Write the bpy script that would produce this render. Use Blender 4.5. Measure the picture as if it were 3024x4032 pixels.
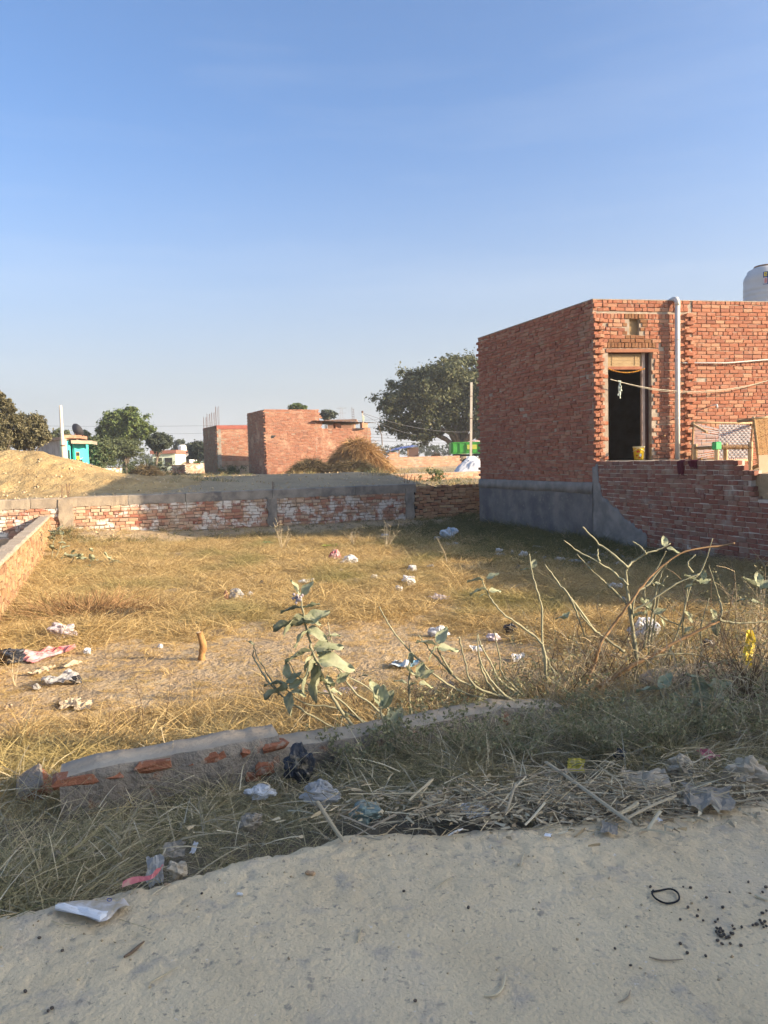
import bpy, bmesh, math, random
import numpy as np
from mathutils import Vector, Matrix, Euler, noise as mn

for o in list(bpy.data.objects):
    bpy.data.objects.remove(o, do_unlink=True)
scene = bpy.context.scene
COL = scene.collection
R = math.radians
random.seed(7)
rng = np.random.default_rng(11)

# ------------------------------------------------------------------ camera
FOC, CAMH, PITCH, ROLL = 3028.0, 1.5, R(3.93), R(1.5)
cF = Vector((0, math.cos(PITCH), -math.sin(PITCH)))
cU0 = Vector((0, math.sin(PITCH), math.cos(PITCH)))
cR0 = Vector((1, 0, 0))
cU = cU0 * math.cos(ROLL) + cR0 * math.sin(ROLL)
cR = cR0 * math.cos(ROLL) - cU0 * math.sin(ROLL)
cC = Vector((0, 0, CAMH))
cam_d = bpy.data.cameras.new('camera')
cam_d.sensor_fit = 'VERTICAL'
cam_d.sensor_height = 36.0
cam_d.lens = 36.0 * FOC / 4032.0
cam_d.clip_start = 0.05
cam_d.clip_end = 3000
cam = bpy.data.objects.new('camera', cam_d)
COL.objects.link(cam)
m3 = Matrix((cR, cU, -cF)).transposed()
cam.matrix_world = Matrix.Translation(cC) @ m3.to_4x4()
scene.camera = cam

# ------------------------------------------------------------------ sky, sun, exposure
SUN_EL = R(17.4)
SUN_H = Vector((0.965, -0.262, 0)).normalized()
world = bpy.data.worlds.new('World')
scene.world = world
world.use_nodes = True
wn = world.node_tree
wn.nodes.clear()
w_out = wn.nodes.new('ShaderNodeOutputWorld')
w_bg = wn.nodes.new('ShaderNodeBackground')
w_sky = wn.nodes.new('ShaderNodeTexSky')
w_sky.sky_type = 'NISHITA'
w_sky.sun_disc = False
w_sky.sun_elevation = SUN_EL
w_sky.sun_rotation = math.atan2(SUN_H.x, SUN_H.y)
w_sky.altitude = 200
w_sky.air_density = 0.8
w_sky.dust_density = 5.0
w_sky.ozone_density = 4.6
w_bg.inputs['Strength'].default_value = 0.15
# faint streaks of high cirrus mixed into the sky
w_tc = wn.nodes.new('ShaderNodeTexCoord')
w_map = wn.nodes.new('ShaderNodeMapping')
w_map.inputs['Scale'].default_value = (1.1, 1.1, 9.0)
w_map.inputs['Rotation'].default_value = (R(14), R(9), 0)
w_no = wn.nodes.new('ShaderNodeTexNoise')
w_no.inputs['Scale'].default_value = 1.6
w_no.inputs['Detail'].default_value = 5
w_no.inputs['Roughness'].default_value = 0.5
w_rp = wn.nodes.new('ShaderNodeValToRGB')
w_rp.color_ramp.elements[0].position = 0.48
w_rp.color_ramp.elements[0].color = (0, 0, 0, 1)
w_rp.color_ramp.elements[1].position = 0.85
w_rp.color_ramp.elements[1].color = (0.16, 0.16, 0.16, 1)
w_mix = wn.nodes.new('ShaderNodeMixRGB')
w_mix.inputs['Color2'].default_value = (2.6, 2.75, 3.0, 1)
wn.links.new(w_tc.outputs['Generated'], w_map.inputs['Vector'])
wn.links.new(w_map.outputs['Vector'], w_no.inputs['Vector'])
wn.links.new(w_no.outputs['Fac'], w_rp.inputs['Fac'])
wn.links.new(w_rp.outputs['Color'], w_mix.inputs['Fac'])
# pale lavender-grey haze low along the whole horizon
w_sep = wn.nodes.new('ShaderNodeSeparateXYZ')
w_hr = wn.nodes.new('ShaderNodeMapRange')
w_hr.interpolation_type = 'SMOOTHERSTEP'
w_hr.inputs['From Min'].default_value = -0.12
w_hr.inputs['From Max'].default_value = 0.46
w_hr.inputs['To Min'].default_value = 1.0
w_hr.inputs['To Max'].default_value = 0.0
w_hz = wn.nodes.new('ShaderNodeMixRGB')
w_hz.inputs['Color2'].default_value = (1.86, 1.97, 2.10, 1)
wn.links.new(w_tc.outputs['Generated'], w_sep.inputs[0])
wn.links.new(w_sep.outputs['Z'], w_hr.inputs['Value'])
wn.links.new(w_hr.outputs['Result'], w_hz.inputs['Fac'])
wn.links.new(w_sky.outputs['Color'], w_hz.inputs['Color1'])
wn.links.new(w_hz.outputs['Color'], w_mix.inputs['Color1'])
w_tint = wn.nodes.new('ShaderNodeMixRGB'); w_tint.blend_type = 'MULTIPLY'
w_tint.inputs['Fac'].default_value = 1.0
w_tint.inputs['Color2'].default_value = (1.0, 0.99, 0.95, 1)
wn.links.new(w_mix.outputs['Color'], w_tint.inputs['Color1'])
wn.links.new(w_tint.outputs['Color'], w_bg.inputs['Color'])
wn.links.new(w_bg.outputs['Background'], w_out.inputs['Surface'])

sun_d = bpy.data.lights.new('sun', 'SUN')
sun_d.energy = 5.0
sun_d.angle = R(0.6)
sun_d.color = (1.0, 0.80, 0.56)
sun = bpy.data.objects.new('sun', sun_d)
COL.objects.link(sun)
sdir = SUN_H * math.cos(SUN_EL) + Vector((0, 0, math.sin(SUN_EL)))
sun.rotation_euler = sdir.to_track_quat('Z', 'Y').to_euler()

scene.view_settings.view_transform = 'Standard'
scene.view_settings.look = 'None'
scene.view_settings.exposure = 1.3
scene.view_settings.gamma = 1.0
scene.render.engine = 'CYCLES'
scene.cycles.max_bounces = 3
scene.cycles.diffuse_bounces = 2
scene.cycles.adaptive_threshold = 0.02
scene.cycles.transparent_max_bounces = 6
scene.cycles.use_denoising = True

# ------------------------------------------------------------------ placing helpers
def ray(x, y):
    return cF + cR * ((x - 1512) / FOC) - cU * ((y - 2016) / FOC)
def az(x, y, z):
    d = ray(x, y); return cC + d * ((z - CAMH) / d.z)
def ay(x, y, Y):
    d = ray(x, y); return cC + d * (Y / d.y)
def apl(x, y, p0, n):
    d = ray(x, y); return cC + d * ((Vector(p0) - cC).dot(n) / d.dot(n))
def proj(P):
    v = Vector(P) - cC; w = v.dot(cF)
    return 1512 + FOC * v.dot(cR) / w, 2016 - FOC * v.dot(cU) / w, w
PA = R(20)
CA, SA = math.cos(PA), math.sin(PA)
def uv(x, y): return x * CA + y * SA, -x * SA + y * CA
def xy(u, v): return u * CA - v * SA, u * SA + v * CA
def sm(t, a, b):
    t = (t - a) / (b - a); t = 0.0 if t < 0 else 1.0 if t > 1 else t
    return t * t * (3 - 2 * t)
def fbm(x, y, z=0.0, o=4):
    return mn.fractal(Vector((x, y, z)), 1.0, 2.0, o)

EDGE = [(-20, 2.7), (-6, 2.75), (-1.2, 2.80), (-0.4, 2.83), (0.2, 2.86), (0.9, 2.92), (1.2, 2.80), (1.5, 2.71), (2.0, 2.60), (2.65, 2.49), (5, 2.4), (30, 2.3)]
def edge_v(u):
    for (a, va), (b, vb) in zip(EDGE, EDGE[1:]):
        if a <= u <= b:
            v = va + (vb - va) * (u - a) / (b - a); break
    else:
        v = EDGE[0][1] if u < 0 else EDGE[-1][1]
    return v + 0.035 * fbm(u * 2.3, 3.1) + 0.02 * fbm(u * 9, 1.7)
V_BACK = 21.07
def gz(x, y):
    """height of the plot ground, the verge strip and the fields behind the back wall"""
    u, v = uv(x, y)
    if v > V_BACK + 0.115:
        w = v - V_BACK - 0.115
        z = 0.70 + 0.12 * sm(w, 0, 3)
        z += 0.24 * math.exp(-((w - 4.8) / 2.3) ** 2) * sm(u, 0.0, 2.5) * (1 - sm(u, 9.0, 11.0))
        z -= 0.32 * sm(u, 8.9, 10.4) * math.exp(-(w / 16) ** 2)
        z += 0.06 * fbm(x * 0.7, y * 0.7, 5) * math.exp(-(w / 40) ** 2) + 0.02 * fbm(x * 3, y * 3, 6) * math.exp(-(w / 20) ** 2)
        return z
    e = edge_v(u)
    if v < e + 0.02: return -0.14
    z = -0.13 + 0.03 * fbm(x * 2, y * 2, 2) - 0.08 * sm(v, e + 0.25, e + 0.85) * (1 - sm(u, 0.9, 1.6))
    t = sm(v, 3.95, 4.2)
    z2 = -0.27 - 0.17 * sm(v, 4.1, 6.5)
    z2 += 0.05 * fbm(x * 0.5, y * 0.5, 1) + 0.02 * fbm(x * 2.2, y * 2.2, 3)
    z2 += 0.16 * sm(v, 19.6, 21.0) + 0.22 * math.exp(-(((u + 0.6) / 1.6) ** 2 + ((v - 20.4) / 1.4) ** 2))
    return z * (1 - t) + z2 * t
def og(px, py, z0=-0.45):
    P = az(px, py, z0)
    for _ in range(5): P = az(px, py, gz(P.x, P.y))
    return P

# ------------------------------------------------------------------ object helpers
RL = {}
def tag(o, label=None, cat=None, group=None, kind=None):
    if label: o['label'] = label
    if cat: o['category'] = cat
    if group: o['group'] = group
    if kind: o['kind'] = kind
    return o
def thing(name, loc, label, cat, group=None):
    o = bpy.data.objects.new(name, None)
    o.empty_display_size = 0.2
    COL.objects.link(o); o.location = loc
    RL[o.name] = Vector(loc)
    return tag(o, label, cat, group)
def new_obj(name, me, parent=None, loc=None):
    o = bpy.data.objects.new(name, me); COL.objects.link(o)
    if parent is not None:
        o.parent = parent; RL[o.name] = RL[parent.name]
    else:
        RL[o.name] = Vector(loc or (0, 0, 0)); o.location = RL[o.name]
    return o

class MB:
    def __init__(s): s.v = []; s.f = []
    def add(s, vs, fs):
        b = len(s.v); s.v.extend([tuple(p) for p in vs]); s.f.extend([tuple(i + b for i in f) for f in fs]); return s
    def box(s, c, size, rz=0.0, rot=None, jit=0.0, bev=0.0):
        c = Vector(c); hx, hy, hz = size[0] / 2, size[1] / 2, size[2] / 2
        M = rot if rot is not None else Matrix.Rotation(rz, 3, 'Z')
        if bev <= 0:
            vs = [Vector((x * hx, y * hy, z * hz)) for z in (-1, 1) for x, y in ((-1, -1), (1, -1), (1, 1), (-1, 1))]
            fs = [(3, 2, 1, 0), (4, 5, 6, 7), (0, 1, 5, 4), (1, 2, 6, 5), (2, 3, 7, 6), (3, 0, 4, 7)]
        else:
            vs = []
            for z, k in ((-hz, bev), (-hz + bev, 0), (hz - bev, 0), (hz, bev)):
                for x, y in ((-1, -1), (1, -1), (1, 1), (-1, 1)):
                    vs.append(Vector((x * (hx - k), y * (hy - k), z)))
            fs = [(3, 2, 1, 0), (12, 13, 14, 15)]
            for r in range(3):
                for i in range(4):
                    j = (i + 1) % 4; fs.append((r * 4 + i, r * 4 + j, r * 4 + 4 + j, r * 4 + 4 + i))
        if jit:
            vs = [v + Vector((random.uniform(-jit, jit), random.uniform(-jit, jit), random.uniform(-jit, jit))) for v in vs]
        return s.add([c + M @ v for v in vs], fs)
    def bar(s, a, b, w, h=None, bev=0.0):
        a = Vector(a); b = Vector(b); d = b - a
        q = d.to_track_quat('X', 'Z').to_matrix()
        return s.box((a + b) / 2, (d.length, w, h or w), rot=q, bev=bev)
    def tube(s, pts, r, n=6, caps=True):
        pts = [Vector(p) for p in pts]
        rs = r if isinstance(r, (list, tuple)) else [r] * len(pts)
        vs = []; fs = []; up = None
        for i, p in enumerate(pts):
            d = (pts[min(i + 1, len(pts) - 1)] - pts[max(i - 1, 0)])
            if d.length < 1e-9: d = Vector((0, 0, 1))
            d.normalize()
            if up is None: up = d.orthogonal().normalized()
            else:
                up = up - d * up.dot(d)
                up = up.normalized() if up.length > 1e-6 else d.orthogonal().normalized()
            sd = d.cross(up)
            for k in range(n):
                a = 2 * math.pi * k / n
                vs.append(p + (up * math.cos(a) + sd * math.sin(a)) * rs[i])
        for i in range(len(pts) - 1):
            for k in range(n):
                k2 = (k + 1) % n
                fs.append((i * n + k, i * n + k2, (i + 1) * n + k2, (i + 1) * n + k))
        if caps:
            fs.append(tuple(range(n - 1, -1, -1))); fs.append(tuple((len(pts) - 1) * n + k for k in range(n)))
        return s.add(vs, fs)
    def lathe(s, c, prof, n=20):
        c = Vector(c); vs = []; fs = []
        for r_, z_ in prof:
            for k in range(n):
                a = 2 * math.pi * k / n
                vs.append(c + Vector((r_ * math.cos(a), r_ * math.sin(a), z_)))
        for i in range(len(prof) - 1):
            for k in range(n):
                k2 = (k + 1) % n
                fs.append((i * n + k, i * n + k2, (i + 1) * n + k2, (i + 1) * n + k))
        fs.append(tuple(range(n - 1, -1, -1))); fs.append(tuple((len(prof) - 1) * n + k for k in range(n)))
        return s.add(vs, fs)
    def prism(s, poly, d):
        """extrude a 3-D polygon (list of Vectors) by vector d"""
        n = len(poly); d = Vector(d)
        vs = [Vector(p) for p in poly] + [Vector(p) + d for p in poly]
        fs = [tuple(range(n)), tuple(range(2 * n - 1, n - 1, -1))]
        for i in range(n):
            j = (i + 1) % n; fs.append((i, i + n, j + n, j))
        return s.add(vs, fs)
    def grid(s, P, closed=False):
        """P[i][j] points"""
        ni, nj = len(P), len(P[0])
        vs = [p for row in P for p in row]
        fs = [(i * nj + j, i * nj + j + 1, (i + 1) * nj + j + 1, (i + 1) * nj + j) for i in range(ni - 1) for j in range(nj - 1)]
        return s.add(vs, fs)
    def noisy(s, amp, sc, seed=0):
        s.v = [tuple(Vector(p) + mn.noise_vector(Vector(p) * sc + Vector((seed, 0, 0))) * amp) for p in s.v]; return s
    def build(s, name, mat, parent=None, smooth=False, fix=False, label=None, cat=None, group=None, kind=None):
        if parent is not None: loc = RL[parent.name]
        else:
            a = np.array(s.v); loc = Vector(((a[:, 0].min() + a[:, 0].max()) / 2, (a[:, 1].min() + a[:, 1].max()) / 2, a[:, 2].min()))
        me = bpy.data.meshes.new(name)
        me.from_pydata([(p[0] - loc.x, p[1] - loc.y, p[2] - loc.z) for p in s.v], [], s.f)
        me.materials.append(mat)
        if fix:
            bm = bmesh.new(); bm.from_mesh(me); bmesh.ops.recalc_face_normals(bm, faces=bm.faces); bm.to_mesh(me); bm.free()
        if smooth: me.polygons.foreach_set('use_smooth', [True] * len(me.polygons))
        o = new_obj(name, me, parent, None if parent else loc)
        return tag(o, label, cat, group, kind)

def np_mesh(name, V, F, mat, smooth=False, attrs=None):
    """V (n,3), F (m,k) with constant k"""
    me = bpy.data.meshes.new(name)
    m, k = F.shape
    me.vertices.add(len(V)); me.vertices.foreach_set('co', np.ascontiguousarray(V, dtype=np.float32).ravel())
    me.loops.add(m * k); me.loops.foreach_set('vertex_index', np.ascontiguousarray(F, dtype=np.int32).ravel())
    me.polygons.add(m)
    me.polygons.foreach_set('loop_start', np.arange(0, m * k, k, dtype=np.int32))
    me.polygons.foreach_set('loop_total', np.full(m, k, dtype=np.int32))
    me.update(calc_edges=True); me.validate()
    me.polygons.foreach_set('use_smooth', np.full(m, bool(smooth), dtype=bool))
    if mat: me.materials.append(mat)
    return me

# ------------------------------------------------------------------ materials
def nd(t, ty, **kw):
    n = t.nodes.new(ty)
    for k, v in kw.items(): n.inputs[k].default_value = v
    return n
def rgba(c): return (c[0], c[1], c[2], 1.0)
def mat(name, c1, c2=None, scale=4.0, detail=4, lo=0.35, hi=0.65, rough=0.92, bump=0.0, bscale=40.0, bdist=0.01,
        rnd=None, stains=(), transl=0.0, spec=0.15, vary=0.0, metal=0.0, alpha=1.0):
    m = bpy.data.materials.new(name); m.use_nodes = True
    t = m.node_tree; t.nodes.clear(); L = t.links.new
    out = t.nodes.new('ShaderNodeOutputMaterial')
    bs = t.nodes.new('ShaderNodeBsdfPrincipled')
    bs.inputs['Roughness'].default_value = rough
    bs.inputs['Metallic'].default_value = metal
    bs.inputs['Specular IOR Level'].default_value = spec
    geo = t.nodes.new('ShaderNodeNewGeometry')
    def noise_(sc, det=4, ro=0.55):
        n = t.nodes.new('ShaderNodeTexNoise'); n.inputs['Scale'].default_value = sc
        n.inputs['Detail'].default_value = det; n.inputs['Roughness'].default_value = ro
        L(geo.outputs['Position'], n.inputs['Vector']); return n.outputs['Fac']
    def ramp(fac, a, b, ca=(0, 0, 0), cb=(1, 1, 1)):
        r = t.nodes.new('ShaderNodeValToRGB'); e = r.color_ramp.elements
        e[0].position = a; e[0].color = rgba(ca); e[1].position = b; e[1].color = rgba(cb)
        L(fac, r.inputs['Fac']); return r.outputs['Color']
    if rnd or vary:
        oi = t.nodes.new('ShaderNodeObjectInfo')
        ad = t.nodes.new('ShaderNodeMath'); ad.operation = 'ADD'
        L(oi.outputs['Random'], ad.inputs[0]); L(geo.outputs['Random Per Island'], ad.inputs[1])
        fr = t.nodes.new('ShaderNodeMath'); fr.operation = 'FRACT'; L(ad.outputs[0], fr.inputs[0])
        rf = fr.outputs[0]
    if rnd:
        r = t.nodes.new('ShaderNodeValToRGB'); e = r.color_ramp.elements
        n = len(rnd)
        e[0].position = 0; e[0].color = rgba(rnd[0]); e[1].position = 1; e[1].color = rgba(rnd[-1])
        for i in range(1, n - 1):
            x = e.new(i / (n - 1)); x.color = rgba(rnd[i])
        L(rf, r.inputs['Fac']); col = r.outputs['Color']
        if c2 is not None:
            mx = t.nodes.new('ShaderNodeMixRGB'); mx.blend_type = 'MIX'
            L(ramp(noise_(scale, detail), lo, hi), mx.inputs['Fac']); L(col, mx.inputs['Color1']); mx.inputs['Color2'].default_value = rgba(c2)
            col = mx.outputs['Color']
    else:
        col = ramp(noise_(scale, detail), lo, hi, c1, c2 or c1)
    if vary and not rnd:
        mr = t.nodes.new('ShaderNodeMapRange'); mr.inputs['To Min'].default_value = 1 - vary; mr.inputs['To Max'].default_value = 1 + vary
        L(rf, mr.inputs['Value'])
        mx = t.nodes.new('ShaderNodeMixRGB'); mx.blend_type = 'MULTIPLY'; mx.inputs['Fac'].default_value = 1
        L(col, mx.inputs['Color1']); L(mr.outputs['Result'], mx.inputs['Color2']); col = mx.outputs['Color']
    for sc, a, b, c in stains:
        mx = t.nodes.new('ShaderNodeMixRGB')
        L(ramp(noise_(sc, 4, 0.62), a, b), mx.inputs['Fac']); L(col, mx.inputs['Color1']); mx.inputs['Color2'].default_value = rgba(c)
        col = mx.outputs['Color']
    L(col, bs.inputs['Base Color'])
    if bump:
        b = t.nodes.new('ShaderNodeBump'); b.inputs['Strength'].default_value = bump; b.inputs['Distance'].default_value = bdist
        L(noise_(bscale, 3, 0.6), b.inputs['Height']); L(b.outputs['Normal'], bs.inputs['Normal'])
    sh = bs.outputs['BSDF']
    if transl:
        tr = t.nodes.new('ShaderNodeBsdfTranslucent'); L(col, tr.inputs['Color'])
        mx = t.nodes.new('ShaderNodeMixShader'); mx.inputs['Fac'].default_value = transl
        L(sh, mx.inputs[1]); L(tr.outputs['BSDF'], mx.inputs[2]); sh = mx.outputs['Shader']
    if alpha < 1:
        tp = t.nodes.new('ShaderNodeBsdfTransparent')
        mx = t.nodes.new('ShaderNodeMixShader'); mx.inputs['Fac'].default_value = alpha
        L(tp.outputs['BSDF'], mx.inputs[1]); L(sh, mx.inputs[2]); sh = mx.outputs['Shader']
    L(sh, out.inputs['Surface'])
    return m

BR = [(0.30, 0.112, 0.064), (0.37, 0.15, 0.086), (0.33, 0.135, 0.08), (0.41, 0.18, 0.105), (0.27, 0.112, 0.072), (0.38, 0.17, 0.104), (0.43, 0.24, 0.145), (0.31, 0.125, 0.076)]
M = {}
M['brick'] = mat('brick_red', None, rnd=BR, bump=0.5, bscale=70, bdist=0.006, stains=[(11, 0.60, 0.76, (0.42, 0.32, 0.24)), (2.2, 0.62, 0.78, (0.37, 0.25, 0.17))])
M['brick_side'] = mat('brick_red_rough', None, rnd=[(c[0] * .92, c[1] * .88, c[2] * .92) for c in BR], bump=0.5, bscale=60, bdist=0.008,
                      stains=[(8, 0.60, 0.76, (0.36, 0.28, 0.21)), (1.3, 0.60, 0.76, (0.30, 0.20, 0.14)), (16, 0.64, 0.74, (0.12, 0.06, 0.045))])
M['brick_brown'] = mat('brick_dark_brown', None, rnd=[(0.22, 0.10, 0.05), (0.26, 0.13, 0.065), (0.20, 0.10, 0.05)], bump=0.5, bscale=70, bdist=0.006)  # darker brown bricks in the patch above the door
M['brick_porch'] = mat('brick_maroon', None, rnd=[(0.22, 0.085, 0.058), (0.27, 0.11, 0.075), (0.20, 0.09, 0.066), (0.30, 0.15, 0.10), (0.24, 0.095, 0.065), (0.33, 0.215, 0.15), (0.18, 0.09, 0.068)],
                       bump=0.4, bscale=60, bdist=0.006, stains=[(3.0, 0.55, 0.75, (0.40, 0.33, 0.26)), (10, 0.66, 0.78, (0.62, 0.56, 0.48))])
M['brick_old'] = mat('brick_old_whitewashed', None, rnd=[(0.36, 0.17, 0.11), (0.45, 0.23, 0.14), (0.50, 0.31, 0.20), (0.33, 0.12, 0.08), (0.46, 0.34, 0.24), (0.55, 0.38, 0.25), (0.25, 0.12, 0.09)],
                     bump=0.6, bscale=50, bdist=0.01, stains=[(3.2, 0.50, 0.60, (0.66, 0.60, 0.52)), (1.3, 0.56, 0.72, (0.40, 0.30, 0.2)), (14, 0.64, 0.74, (0.11, 0.08, 0.06))])
M['brick_tan'] = mat('brick_tan', None, rnd=[(0.32, 0.20, 0.10), (0.37, 0.245, 0.125), (0.27, 0.155, 0.08), (0.40, 0.28, 0.155), (0.24, 0.13, 0.075), (0.31, 0.215, 0.12)],
                     bump=0.7, bscale=45, bdist=0.012, stains=[(9, 0.66, 0.75, (0.25, 0.15, 0.10))])
M['brick_far'] = mat('brick_far', None, rnd=[(0.26, 0.11, 0.07), (0.32, 0.145, 0.09), (0.28, 0.125, 0.08), (0.36, 0.185, 0.115), (0.21, 0.10, 0.07)], stains=[(1.2, 0.55, 0.75, (0.52, 0.33, 0.22))])
M['mortar'] = mat('mortar', (0.42, 0.35, 0.27), (0.30, 0.24, 0.18), scale=6, bump=0.6, bscale=90, bdist=0.006)
M['mortar_red'] = mat('mortar_far', (0.31, 0.225, 0.165), (0.23, 0.155, 0.11), scale=3)
M['concrete'] = mat('concrete', (0.33, 0.29, 0.235), (0.19, 0.17, 0.145), scale=3, bump=0.6, bscale=30, bdist=0.015, stains=[(2.1, 0.60, 0.70, (0.14, 0.13, 0.12))])
M['concrete_tan'] = mat('concrete_tan', (0.37, 0.30, 0.215), (0.25, 0.205, 0.155), scale=3, bump=0.6, bscale=30, bdist=0.015, stains=[(2.3, 0.62, 0.72, (0.20, 0.17, 0.14))])
M['plaster_dark'] = mat('plaster_dark', (0.20, 0.185, 0.165), (0.125, 0.12, 0.115), scale=2.4, bump=0.5, bscale=25, bdist=0.012, stains=[(1.1, 0.52, 0.66, (0.24, 0.215, 0.185)), (0.6, 0.50, 0.62, (0.11, 0.108, 0.11)), (9, 0.6, 0.72, (0.27, 0.235, 0.195))])
M['plaster'] = mat('plaster_grey', (0.29, 0.265, 0.23), (0.18, 0.168, 0.15), scale=3.5, bump=0.6, bscale=35, bdist=0.012)
M['render_old'] = mat('render_weathered', (0.52, 0.45, 0.38), (0.34, 0.28, 0.23), scale=1.6)
M['dirt'] = mat('dirt', (0.44, 0.335, 0.205), (0.33, 0.24, 0.14), scale=1.5, bump=0.9, bscale=18, bdist=0.04, stains=[(6, 0.58, 0.72, (0.46, 0.36, 0.22))])
M['dirt_pile'] = mat('dirt_pile', (0.42, 0.305, 0.145), (0.32, 0.22, 0.10), scale=2.2, bump=0.9, bscale=14, bdist=0.05, stains=[(7, 0.60, 0.72, (0.25, 0.175, 0.10))])
M['field'] = mat('field_soil', (0.36, 0.285, 0.175), (0.27, 0.21, 0.13), scale=0.5, bump=0.9, bscale=9, bdist=0.05, stains=[(4, 0.58, 0.7, (0.40, 0.31, 0.20))])
M['road'] = mat('road_dust', (0.71, 0.55, 0.335), (0.62, 0.475, 0.285), scale=2.6, bump=0.7, bscale=60, bdist=0.012, rough=0.97, spec=0.05,
                stains=[(0.9, 0.52, 0.75, (0.48, 0.40, 0.30)), (7, 0.56, 0.72, (0.46, 0.375, 0.27)), (22, 0.60, 0.70, (0.37, 0.30, 0.21)), (45, 0.62, 0.70, (0.33, 0.265, 0.18)), (33, 0.66, 0.74, (0.68, 0.58, 0.44))])
M['clod'] = mat('clod', None, rnd=[(0.40, 0.30, 0.17), (0.50, 0.39, 0.24), (0.34, 0.25, 0.14), (0.45, 0.36, 0.24)], bump=0.5, bscale=40)
M['steel'] = mat('rusty_steel', (0.12, 0.075, 0.055), (0.20, 0.11, 0.07), scale=20, rough=0.8)
M['wood'] = mat('wood', (0.36, 0.24, 0.13), (0.25, 0.155, 0.08), scale=9, bump=0.4, bscale=40)
M['wood_pale'] = mat('wood_pale', (0.55, 0.41, 0.24), (0.42, 0.29, 0.16), scale=9, bump=0.3, bscale=40)
M['wood_red'] = mat('wood_red', (0.34, 0.15, 0.09), (0.27, 0.11, 0.065), scale=5)
M['wood_dark'] = mat('wood_dark', (0.055, 0.025, 0.018), (0.08, 0.03, 0.022), scale=5)
M['pvc'] = mat('pvc', (0.66, 0.63, 0.57), (0.60, 0.57, 0.51), scale=4, rough=0.5, spec=0.3)
M['tank'] = mat('tank_white', (0.60, 0.59, 0.57), (0.54, 0.53, 0.51), scale=3, rough=0.45, spec=0.35)
M['rope'] = mat('rope', (0.62, 0.56, 0.42), (0.5, 0.44, 0.32), scale=30)
M['jute'] = mat('jute', None, rnd=[(0.30, 0.175, 0.07), (0.36, 0.22, 0.095), (0.22, 0.125, 0.05)], bump=0.5, bscale=120)
M['greyweb'] = mat('grey_webbing', None, rnd=[(0.33, 0.31, 0.31), (0.42, 0.39, 0.38), (0.27, 0.26, 0.265)], bump=0.4, bscale=120)
M['green_paint'] = mat('green_paint', (0.03, 0.36, 0.10), (0.025, 0.30, 0.08), scale=8, rough=0.5, spec=0.4)
M['maroon'] = mat('maroon_cloth', (0.115, 0.02, 0.03), (0.085, 0.015, 0.024), scale=14, bump=0.3, bscale=80)
M['black'] = mat('black', (0.014, 0.014, 0.016), rough=0.5)
M['white'] = mat('white', (0.78, 0.77, 0.74), (0.7, 0.69, 0.66), scale=5)
M['yellow'] = mat('yellow_plastic', (0.75, 0.50, 0.02), (0.70, 0.45, 0.02), scale=5, rough=0.4, spec=0.4)
M['red'] = mat('red_print', (0.55, 0.05, 0.03), rough=0.5)
M['blue_print'] = mat('blue_print', (0.02, 0.06, 0.25), rough=0.5)
M['yellow_print'] = mat('yellow_print', (0.80, 0.62, 0.03), rough=0.5)
M['marigold'] = mat('marigold', None, rnd=[(0.55, 0.24, 0.03), (0.42, 0.18, 0.04), (0.62, 0.36, 0.05)])
M['tin'] = mat('tin_sheet', (0.50, 0.42, 0.34), (0.40, 0.33, 0.27), scale=2)
M['turquoise'] = mat('turquoise_paint', (0.08, 0.62, 0.55), (0.075, 0.55, 0.49), scale=2)
M['turq_dark'] = mat('turquoise_deep', (0.03, 0.40, 0.33), scale=2)
M['cream'] = mat('cream_paint', (0.60, 0.66, 0.50), scale=2)
M['dark'] = mat('dark_opening', (0.03, 0.03, 0.03), rough=0.8)
M['pole'] = mat('pole_cement', (0.62, 0.55, 0.44), (0.52, 0.45, 0.36), scale=3)
M['wire'] = mat('wire', (0.10, 0.10, 0.11))
M['bark'] = mat('bark', (0.20, 0.16, 0.12), (0.13, 0.10, 0.075), scale=4, bump=0.5, bscale=15, bdist=0.03)
M['trailer'] = mat('trailer_green', (0.06, 0.34, 0.05), (0.05, 0.28, 0.04), scale=3, rough=0.5, spec=0.3)
M['tarp_white'] = mat('tarp_white', (0.62, 0.62, 0.62), (0.50, 0.51, 0.53), scale=2, bump=0.5, bscale=6, bdist=0.05)
M['tarp_blue'] = mat('tarp_blue', (0.05, 0.10, 0.32), (0.25, 0.27, 0.36), scale=3, lo=0.45, hi=0.55)
M['rubber'] = mat('rubber', (0.02, 0.02, 0.02))
def leafmat(name, cols, tr=0.3, patch=None, pscale=0.3):
    return mat(name, None, c2=patch, scale=pscale, detail=3, lo=0.45, hi=0.62, rnd=cols, transl=tr, rough=0.6, spec=0.25)
M['leaf_big'] = leafmat('leaf_peepal', [(0.10, 0.115, 0.055), (0.13, 0.14, 0.065), (0.08, 0.10, 0.05), (0.17, 0.16, 0.075), (0.115, 0.13, 0.065)])
M['leaf_bright'] = leafmat('leaf_neem', [(0.10, 0.145, 0.045), (0.14, 0.185, 0.05), (0.085, 0.125, 0.045), (0.18, 0.205, 0.06)])
M['leaf_olive'] = leafmat('leaf_olive', [(0.155, 0.14, 0.07), (0.195, 0.17, 0.09), (0.115, 0.11, 0.06), (0.22, 0.19, 0.105)])
M['leaf_acacia'] = leafmat('leaf_acacia', [(0.11, 0.13, 0.06), (0.135, 0.155, 0.07), (0.09, 0.11, 0.05)])
M['leaf_far'] = leafmat('leaf_far', [(0.07, 0.09, 0.055), (0.09, 0.105, 0.065), (0.06, 0.075, 0.05)])
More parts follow.
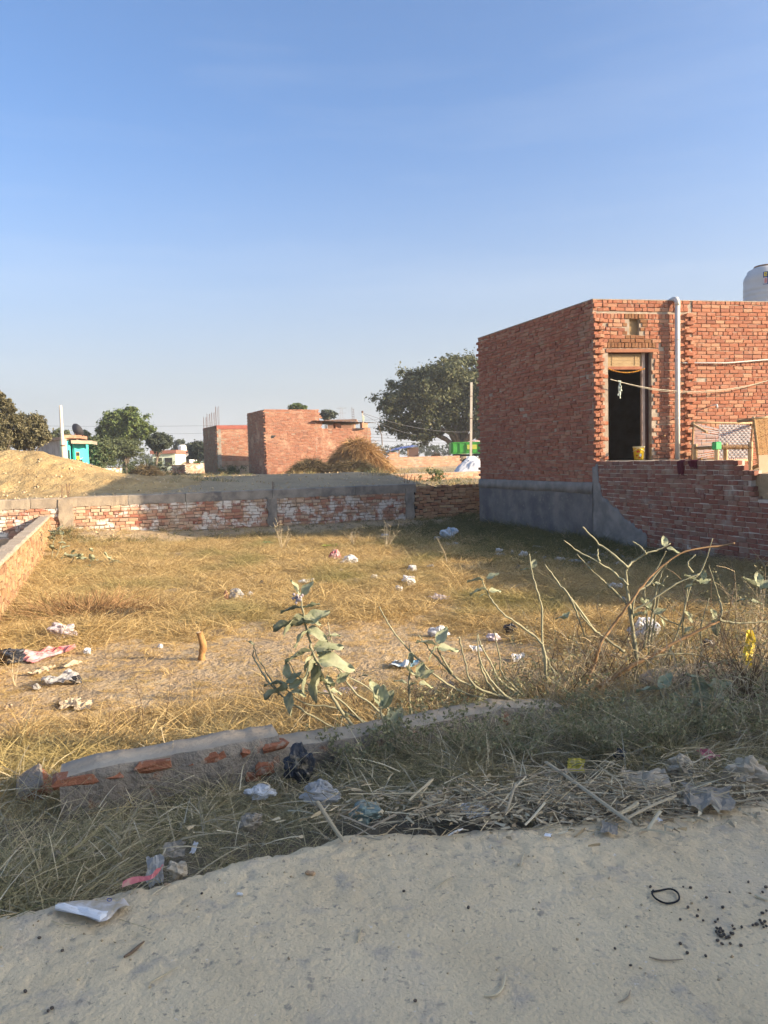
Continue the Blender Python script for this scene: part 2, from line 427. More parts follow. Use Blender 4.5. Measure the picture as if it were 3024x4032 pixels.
M['cal_leaf'] = mat('calotropis_leaf', (0.37, 0.375, 0.245), (0.29, 0.315, 0.19), scale=18, vary=0.22, transl=0.18, rough=0.75, spec=0.15, stains=[(40, 0.6, 0.75, (0.40, 0.39, 0.29)), (16, 0.66, 0.74, (0.44, 0.38, 0.17))])
M['cal_stem'] = mat('calotropis_stem', (0.33, 0.31, 0.20), (0.25, 0.24, 0.155), scale=14, vary=0.15)
M['cal_brown'] = mat('calotropis_brown_stem', (0.36, 0.22, 0.11), (0.28, 0.18, 0.095), scale=14, vary=0.15)
M['twig'] = mat('twig', None, rnd=[(0.16, 0.11, 0.07), (0.22, 0.16, 0.10), (0.12, 0.08, 0.055)])
M['straw'] = mat('straw', None, rnd=[(0.54, 0.43, 0.26), (0.40, 0.31, 0.19), (0.62, 0.52, 0.34), (0.30, 0.23, 0.15), (0.48, 0.40, 0.26)], bump=0.3, bscale=90)
M['thatch'] = mat('thatch', None, rnd=[(0.36, 0.215, 0.09), (0.44, 0.27, 0.115), (0.28, 0.16, 0.07), (0.48, 0.33, 0.155)], transl=0.15)
M['thatch_dark'] = mat('brush_dark', None, rnd=[(0.12, 0.10, 0.055), (0.16, 0.12, 0.065), (0.10, 0.075, 0.045)])
def grassmat(name, cols, green, pscale=0.55, lo=0.5, hi=0.68, tr=0.3):
    return mat(name, None, c2=green, scale=pscale, detail=4, lo=lo, hi=hi, rnd=cols, transl=tr, rough=0.8, spec=0.1)
M['grass_dry'] = grassmat('grass_dry', [(0.57, 0.405, 0.17), (0.40, 0.275, 0.115), (0.76, 0.58, 0.29), (0.25, 0.17, 0.08), (0.66, 0.50, 0.235)], (0.33, 0.285, 0.12))
M['grass_straw'] = grassmat('grass_straw', [(0.58, 0.42, 0.20), (0.50, 0.35, 0.16), (0.64, 0.48, 0.25), (0.42, 0.29, 0.13)], (0.42, 0.31, 0.13))
M['grass_verge'] = grassmat('grass_verge', [(0.29, 0.26, 0.125), (0.48, 0.40, 0.22), (0.20, 0.19, 0.09), (0.64, 0.53, 0.31), (0.14, 0.145, 0.065)], (0.46, 0.375, 0.20), pscale=1.5)
# ------------------------------------------------------------------ ground, road, fields
def spaced(lo, hi, fine0, fine1, step, grow=1.35):
    a = list(np.arange(fine0, fine1 + 1e-6, step))
    s = step; x = fine1
    while x < hi: s *= grow; x += s; a.append(min(x, hi))
    s = step; x = fine0
    while x > lo: s *= grow; x -= s; a.insert(0, max(x, lo))
    return a
def sheet(name, us, vs, fn, mt, kind='structure', smooth=True):
    nu, nv = len(us), len(vs)
    V = np.empty((nu * nv, 3)); k = 0
    for v in vs:
        for u in us:
            V[k] = fn(u, v); k += 1
    i = np.arange(nu - 1)[None, :] + nu * np.arange(nv - 1)[:, None]
    F = np.stack([i, i + 1, i + nu + 1, i + nu], -1).reshape(-1, 4)
    o = new_obj(name, np_mesh(name, V, F, mt, smooth))
    return tag(o, kind=kind)
def f_plot(u, v):
    x, y = xy(u, v); return x, y, gz(x, y)
g_us = spaced(-60, 60, -2.2, 11.5, 0.075); g_vs = spaced(-14, V_BACK + 0.10, 2.2, V_BACK + 0.10, 0.075)
sheet('ground', g_us, g_vs, f_plot, M['dirt'])
f_us = spaced(-700, 700, -6, 16, 0.22, 1.25); f_vs = spaced(V_BACK + 0.125, 1500, V_BACK + 0.125, V_BACK + 14, 0.2, 1.2)
sheet('field', f_us, f_vs, f_plot, M['field'])
def f_road(u, t):
    e = edge_v(u)
    v = e - t
    x, y = xy(u, v)
    if t < 0.0: return x, y, -0.03 - 0.12 * sm(-t, 0, 0.07)
    z = 0.004 - 0.034 * (1 - sm(t, 0, 0.10))
    near = 1 - sm(t, 0.25, 0.9)
    z += 0.008 * fbm(x * 1.6, y * 1.6, 2) + 0.007 * near * fbm(x * 16, y * 16, 4) + 0.0020 * fbm(x * 26, y * 26, 8) + 0.0014 * fbm(x * 60, y * 60, 1, 2)
    c = abs(mn.noise(Vector((x * 11, y * 11, 3.3)))) + 0.5 * abs(mn.noise(Vector((x * 25, y * 25, 7.3))))
    z -= 0.0065 * max(0, 0.22 - c) / 0.22 * (0.35 + near)
    w = v + 0.05 * math.sin(u * 1.3)
    for k, v0 in enumerate((1.55, 1.05)):
        q = abs(w - v0)
        if q < 0.10: z -= 0.006 * sm(q, 0.10, 0.05) * (0.5 + 0.5 * math.sin((u + q * 1.5) * 150))
    return x, y, z
sheet('road', spaced(-40, 45, -1.3, 3.9, 0.014, 1.3), [-0.07, -0.045, -0.02] + spaced(0, 6.3, 0.0, 2.3, 0.014, 1.3), f_road, M['road'])
def f_verge(u, s_):
    e = edge_v(u); v = e + 0.075 + 0.03 * fbm(u * 5, 2, 9) + s_ * (4.02 - e - 0.075); x, y = xy(u, v); return x, y, gz(x, y) + 0.007 + 0.012 * max(0, fbm(x * 6, y * 6, 3))
sheet('verge', list(np.arange(-5, 9, 0.05)), list(np.linspace(0, 1, 28)), f_verge, mat('verge_soil', (0.19, 0.15, 0.10), (0.13, 0.105, 0.07), scale=8, bump=0.8, bscale=40, bdist=0.02, stains=[(14, 0.6, 0.7, (0.30, 0.24, 0.16))]))
# the heap of sandy earth behind the wall
def f_mound(u, v):
    x, y = xy(u, v)
    cx, cy = -11.0, 24.0
    dx, dy = x - cx, y - cy
    r = math.hypot(dx / 3.5, dy / 2.7)
    h = 1.12 * math.exp(-(r ** 2) * 1.5) + 0.55 * math.exp(-(((x + 14) / 2.5) ** 2 + ((y - 23.5) / 2.2) ** 2))
    h += 0.16 * math.exp(-(((x + 7.4) / 0.9) ** 2 + ((y - 22.6) / 0.6) ** 2))
    k = min(1, h * 4)
    return x, y, gz(x, y) - 0.03 + h + k * (0.05 * fbm(x * 1.5, y * 1.5, 9) + 0.035 * fbm(x * 5, y * 5, 2) + 0.02 * fbm(x * 12, y * 12, 3))
sheet('dirt_mound', list(np.arange(-10, 4.2, 0.09)), list(np.arange(V_BACK + 0.14, 30.5, 0.09)), f_mound, M['dirt_pile'])

# ------------------------------------------------------------------ brickwork
def brick_proto(L, D, H, seed, bev=0.009, jit=0.0042):
    r = random.Random(seed)
    vs = []
    for y, k in ((D / 2, 0.0), (-D / 2 + bev, 0.0), (-D / 2, bev)):
        for x, z in ((-1, -1), (1, -1), (1, 1), (-1, 1)):
            vs.append((x * (L / 2 - k * 0.8) + r.uniform(-jit, jit), y + (r.uniform(-jit, jit) if y < 0 else 0), z * (H / 2 - k) + r.uniform(-jit, jit)))
    fs = []
    for a in (0, 4):
        for i in range(4):
            j = (i + 1) % 4; fs.append((a + j, a + i, a + i + 4, a + j + 4))
    fs.append((11, 10, 9, 8)[::-1]); fs.append((0, 1, 2, 3)[::-1])
    return np.array(vs), np.array(fs)
BD = 0.10
PROTO = {'s': [brick_proto(0.226, BD, 0.0775, i) for i in range(7)], 'h': [brick_proto(0.110, BD, 0.0775, 20 + i) for i in range(7)],
         'v': [brick_proto(0.076, BD, 0.112, 40 + i) for i in range(5)], 'q': [brick_proto(0.167, BD, 0.0775, 60 + i) for i in range(5)]}
PLEN = {'s': 0.226, 'h': 0.110, 'v': 0.076, 'q': 0.167}
PMESH = {}
def pmesh(k, i, mt):
    key = (k, i, mt.name)
    if key not in PMESH:
        V, F = PROTO[k][i]; PMESH[key] = np_mesh('brick', V, F, mt)
    return PMESH[key]
LEFT = {}
def flush_brickwork():
    """the bricks of a wall beyond the largest 300, joined into one part of that wall"""
    for parent, L in LEFT.values():
        if not L: continue
        mats = []; Vs = []; Fs = []; ix = []; nb = 0
        for V, F, mm in L:
            if mm not in mats: mats.append(mm)
            Vs.append(V); Fs.append(F + nb); ix += [mats.index(mm)] * len(F); nb += len(V)
        me = np_mesh('brickwork', np.concatenate(Vs), np.concatenate(Fs), None)
        for mm in mats: me.materials.append(mm)
        me.polygons.foreach_set('material_index', np.array(ix, dtype=np.int32))
        tag(new_obj('brickwork', me, parent), kind='stuff')
class Wall:
    """bricks of one wall face; o = start point, th = heading of the face seen left to right from outside"""
    def __init__(s, o, th):
        s.o = Vector((o[0], o[1], 0)); s.th = th
        s.d = Vector((math.cos(th), math.sin(th), 0)); s.n = Vector((math.sin(th), -math.cos(th), 0)); s.b = []
    def at(s, px, py):
        P = apl(px, py, s.o, s.n); return (P - s.o).dot(s.d), P.z
    def P(s, a, z, off=0.0): return s.o + s.d * a + s.n * off + Vector((0, 0, z))
    def add(s, kind, a, z, off=0.0, mt=None, jit=1.0, sc=1.0):
        s.b.append((kind, a, z, off + random.gauss(0, 0.0035) * jit, random.gauss(0, 0.014) * jit, random.gauss(0, 0.016) * jit, sc, mt))
    def fill(s, s0, s1, z0, z1, keep=None, ch=0.086, pat='mix', rough=1.0, joint=0.0095, mts=None, off=None):
        n = int(round((z1 - z0) / ch))
        for k in range(n):
            z = z0 + (k + 0.5) * ch
            kind = pat if pat in 'shq' else ('h' if (k % 4 == 2 and pat == 'eng') else 's')
            a = s0 + (-0.5 * PLEN[kind] * (k % 2) if k % 2 else 0)
            while a < s1:
                kd = kind
                if pat in ('mix', 'eng') and random.random() < 0.13: kd = random.choice('hq')
                if pat == 'half': kd = random.choice('hhhqs')
                L = PLEN[kd] + joint + random.uniform(-0.004, 0.004)
                c = a + L / 2
                if a >= s0 - 0.13 and c < s1 + 0.02 and c > s0 and (keep is None or keep(c, z, L)):
                    s.add(kd, c, z + random.gauss(0, 0.003) * rough, (off(c, z) if off else 0.0), mts(c, z) if mts else None, rough)
                a += L
    def build(s, parent, mt, maxn=300, face=0.006, name='brickwork'):
        sc = []
        for i, (k, a, z, off, r1, r2, scl, m2) in enumerate(s.b):
            P = s.P(a, z, 0); x, y, w = proj(P)
            vis = 1 if (w > 0 and 0 < x < 3024 and 0 < y < 4032) else 0
            sc.append((-vis * PLEN[k] / max(0.1, w) if w > 0 else 0, i))
        sc.sort()
        top = set(i for v, i in sc[:maxn] if v < 0)
        left = LEFT.setdefault(parent.name, (parent, []))[1]
        root = RL[parent.name]
        for i, (k, a, z, off, r1, r2, scl, m2) in enumerate(s.b):
            mm = m2 or mt
            c = s.P(a, z, off + face - BD / 2)
            vi = random.randrange(len(PROTO[k]))
            if i in top:
                o = bpy.data.objects.new('brick', pmesh(k, vi, mm)); COL.objects.link(o)
                o.parent = parent; o.location = c - root; o.rotation_euler = (0, r2, s.th + r1); o.scale = (scl, 1, 1)
            else:
                V, F = PROTO[k][vi]; rm = np.array((Euler((0, r2, s.th + r1))).to_matrix())
                left.append(((V * (scl, 1, 1)) @ rm.T + np.array(c - root), F, mm))
    def slab(s, mb, s0, s1, z0, z1, front, back):
        """a box of the wall core between two setbacks (metres behind the face, negative = proud)"""
        c = s.P((s0 + s1) / 2, (z0 + z1) / 2, -(front + back) / 2)
        return mb.box(c, (s1 - s0, back - front, z1 - z0), s.th)

# ------------------------------------------------------------------ the big brick house on the right
Kx, Ky = 4.69, 17.13
kp = Vector((Kx, Ky, 0))
ta = R(20)
best = min((abs(proj((Kx - math.sin(ta) * t, Ky + math.cos(ta) * t, 2.5))[0] - 1886), t) for t in np.arange(3, 9, 0.02))
HL = best[1]
farc = kp + Vector((-math.sin(ta), math.cos(ta), 0)) * HL
ZT, ZP, ZF = 4.87, 0.855, 1.33
house = thing('brick_house', (Kx + 2.5, Ky + 3, -0.5), 'large raw red brick house with open doorway, drainpipe and grey plinth', 'house')
side = Wall(farc, ta - math.pi / 2)
tf = R(11)
front = Wall(kp, tf)
FL = 7.2
nC = int(round((ZT - ZP) / 0.086)); chs = (ZT - ZP) / nC
holes = [(side.at(2315, 1488)), (side.at(2047, 1612)), (side.at(2070, 1638)), (side.at(1925, 1555))]
def keep_side(a, z, L):
    return not any(abs(a - h[0]) < 0.12 and abs(z - h[1]) < 0.045 for h in holes)
side.fill(0.02, HL - 0.01, ZP, ZT, keep_side, chs, 'eng', 2.0)
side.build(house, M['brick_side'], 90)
mb = MB(); side.slab(mb, 0, HL - 0.002, ZP - 0.02, ZT - 0.006, 0.016, 0.23); mb.build('wall', M['mortar'], house)
# plinth below the side wall: dark plaster with a concrete band
mb = MB()
P = []
for i in range(61):
    a = HL * i / 60; row = []
    for j in range(19):
        z = -0.75 + (0.64 + 0.75) * j / 18
        row.append(side.P(a, z, 0.035 + 0.012 * fbm(a * 1.5, z * 1.5, 1)))
    P.append(row)
mb.grid(P); mb.build('plinth', M['plaster_dark'], house, smooth=True, label='dark grey plastered plinth')
mb = MB(); P = []
for i in range(61):
    a = -0.02 + (HL + 0.02) * i / 60
    zt = ZP + 0.012 * fbm(a * 2, 3, 1); zb = 0.61 + 0.03 * fbm(a * 1.2, 5, 2)
    P.append([side.P(a, zb, 0.02), side.P(a, zb, 0.043), side.P(a, (zb + zt) / 2, 0.045 + 0.01 * fbm(a * 4, 0, 1)), side.P(a, zt - 0.02, 0.036), side.P(a, zt, 0.015), side.P(a, zt + 0.005, -0.02)])
mb.grid(P); mb.build('plinth_band', M['plaster'], house, smooth=True)
# front wall
sd0, _ = front.at(2396, 1600); sd1, _ = front.at(2567, 1600)
_, zl = front.at(2480, 1386); _, zl2 = front.at(2480, 1373)
sseam, _ = front.at(2715, 1500)
n0 = front.at(2479, 1255); n1 = front.at(2518, 1320)
nich = (n0[0], n1[0], n1[1], n0[1])
_, zsold = front.at(2480, 1245)
st1 = (front.at(2394, 1330)[0], front.at(2578, 1330)[0], zl, front.at(2480, 1328)[1])
st2 = (front.at(2457, 1300)[0], front.at(2543, 1300)[0], zl, front.at(2480, 1236)[1])
rods = front.at(2768, 1500)
def mts(a, z):
    for q in (st1, st2):
        if q[0] < a < q[1] and q[2] < z < q[3]: return M['brick_brown']
    return None
def k_main(a, z, L):
    if sd0 - L / 2 + 0.02 < a < sd1 + L / 2 - 0.02 and z < zl2 + 0.02: return False
    if a < 0.30 and z < ZT - 0.42: return False
    if nich[0] - L / 2 < a < nich[1] + L / 2 and nich[2] < z < nich[3]: return False
    if abs(z - zsold) < 0.075 or (abs(z - zl2 - 0.07) < 0.075 and a < sd1 + 0.2): return False
    return True
front.fill(0.0, sseam - 0.02, ZF - 0.5, ZT, k_main, 0.0862, 'half', 1.3, mts=mts)
def k_right(a, z, L):
    return not (abs(a - rods[0]) < 0.1 and abs(z - rods[1]) < 0.045)
front.fill(sseam + 0.06, FL, ZF - 0.5, ZT, k_right, 0.0862, 'eng', 1.0)
a = 0.05
while a < sseam - 0.03:                                   # brick-on-edge courses
    if not (nich[0] - 0.04 < a < nich[1] + 0.04 and zsold < nich[3] + 0.05): front.add('v', a, zsold, 0.0, mts(a, zsold))
    if a < sd1 + 0.2: front.add('v', a, zl2 + 0.075, 0.004, mts(a, zl2 + 0.075))
    a += 0.083
k = 0; z = ZF - 0.1                                       # toothed quoin at the corner, toothed seam beside the pipe
while z < ZT - 0.40:
    p = 0.085 if k % 2 else 0.0
    front.add('h', 0.062, z, p); front.add('h', 0.180, z, p)
    if k % 2 == 0: front.add('h', 0.062, z + 0.001, -0.06)
    k += 1; z += 0.0862
k = 0; z = ZF + 0.02
while z < ZT - 0.30:
    if k % 2: front.add('q', sseam - 0.03 + random.uniform(-.02, .02), z, 0.07 + random.uniform(0, 0.02))
    else: front.add('h', sseam - 0.07, z, 0.012)
    if k % 3 == 0: front.add('h', sseam + 0.05, z, 0.04)
    k += 1; z += 0.0862
front.build(house, M['brick'], 210)
mb = MB()
front.slab(mb, 0.235, sd0, ZP - 0.6, zl, 0.014, 0.23) if sd0 > 0.24 else None
front.slab(mb, 0.004, min(0.235, sd0), ZP - 0.6, ZT - 0.006, 0.011, 0.228)
front.slab(mb, min(0.235, sd0), nich[0], zl, ZT - 0.006, 0.014, 0.23)
front.slab(mb, nich[0], nich[1], zl, nich[2], 0.014, 0.23)
front.slab(mb, nich[0], nich[1], nich[2], nich[3], 0.10, 0.23)
front.slab(mb, nich[0], nich[1], nich[3], ZT - 0.006, 0.014, 0.23)
front.slab(mb, nich[1], sd1, zl, ZT - 0.006, 0.014, 0.23)
front.slab(mb, sd1, FL, ZP - 0.6, ZT - 0.006, 0.014, 0.23)
mb.build('wall', M['mortar'], house)
mb = MB(); front.slab(mb, nich[0] + 0.005, nich[1] - 0.005, nich[2] + 0.005, nich[3] - 0.005, 0.09, 0.098); mb.build('niche', mat('niche_mud', (0.36, 0.25, 0.13), (0.28, 0.19, 0.10)), house, label='small mud-coloured niche above the door')
mb = MB(); front.slab(mb, sd0 - 0.05, sd1 + 0.16, zl - 0.005, zl2 - 0.004, -0.012, 0.22); mb.build('lintel', mat('lintel_red', (0.36, 0.16, 0.09), (0.28, 0.13, 0.08)), house)
# rest of the shell: back wall, right wall, roof, floor
mb = MB()
HLb = HL
back_o = farc
c1 = front.P(FL, 0); 
bdir = Vector((math.cos(tf), math.sin(tf), 0))
b1 = farc + bdir * (FL + 1.0)
mb.prism([farc + Vector((0.25, 0.02, -0.5)), b1 + Vector((0, 0, -0.5)), b1 + Vector((0, 0, ZT - 0.01)), farc + Vector((0.25, 0.02, ZT - 0.01))], bdir.cross(Vector((0, 0, 1))) * 0.22)
mb.build('wall', M['mortar_red'], house)
mb = MB(); mb.prism([c1 + Vector((0, 0.02, -0.5)), b1 + Vector((0, -0.25, -0.5)), b1 + Vector((0, -0.25, ZT - 0.01)), c1 + Vector((0, 0.02, ZT - 0.01))], Vector((0.22, 0, 0)))
mb.build('wall', M['mortar_red'], house)
def floor_at(z, th_, nm, mt, inset=0.1):
    q = [front.P(inset, z, -inset), front.P(FL - 0.02, z, -inset), b1 + Vector((-0.1, -0.1, z)), farc + Vector((inset, -inset, z))]
    mb = MB(); mb.prism(q, (0, 0, th_)); return mb.build(nm, mt, house, fix=True)
floor_at(ZT - 0.18, 0.13, 'roof', M['concrete'])
floor_at(ZF - 0.12, 0.12, 'floor', M['concrete'])
mb = MB()
side.slab(mb, 0.0, HL + 0.0, ZT - 0.006, ZT + 0.018, -0.004, 0.22); mb.noisy(0.004, 6); mb.build('wall_cap', M['mortar'], house)
mb = MB(); front.slab(mb, 0.0, FL, ZT - 0.003, ZT + 0.016, -0.008, 0.225); mb.build('wall_cap', M['mortar'], house)
# door frame, transom panel
_, zt1 = front.at(2480, 1441); _, zt0 = front.at(2480, 1453)
fp0, _ = front.at(2537, 1600); fp1, _ = front.at(2549, 1600)
mb = MB(); front.slab(mb, fp0, fp1, ZF, zl - 0.006, 0.10, 0.17); mb.build('door_frame', mat('frame_pale', (0.42, 0.33, 0.27), (0.34, 0.25, 0.2), scale=6), house)
mb = MB(); front.slab(mb, fp1 + 0.004, sd1 - 0.002, ZF, zl - 0.006, 0.14, 0.20); mb.build('door_jamb', M['wood_dark'], house)
mb = MB(); front.slab(mb, sd0 + 0.004, fp0 - 0.003, zt0, zt1, 0.09, 0.17); mb.build('door_head', M['wood_red'], house)
tr_o = None
mb = MB(); front.slab(mb, sd0 + 0.004, fp0 - 0.003, zt1 + 0.003, zl - 0.03, 0.12, 0.14); tr_o = mb.build('transom', mat('transom_board', (0.40, 0.29, 0.16), (0.34, 0.24, 0.13), scale=5), house)
mb = MB()
for q in (0.25, 0.5, 0.75): z = zt1 + (zl - zt1 - 0.03) * q; front.slab(mb, sd0 + 0.03, fp0 - 0.05, z, z + 0.008, 0.112, 0.119)
for q in (0.18, 0.82):
    a = sd0 + (fp0 - sd0) * q; front.slab(mb, a, a + 0.008, zt1 + 0.03, zl - 0.06, 0.104, 0.111)
mb.build('grille', M['wood_pale'], tr_o)
# the open door leaf inside, pale cabinets in the dark room
mb = MB(); front.slab(mb, sd0 + 0.02, sd0 + 0.06, ZF + 0.01, zt0 - 0.02, 0.25, 0.95); mb.build('door', M['wood_dark'], house)
cab = thing('cabinet', front.P(0.75, ZF, -2.2), 'pale cabinet standing in the dark room behind the doorway', 'cabinet')
mb = MB(); mb.box(front.P(0.62, ZF + 0.36, -2.2), (0.55, 0.4, 0.72), tf, bev=0.01); mb.build('body', M['white'], cab)
mb = MB(); mb.box(front.P(1.02, ZF + 0.36, -2.15), (0.16, 0.4, 0.72), tf, bev=0.01); mb.build('side_panel', M['white'], cab)
mb = MB(); mb.box(front.P(0.62, ZF + 0.74, -2.2), (0.60, 0.46, 0.03), tf, bev=0.005); mb.build('top', M['concrete'], cab)
# drainpipe with elbow over the parapet, thin water pipe, rod, peg
sp, _ = front.at(2655, 1500)
mb = MB()
pts = [front.P(sp, ZT + 0.02, -0.15), front.P(sp, ZT + 0.035, -0.02), front.P(sp, ZT + 0.015, 0.07), front.P(sp, ZT - 0.04, 0.115), front.P(sp, ZT - 0.13, 0.125)]
mb.tube(pts, 0.062, 12); dp = None
el = MB(); el.tube([front.P(sp, ZT - 0.13, 0.125), front.P(sp, ZF - 0.15, 0.125)], 0.056, 12)
dp = el.build('drain_pipe', M['pvc'], house, smooth=True); mb.build('elbow', M['pvc'], dp, smooth=True)
for zc in (ZT - 0.9, ZF + 0.9):
    mb = MB(); mb.tube([front.P(sp, zc, 0.125), front.P(sp, zc + 0.025, 0.125)], 0.060, 12); mb.box(front.P(sp, zc + 0.012, 0.05), (0.02, 0.1, 0.02), tf); mb.build('pipe_clip', M['pvc'], dp)
w0 = front.at(2685, 1430); w1 = front.at(3024, 1417)
mb = MB(); mb.tube([front.P(w0[0], w0[1], 0.02), front.P(w0[0], w0[1], 0.06), front.P((w0[0] + w1[0]) / 2, w0[1] - 0.005, 0.06), front.P(w1[0], w1[1], 0.06), front.P(FL, w1[1] + 0.15, 0.06)], 0.016, 8)
mb.build('water_pipe', M['pvc'], house, smooth=True)
w0 = front.at(2796, 1598)
mb = MB(); mb.tube([front.P(w0[0], w0[1], -0.03), front.P(w0[0] + 0.02, w0[1] + 0.01, 0.22)], 0.014, 6); mb.tube([front.P(w0[0] + 0.02, w0[1] + 0.02, 0.21), front.P(w0[0] + 0.03, w0[1] - 0.06, 0.23)], 0.018, 6); mb.build('wall_peg', M['white'], house)
w0 = front.at(2590, 1725)
mb = MB(); mb.tube([front.P(w0[0] + 0.1, w0[1] + 0.03, -0.03), front.P(w0[0] + 0.1, w0[1] + 0.05, 0.13)], 0.02, 6); mb.build('wall_peg', M['wood'], house)

# ------------------------------------------------------------------ porch: raised earth floor and the boundary wall in front of it
tp = R(17)
porch = Wall(kp + Vector((0.0, -0.0, 0)), tp - math.pi / 2)
pw = thing('boundary_wall', (5.6, 13.6, -0.5), 'dark red brick boundary wall with stepped end in front of the porch', 'wall')
PZT = 1.33
e1 = porch.at(2900, 1830)[0]; e3 = porch.at(2985, 1900)[0]; zlow = porch.at(3000, 1968)[1]
PL = 9.4
E5 = [t_ for t_ in np.arange(3, 9, 0.05) if proj(porch.P(t_, 1.0))[0] > 3075][0]
def k_porch(a, z, L):
    k = int((PZT - z) / 0.0862)
    if z > zlow and a < E5:
        lim = e1 if k == 0 else (e1 + e3) / 2 if k == 1 else e3 + (0.0 if k % 2 else -0.10)
        if a + L / 2 > lim + 0.06: return False
    return True
nP = 21; z0p = PZT - nP * 0.0862
porch.fill(0.03, PL, z0p, PZT, k_porch, 0.0862, 'eng', 1.0, off=lambda a, z: 0.0)
porch.build(pw, M['brick_porch'], 300)
mb = MB()
porch.slab(mb, 0.01, PL, -0.8, zlow, 0.008, 0.225)
porch.slab(mb, E5, PL, zlow + 0.002, PZT - 0.004, 0.008, 0.225)  # unseen stretch, raised to lengthen the shade over the plot
porch.slab(mb, 0.01, e3 - 0.16, zlow, PZT - 0.18, 0.008, 0.225)
porch.slab(mb, 0.01, e1 - 0.06, PZT - 0.18, PZT - 0.004, 0.008, 0.225)
mb.build('wall', mat('mortar_pale', (0.60, 0.53, 0.44), (0.46, 0.40, 0.33), scale=5, bump=0.5, bscale=80), pw)
mb = MB(); P = []
for i in range(46):                                        # torn edge of grey plaster low on the wall
    a = -0.06 + 2.0 * i / 45
    top = 0.80 - 0.10 * a if a < 0.28 else 0.62 - 0.50 * (a - 0.28) ** 0.9 - 0.0
    if a < 0.20: top = 1.22
    top += 0.14 * fbm(a * 3, 7, 3) + 0.07 * fbm(a * 12, 2, 2)
    zb = -0.75
    top = max(top, zb + 0.03)
    row = [porch.P(a, zb + (top - zb) * j / 12, 0.026 + 0.010 * fbm(a * 3, j * 0.5, 1)) for j in range(13)] + [porch.P(a, top + 0.006, -0.01)]
    P.append(row)
P[0] = [p - porch.n * 0.06 for p in P[0]]
mb.grid(P); mb.build('plaster', M['plaster'], pw, smooth=True, label='patch of grey plaster with a ragged edge')
mb = MB()
porch_q = [porch.P(0.1, 0, -0.05), porch.P(PL, 0, -0.05), porch.P(PL, 0, -9), front.P(FL, 0, 0.0), front.P(0.1, 0, -0.0)]
mb.prism([q + Vector((0, 0, 0.55)) for q in [porch.P(0.1, 0, -0.1), porch.P(e3 + 0.5, 0, -0.1), porch.P(e3 + 0.9, 0, -7), front.P(FL + 1, 0, -0.1), front.P(0.1, 0, -0.1)]], (0, 0, 0.55))
mb.build('porch', M['dirt'], None, fix=True, kind='structure')
# low step left of the doorway for the bucket
mb = MB(); front.slab(mb, 0.05, 2.6, 1.1, ZF - 0.004, -0.55, -0.10); mb.build('doorstep', M['concrete'], house)

# ------------------------------------------------------------------ back wall of the plot
bx0, by0 = xy(-9.0, V_BACK); bw = Wall((bx0, by0), PA)
backw = thing('boundary_wall', (-3.5, 21, -0.4), 'old whitewash-stained brick wall with concrete cap along the back of the plot', 'wall')
b_end = bw.at(1633, 1980)[0]
def k_back(a, z, L):
    return True
bw.fill(0.0, b_end - 0.12, -0.62, 0.50, None, 0.0861, 'eng', 2.4, joint=0.013)
bw.build(backw, M['brick_old'], 300)
mb = MB(); bw.slab(mb, 0, b_end - 0.02, -0.75, 0.51, 0.022, 0.22); mb.build('wall', mat('mortar_dark', (0.30, 0.23, 0.165), (0.20, 0.15, 0.11), scale=6, bump=0.6, bscale=90), backw)
edges = [0.0, 3.2, bw.at(120, 1990)[0], bw.at(255, 1985)[0], bw.at(505, 1975)[0], bw.at(730, 1965)[0], bw.at(1072, 1945)[0], bw.at(1400, 1925)[0], b_end + 0.05]
edges = sorted(edges)
for i, (a0, a1) in enumerate(zip(edges, edges[1:])):
    mb = MB(); n = max(3, int((a1 - a0) / 0.07)); P = []
    for q in range(n + 1):
        a = a0 + 0.006 + (a1 - a0 - 0.012) * q / n
        zt = 0.725 + 0.014 * (a / 9) + 0.012 * fbm(a * 2.2, 1, 4); zb = 0.495 + 0.03 * fbm(a * 3, 8, 2) - 0.04 * max(0, fbm(a * 7, 3, 1))
        f = 0.022 + 0.01 * fbm(a * 5, 2, 2)
        P.append([bw.P(a, zb, -0.02), bw.P(a, zb, f), bw.P(a, (zb + zt) / 2, f + 0.008 * fbm(a * 9, 6, 1)), bw.P(a, zt - 0.02, f), bw.P(a, zt, f - 0.02), bw.P(a, zt + 0.004, -0.12), bw.P(a, zt, -0.23), bw.P(a, zb, -0.235)])
    mb.grid(P); mb.add(P[0], [tuple(range(8))]); mb.add(P[-1], [tuple(range(7, -1, -1))])
    mb.build('cap_stone', M['concrete_tan'] if i < 4 else M['concrete'], backw)
for px, wd, mt, zt in ((262, 0.36, M['concrete_tan'], 0.70), (1073, 0.27, M['concrete'], 0.49), (1614, 0.27, M['concrete'], 0.62)):
    a = bw.at(px, 2050)[0]
    mb = MB(); P = []
    for j in range(16):
        z = -0.62 + (zt + 0.62) * j / 15
        w2 = wd / 2 + 0.03 * fbm(z * 5, px, 1); P.append([bw.P(a + x * w2 + 0.02 * fbm(z * 4, x + px, 2), z, (0.055 if abs(x) < 1 else -0.02) + 0.02 * fbm(z * 6, x * 3 + px, 3)) for x in (-1, -0.97, -0.5, 0, 0.5, 0.97, 1)])
    mb.grid(P); mb.build('post', mt, backw)
